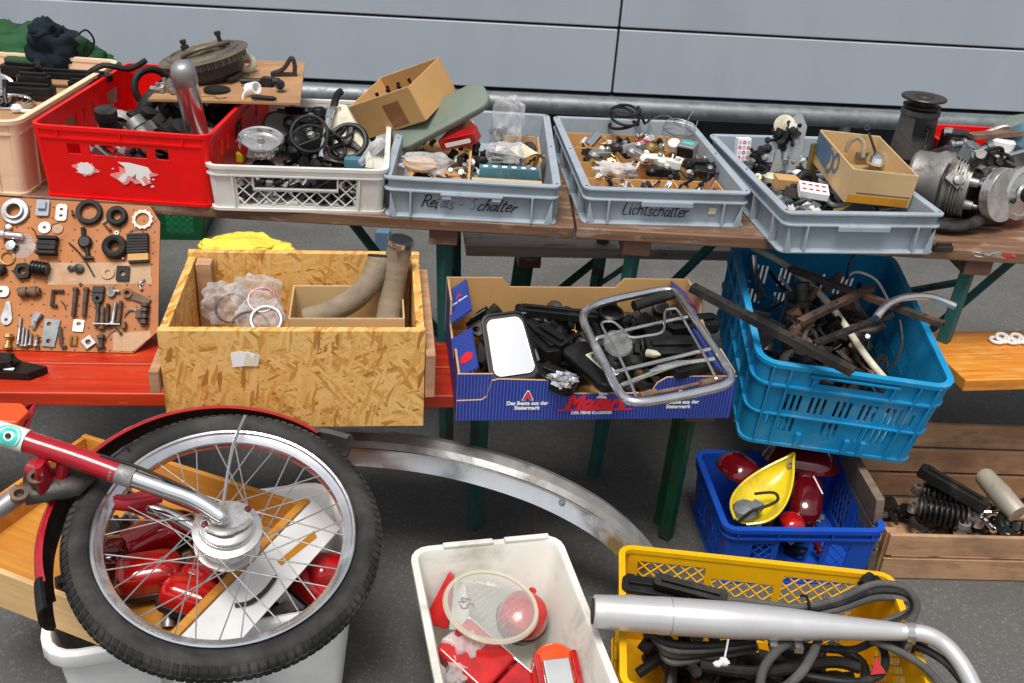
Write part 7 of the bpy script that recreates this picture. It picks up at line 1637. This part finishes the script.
m = MB(); m.tube([at(984, 476, .16), at(1000, 494, .155), at(1018, 514, .14)], [.026, .030, .027], 20); m.tube([at(983, 475, .1605), at(982, 474, .161)], [.020, .020], 16); solo(m, 'pale_sleeve', 'beige_metal', 'short pale beige metal sleeve at the right in the wooden crate', 'sleeve')
m = MB(); m.tube(sm([at(1035, 500, .12), at(1012, 508, .12), at(1000, 522, .11), at(1008, 534, .10)], 5), .014, 12); solo(m, 'swing_arm', 'black_plastic', 'black forked arm at the right edge in the wooden crate', 'arm')
m = MB(); m.lathe([(.008, 0), (.02, 0), (.02, .02), (.008, .02)], 20, closed=True); solo(m, 'black_bush', 'black_rubber', 'black rubber bush at the end of the forked arm', 'bush', T(at(1004, 534, .10)) @ rot(60, 0, 0))
heap(WCM, .05, .5, .05, .30, .02, .06, 24, 131, 'the wooden crate', ('lever', 'bush', 'hose', 'bracket'), ('black_plastic', 'black_rubber', 'dark_metal', 'grey_metal'), .03, .06)
for i, (x, y) in enumerate(((985, 520), (992, 528), (980, 512))):
    m = bolt_mb(.05, .006); solo(MB(rot(80, 0, 40 * i)).add(m.v, m.f), 'loose_bolt', 'chrome', 'bright loose bolt beside the shock absorbers', 'bolt', T(at(x, y, .10)), 'loose bolts in the wooden crate')

# ------------------------------------------------------------------ yellow crate: silver silencer and rubber strips
zx = .328
a, b = at(593, 611, zx), at(905, 632, zx - .01); tail = [at(925, 634, .325), at(945, 645, .315), at(962, 665, .30), at(975, 690, .285)]
t = thing('silencer', 'silver painted tapered exhaust silencer lying across the yellow crate', 'exhaust', T(a)); om = T(-a); d = b - a
m = MB(om); m.tube([a, a + d * .004, a + d * .12, a + d * .205, a + d * .207, a + d * .45, a + d * .62, a + d * .80, a + d * 1.0], [.029, .031, .0345, .0355, .0362, .0355, .031, .0235, .0165], 32); m.build('body', 'silver_paint', t)
m = MB(om); m.lathe([(.0352, -.0008), (.0364, -.0008), (.0364, .0008), (.0352, .0008)], 32, axis_m(a + d * .245, d), closed=True); m.build('weld_seam', 'grey_metal', t)
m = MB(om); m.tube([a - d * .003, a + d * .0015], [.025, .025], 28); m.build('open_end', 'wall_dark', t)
m = MB(om); m.tube(sm([b - d * .02] + tail, 6), .0165, 18); m.build('tail_pipe', 'silver_paint', t)
m = MB(om); m.lathe([(.0185, -.008), (.0235, -.008), (.0235, .008), (.0185, .008)], 24, axis_m(b + d * .01, d), closed=True); m.box(b + d * .01 + V((0, -.012, -.022)), (.014, .014, .03)); m.build('clamp', 'worn_chrome', t)
for k in (.58, .66):
    m = MB(om); p = a + d * k; m.box(p + V((0, -.022, -.036)), (.016, .02, .014)); m.build('mounting_lug', 'worn_chrome', t)
def rub(lst, r, label, k=7, mt='black_rubber', flat=None, name='rubber_strip', group=None):
    m = MB(); m.tube(sm([at(x, y, z) for x, y, z in lst], k), r, 10, flat=flat); return solo(m, name, mt, label, 'rubber strip', None, group)
for i in range(3): rub([(700, 600 + 3 * i, .27 - .012 * i), (745, 601 + 3 * i, .27 - .012 * i), (795, 607 + 3 * i, .275 - .01 * i), (835, 600 + 5 * i, .28 - .008 * i), (875, 584 + 7 * i, .28 - .01 * i), (905, 588 + 6 * i, .28 - .01 * i), (917 - 3 * i, 606 + 2 * i, .28 - .01 * i), (905 - 8 * i, 624 - 2 * i, .28 - .012 * i), (870, 626, .27 - .01 * i), (830, 620, .26)], .0075, 'grey black rubber strip looping at the back right of the yellow crate', mt='grey_rubber' if i % 2 == 0 else 'black_rubber', group='looped rubber strips at the back of the yellow crate')
for i in range(4): rub([(755, 640 + 3 * i, .27 - .014 * i), (710, 645 + 4 * i, .265 - .014 * i), (672, 644 + 6 * i, .265 - .012 * i), (652 + 3 * i, 634 + 4 * i, .27 - .012 * i), (650 + 4 * i, 622, .27 - .014 * i), (664, 612, .26 - .014 * i), (700, 612, .25)], .0075, 'grey black rubber strip folded back at the left of the yellow crate', mt='grey_rubber' if i % 2 else 'black_rubber', group='folded rubber strips at the left of the yellow crate')
rub([(795, 640, .28), (778, 650, .285), (764, 668, .28), (760, 690, .27), (765, 705, .26)], .009, 'left of two thick grey rubber strips hanging forward under the silencer', mt='grey_rubber')
rub([(818, 640, .28), (812, 656, .285), (800, 674, .28), (782, 690, .27)], .009, 'right of two thick grey rubber strips hanging forward under the silencer', mt='grey_rubber')
rub([(800, 646, .25), (850, 650, .25), (875, 642, .25), (885, 655, .245), (880, 675, .24), (850, 682, .24), (800, 675, .235)], .008, 'rubber loop lying low at the right of the yellow crate', mt='black_rubber')
rub([(880, 636, .29), (915, 645, .29), (945, 662, .285), (965, 685, .28)], .008, 'rubber strip following the tail pipe over the yellow rim', mt='black_rubber')
rub([(870, 640, .285), (900, 652, .285), (925, 668, .28), (945, 690, .275)], .0075, 'second rubber strip below the tail pipe at the yellow rim', mt='grey_rubber')
rub([(700, 665, .22), (760, 672, .22), (830, 662, .22), (860, 668, .22)], .012, 'fat black hose lying at the bottom of the yellow crate')
strip(690, 592, .285, .15, .028, .02, -16, 'stiff black rubber bar against the back wall of the yellow crate', 'black_rubber', 'rubber_bar', 'bar', (20, 0))
strip(655, 590, .26, .14, .05, .012, -6, 'dark ribbed mat at the left of the yellow crate', 'black_rubber', 'rubber_mat', 'mat')
strip(895, 640, .255, .12, .06, .012, -10, 'black flat rubber mat under the tail pipe', 'black_rubber', 'rubber_mat', 'mat')
strip(868, 588, .25, .05, .05, .02, 60, 'dark rubber flap against the right end of the yellow back wall', 'black_rubber', 'rubber_flap', 'flap', (30, 0))
m = MB(); m.blob((0, 0, .008), (.010, .008, .008), .4, 3, 3); m.tube(sm([(0, 0, .012), (.003, .01, .03), (.004, .015, .05)], 4), .002, 6); m.blob((-.012, -.004, .006), (.008, .006, .005), .3, 3, 5); solo(m, 'white_knot', 'white_plastic', 'small white knotted string on the folded rubber strips', 'string', T(at(723, 665, .285)))
m = MB(); m.tube(sm([at(800, 596, .29), at(806, 596, .295), at(809, 604, .29), at(811, 612, .28)], 4), .003, 6); solo(m, 'cable_tie', 'black_plastic', 'black cable tie binding the looped rubber strips', 'tie')
heap(YEM, -.24, .25, .05, .34, .02, .18, 40, 141, 'the yellow crate', ('hose', 'hose', 'lever', 'block'), ('black_rubber', 'black_rubber', 'black_plastic', 'dark_metal'), .05, .10)
m = MB(); m.prism([(0, 0), (.03, .005), (.012, .035)], 0, .004); solo(m, 'red_triangle', 'red_lens', 'small red triangular piece at the right of the yellow crate', 'reflector', T(at(870, 675, .25)) @ rot(40, 0, 0))
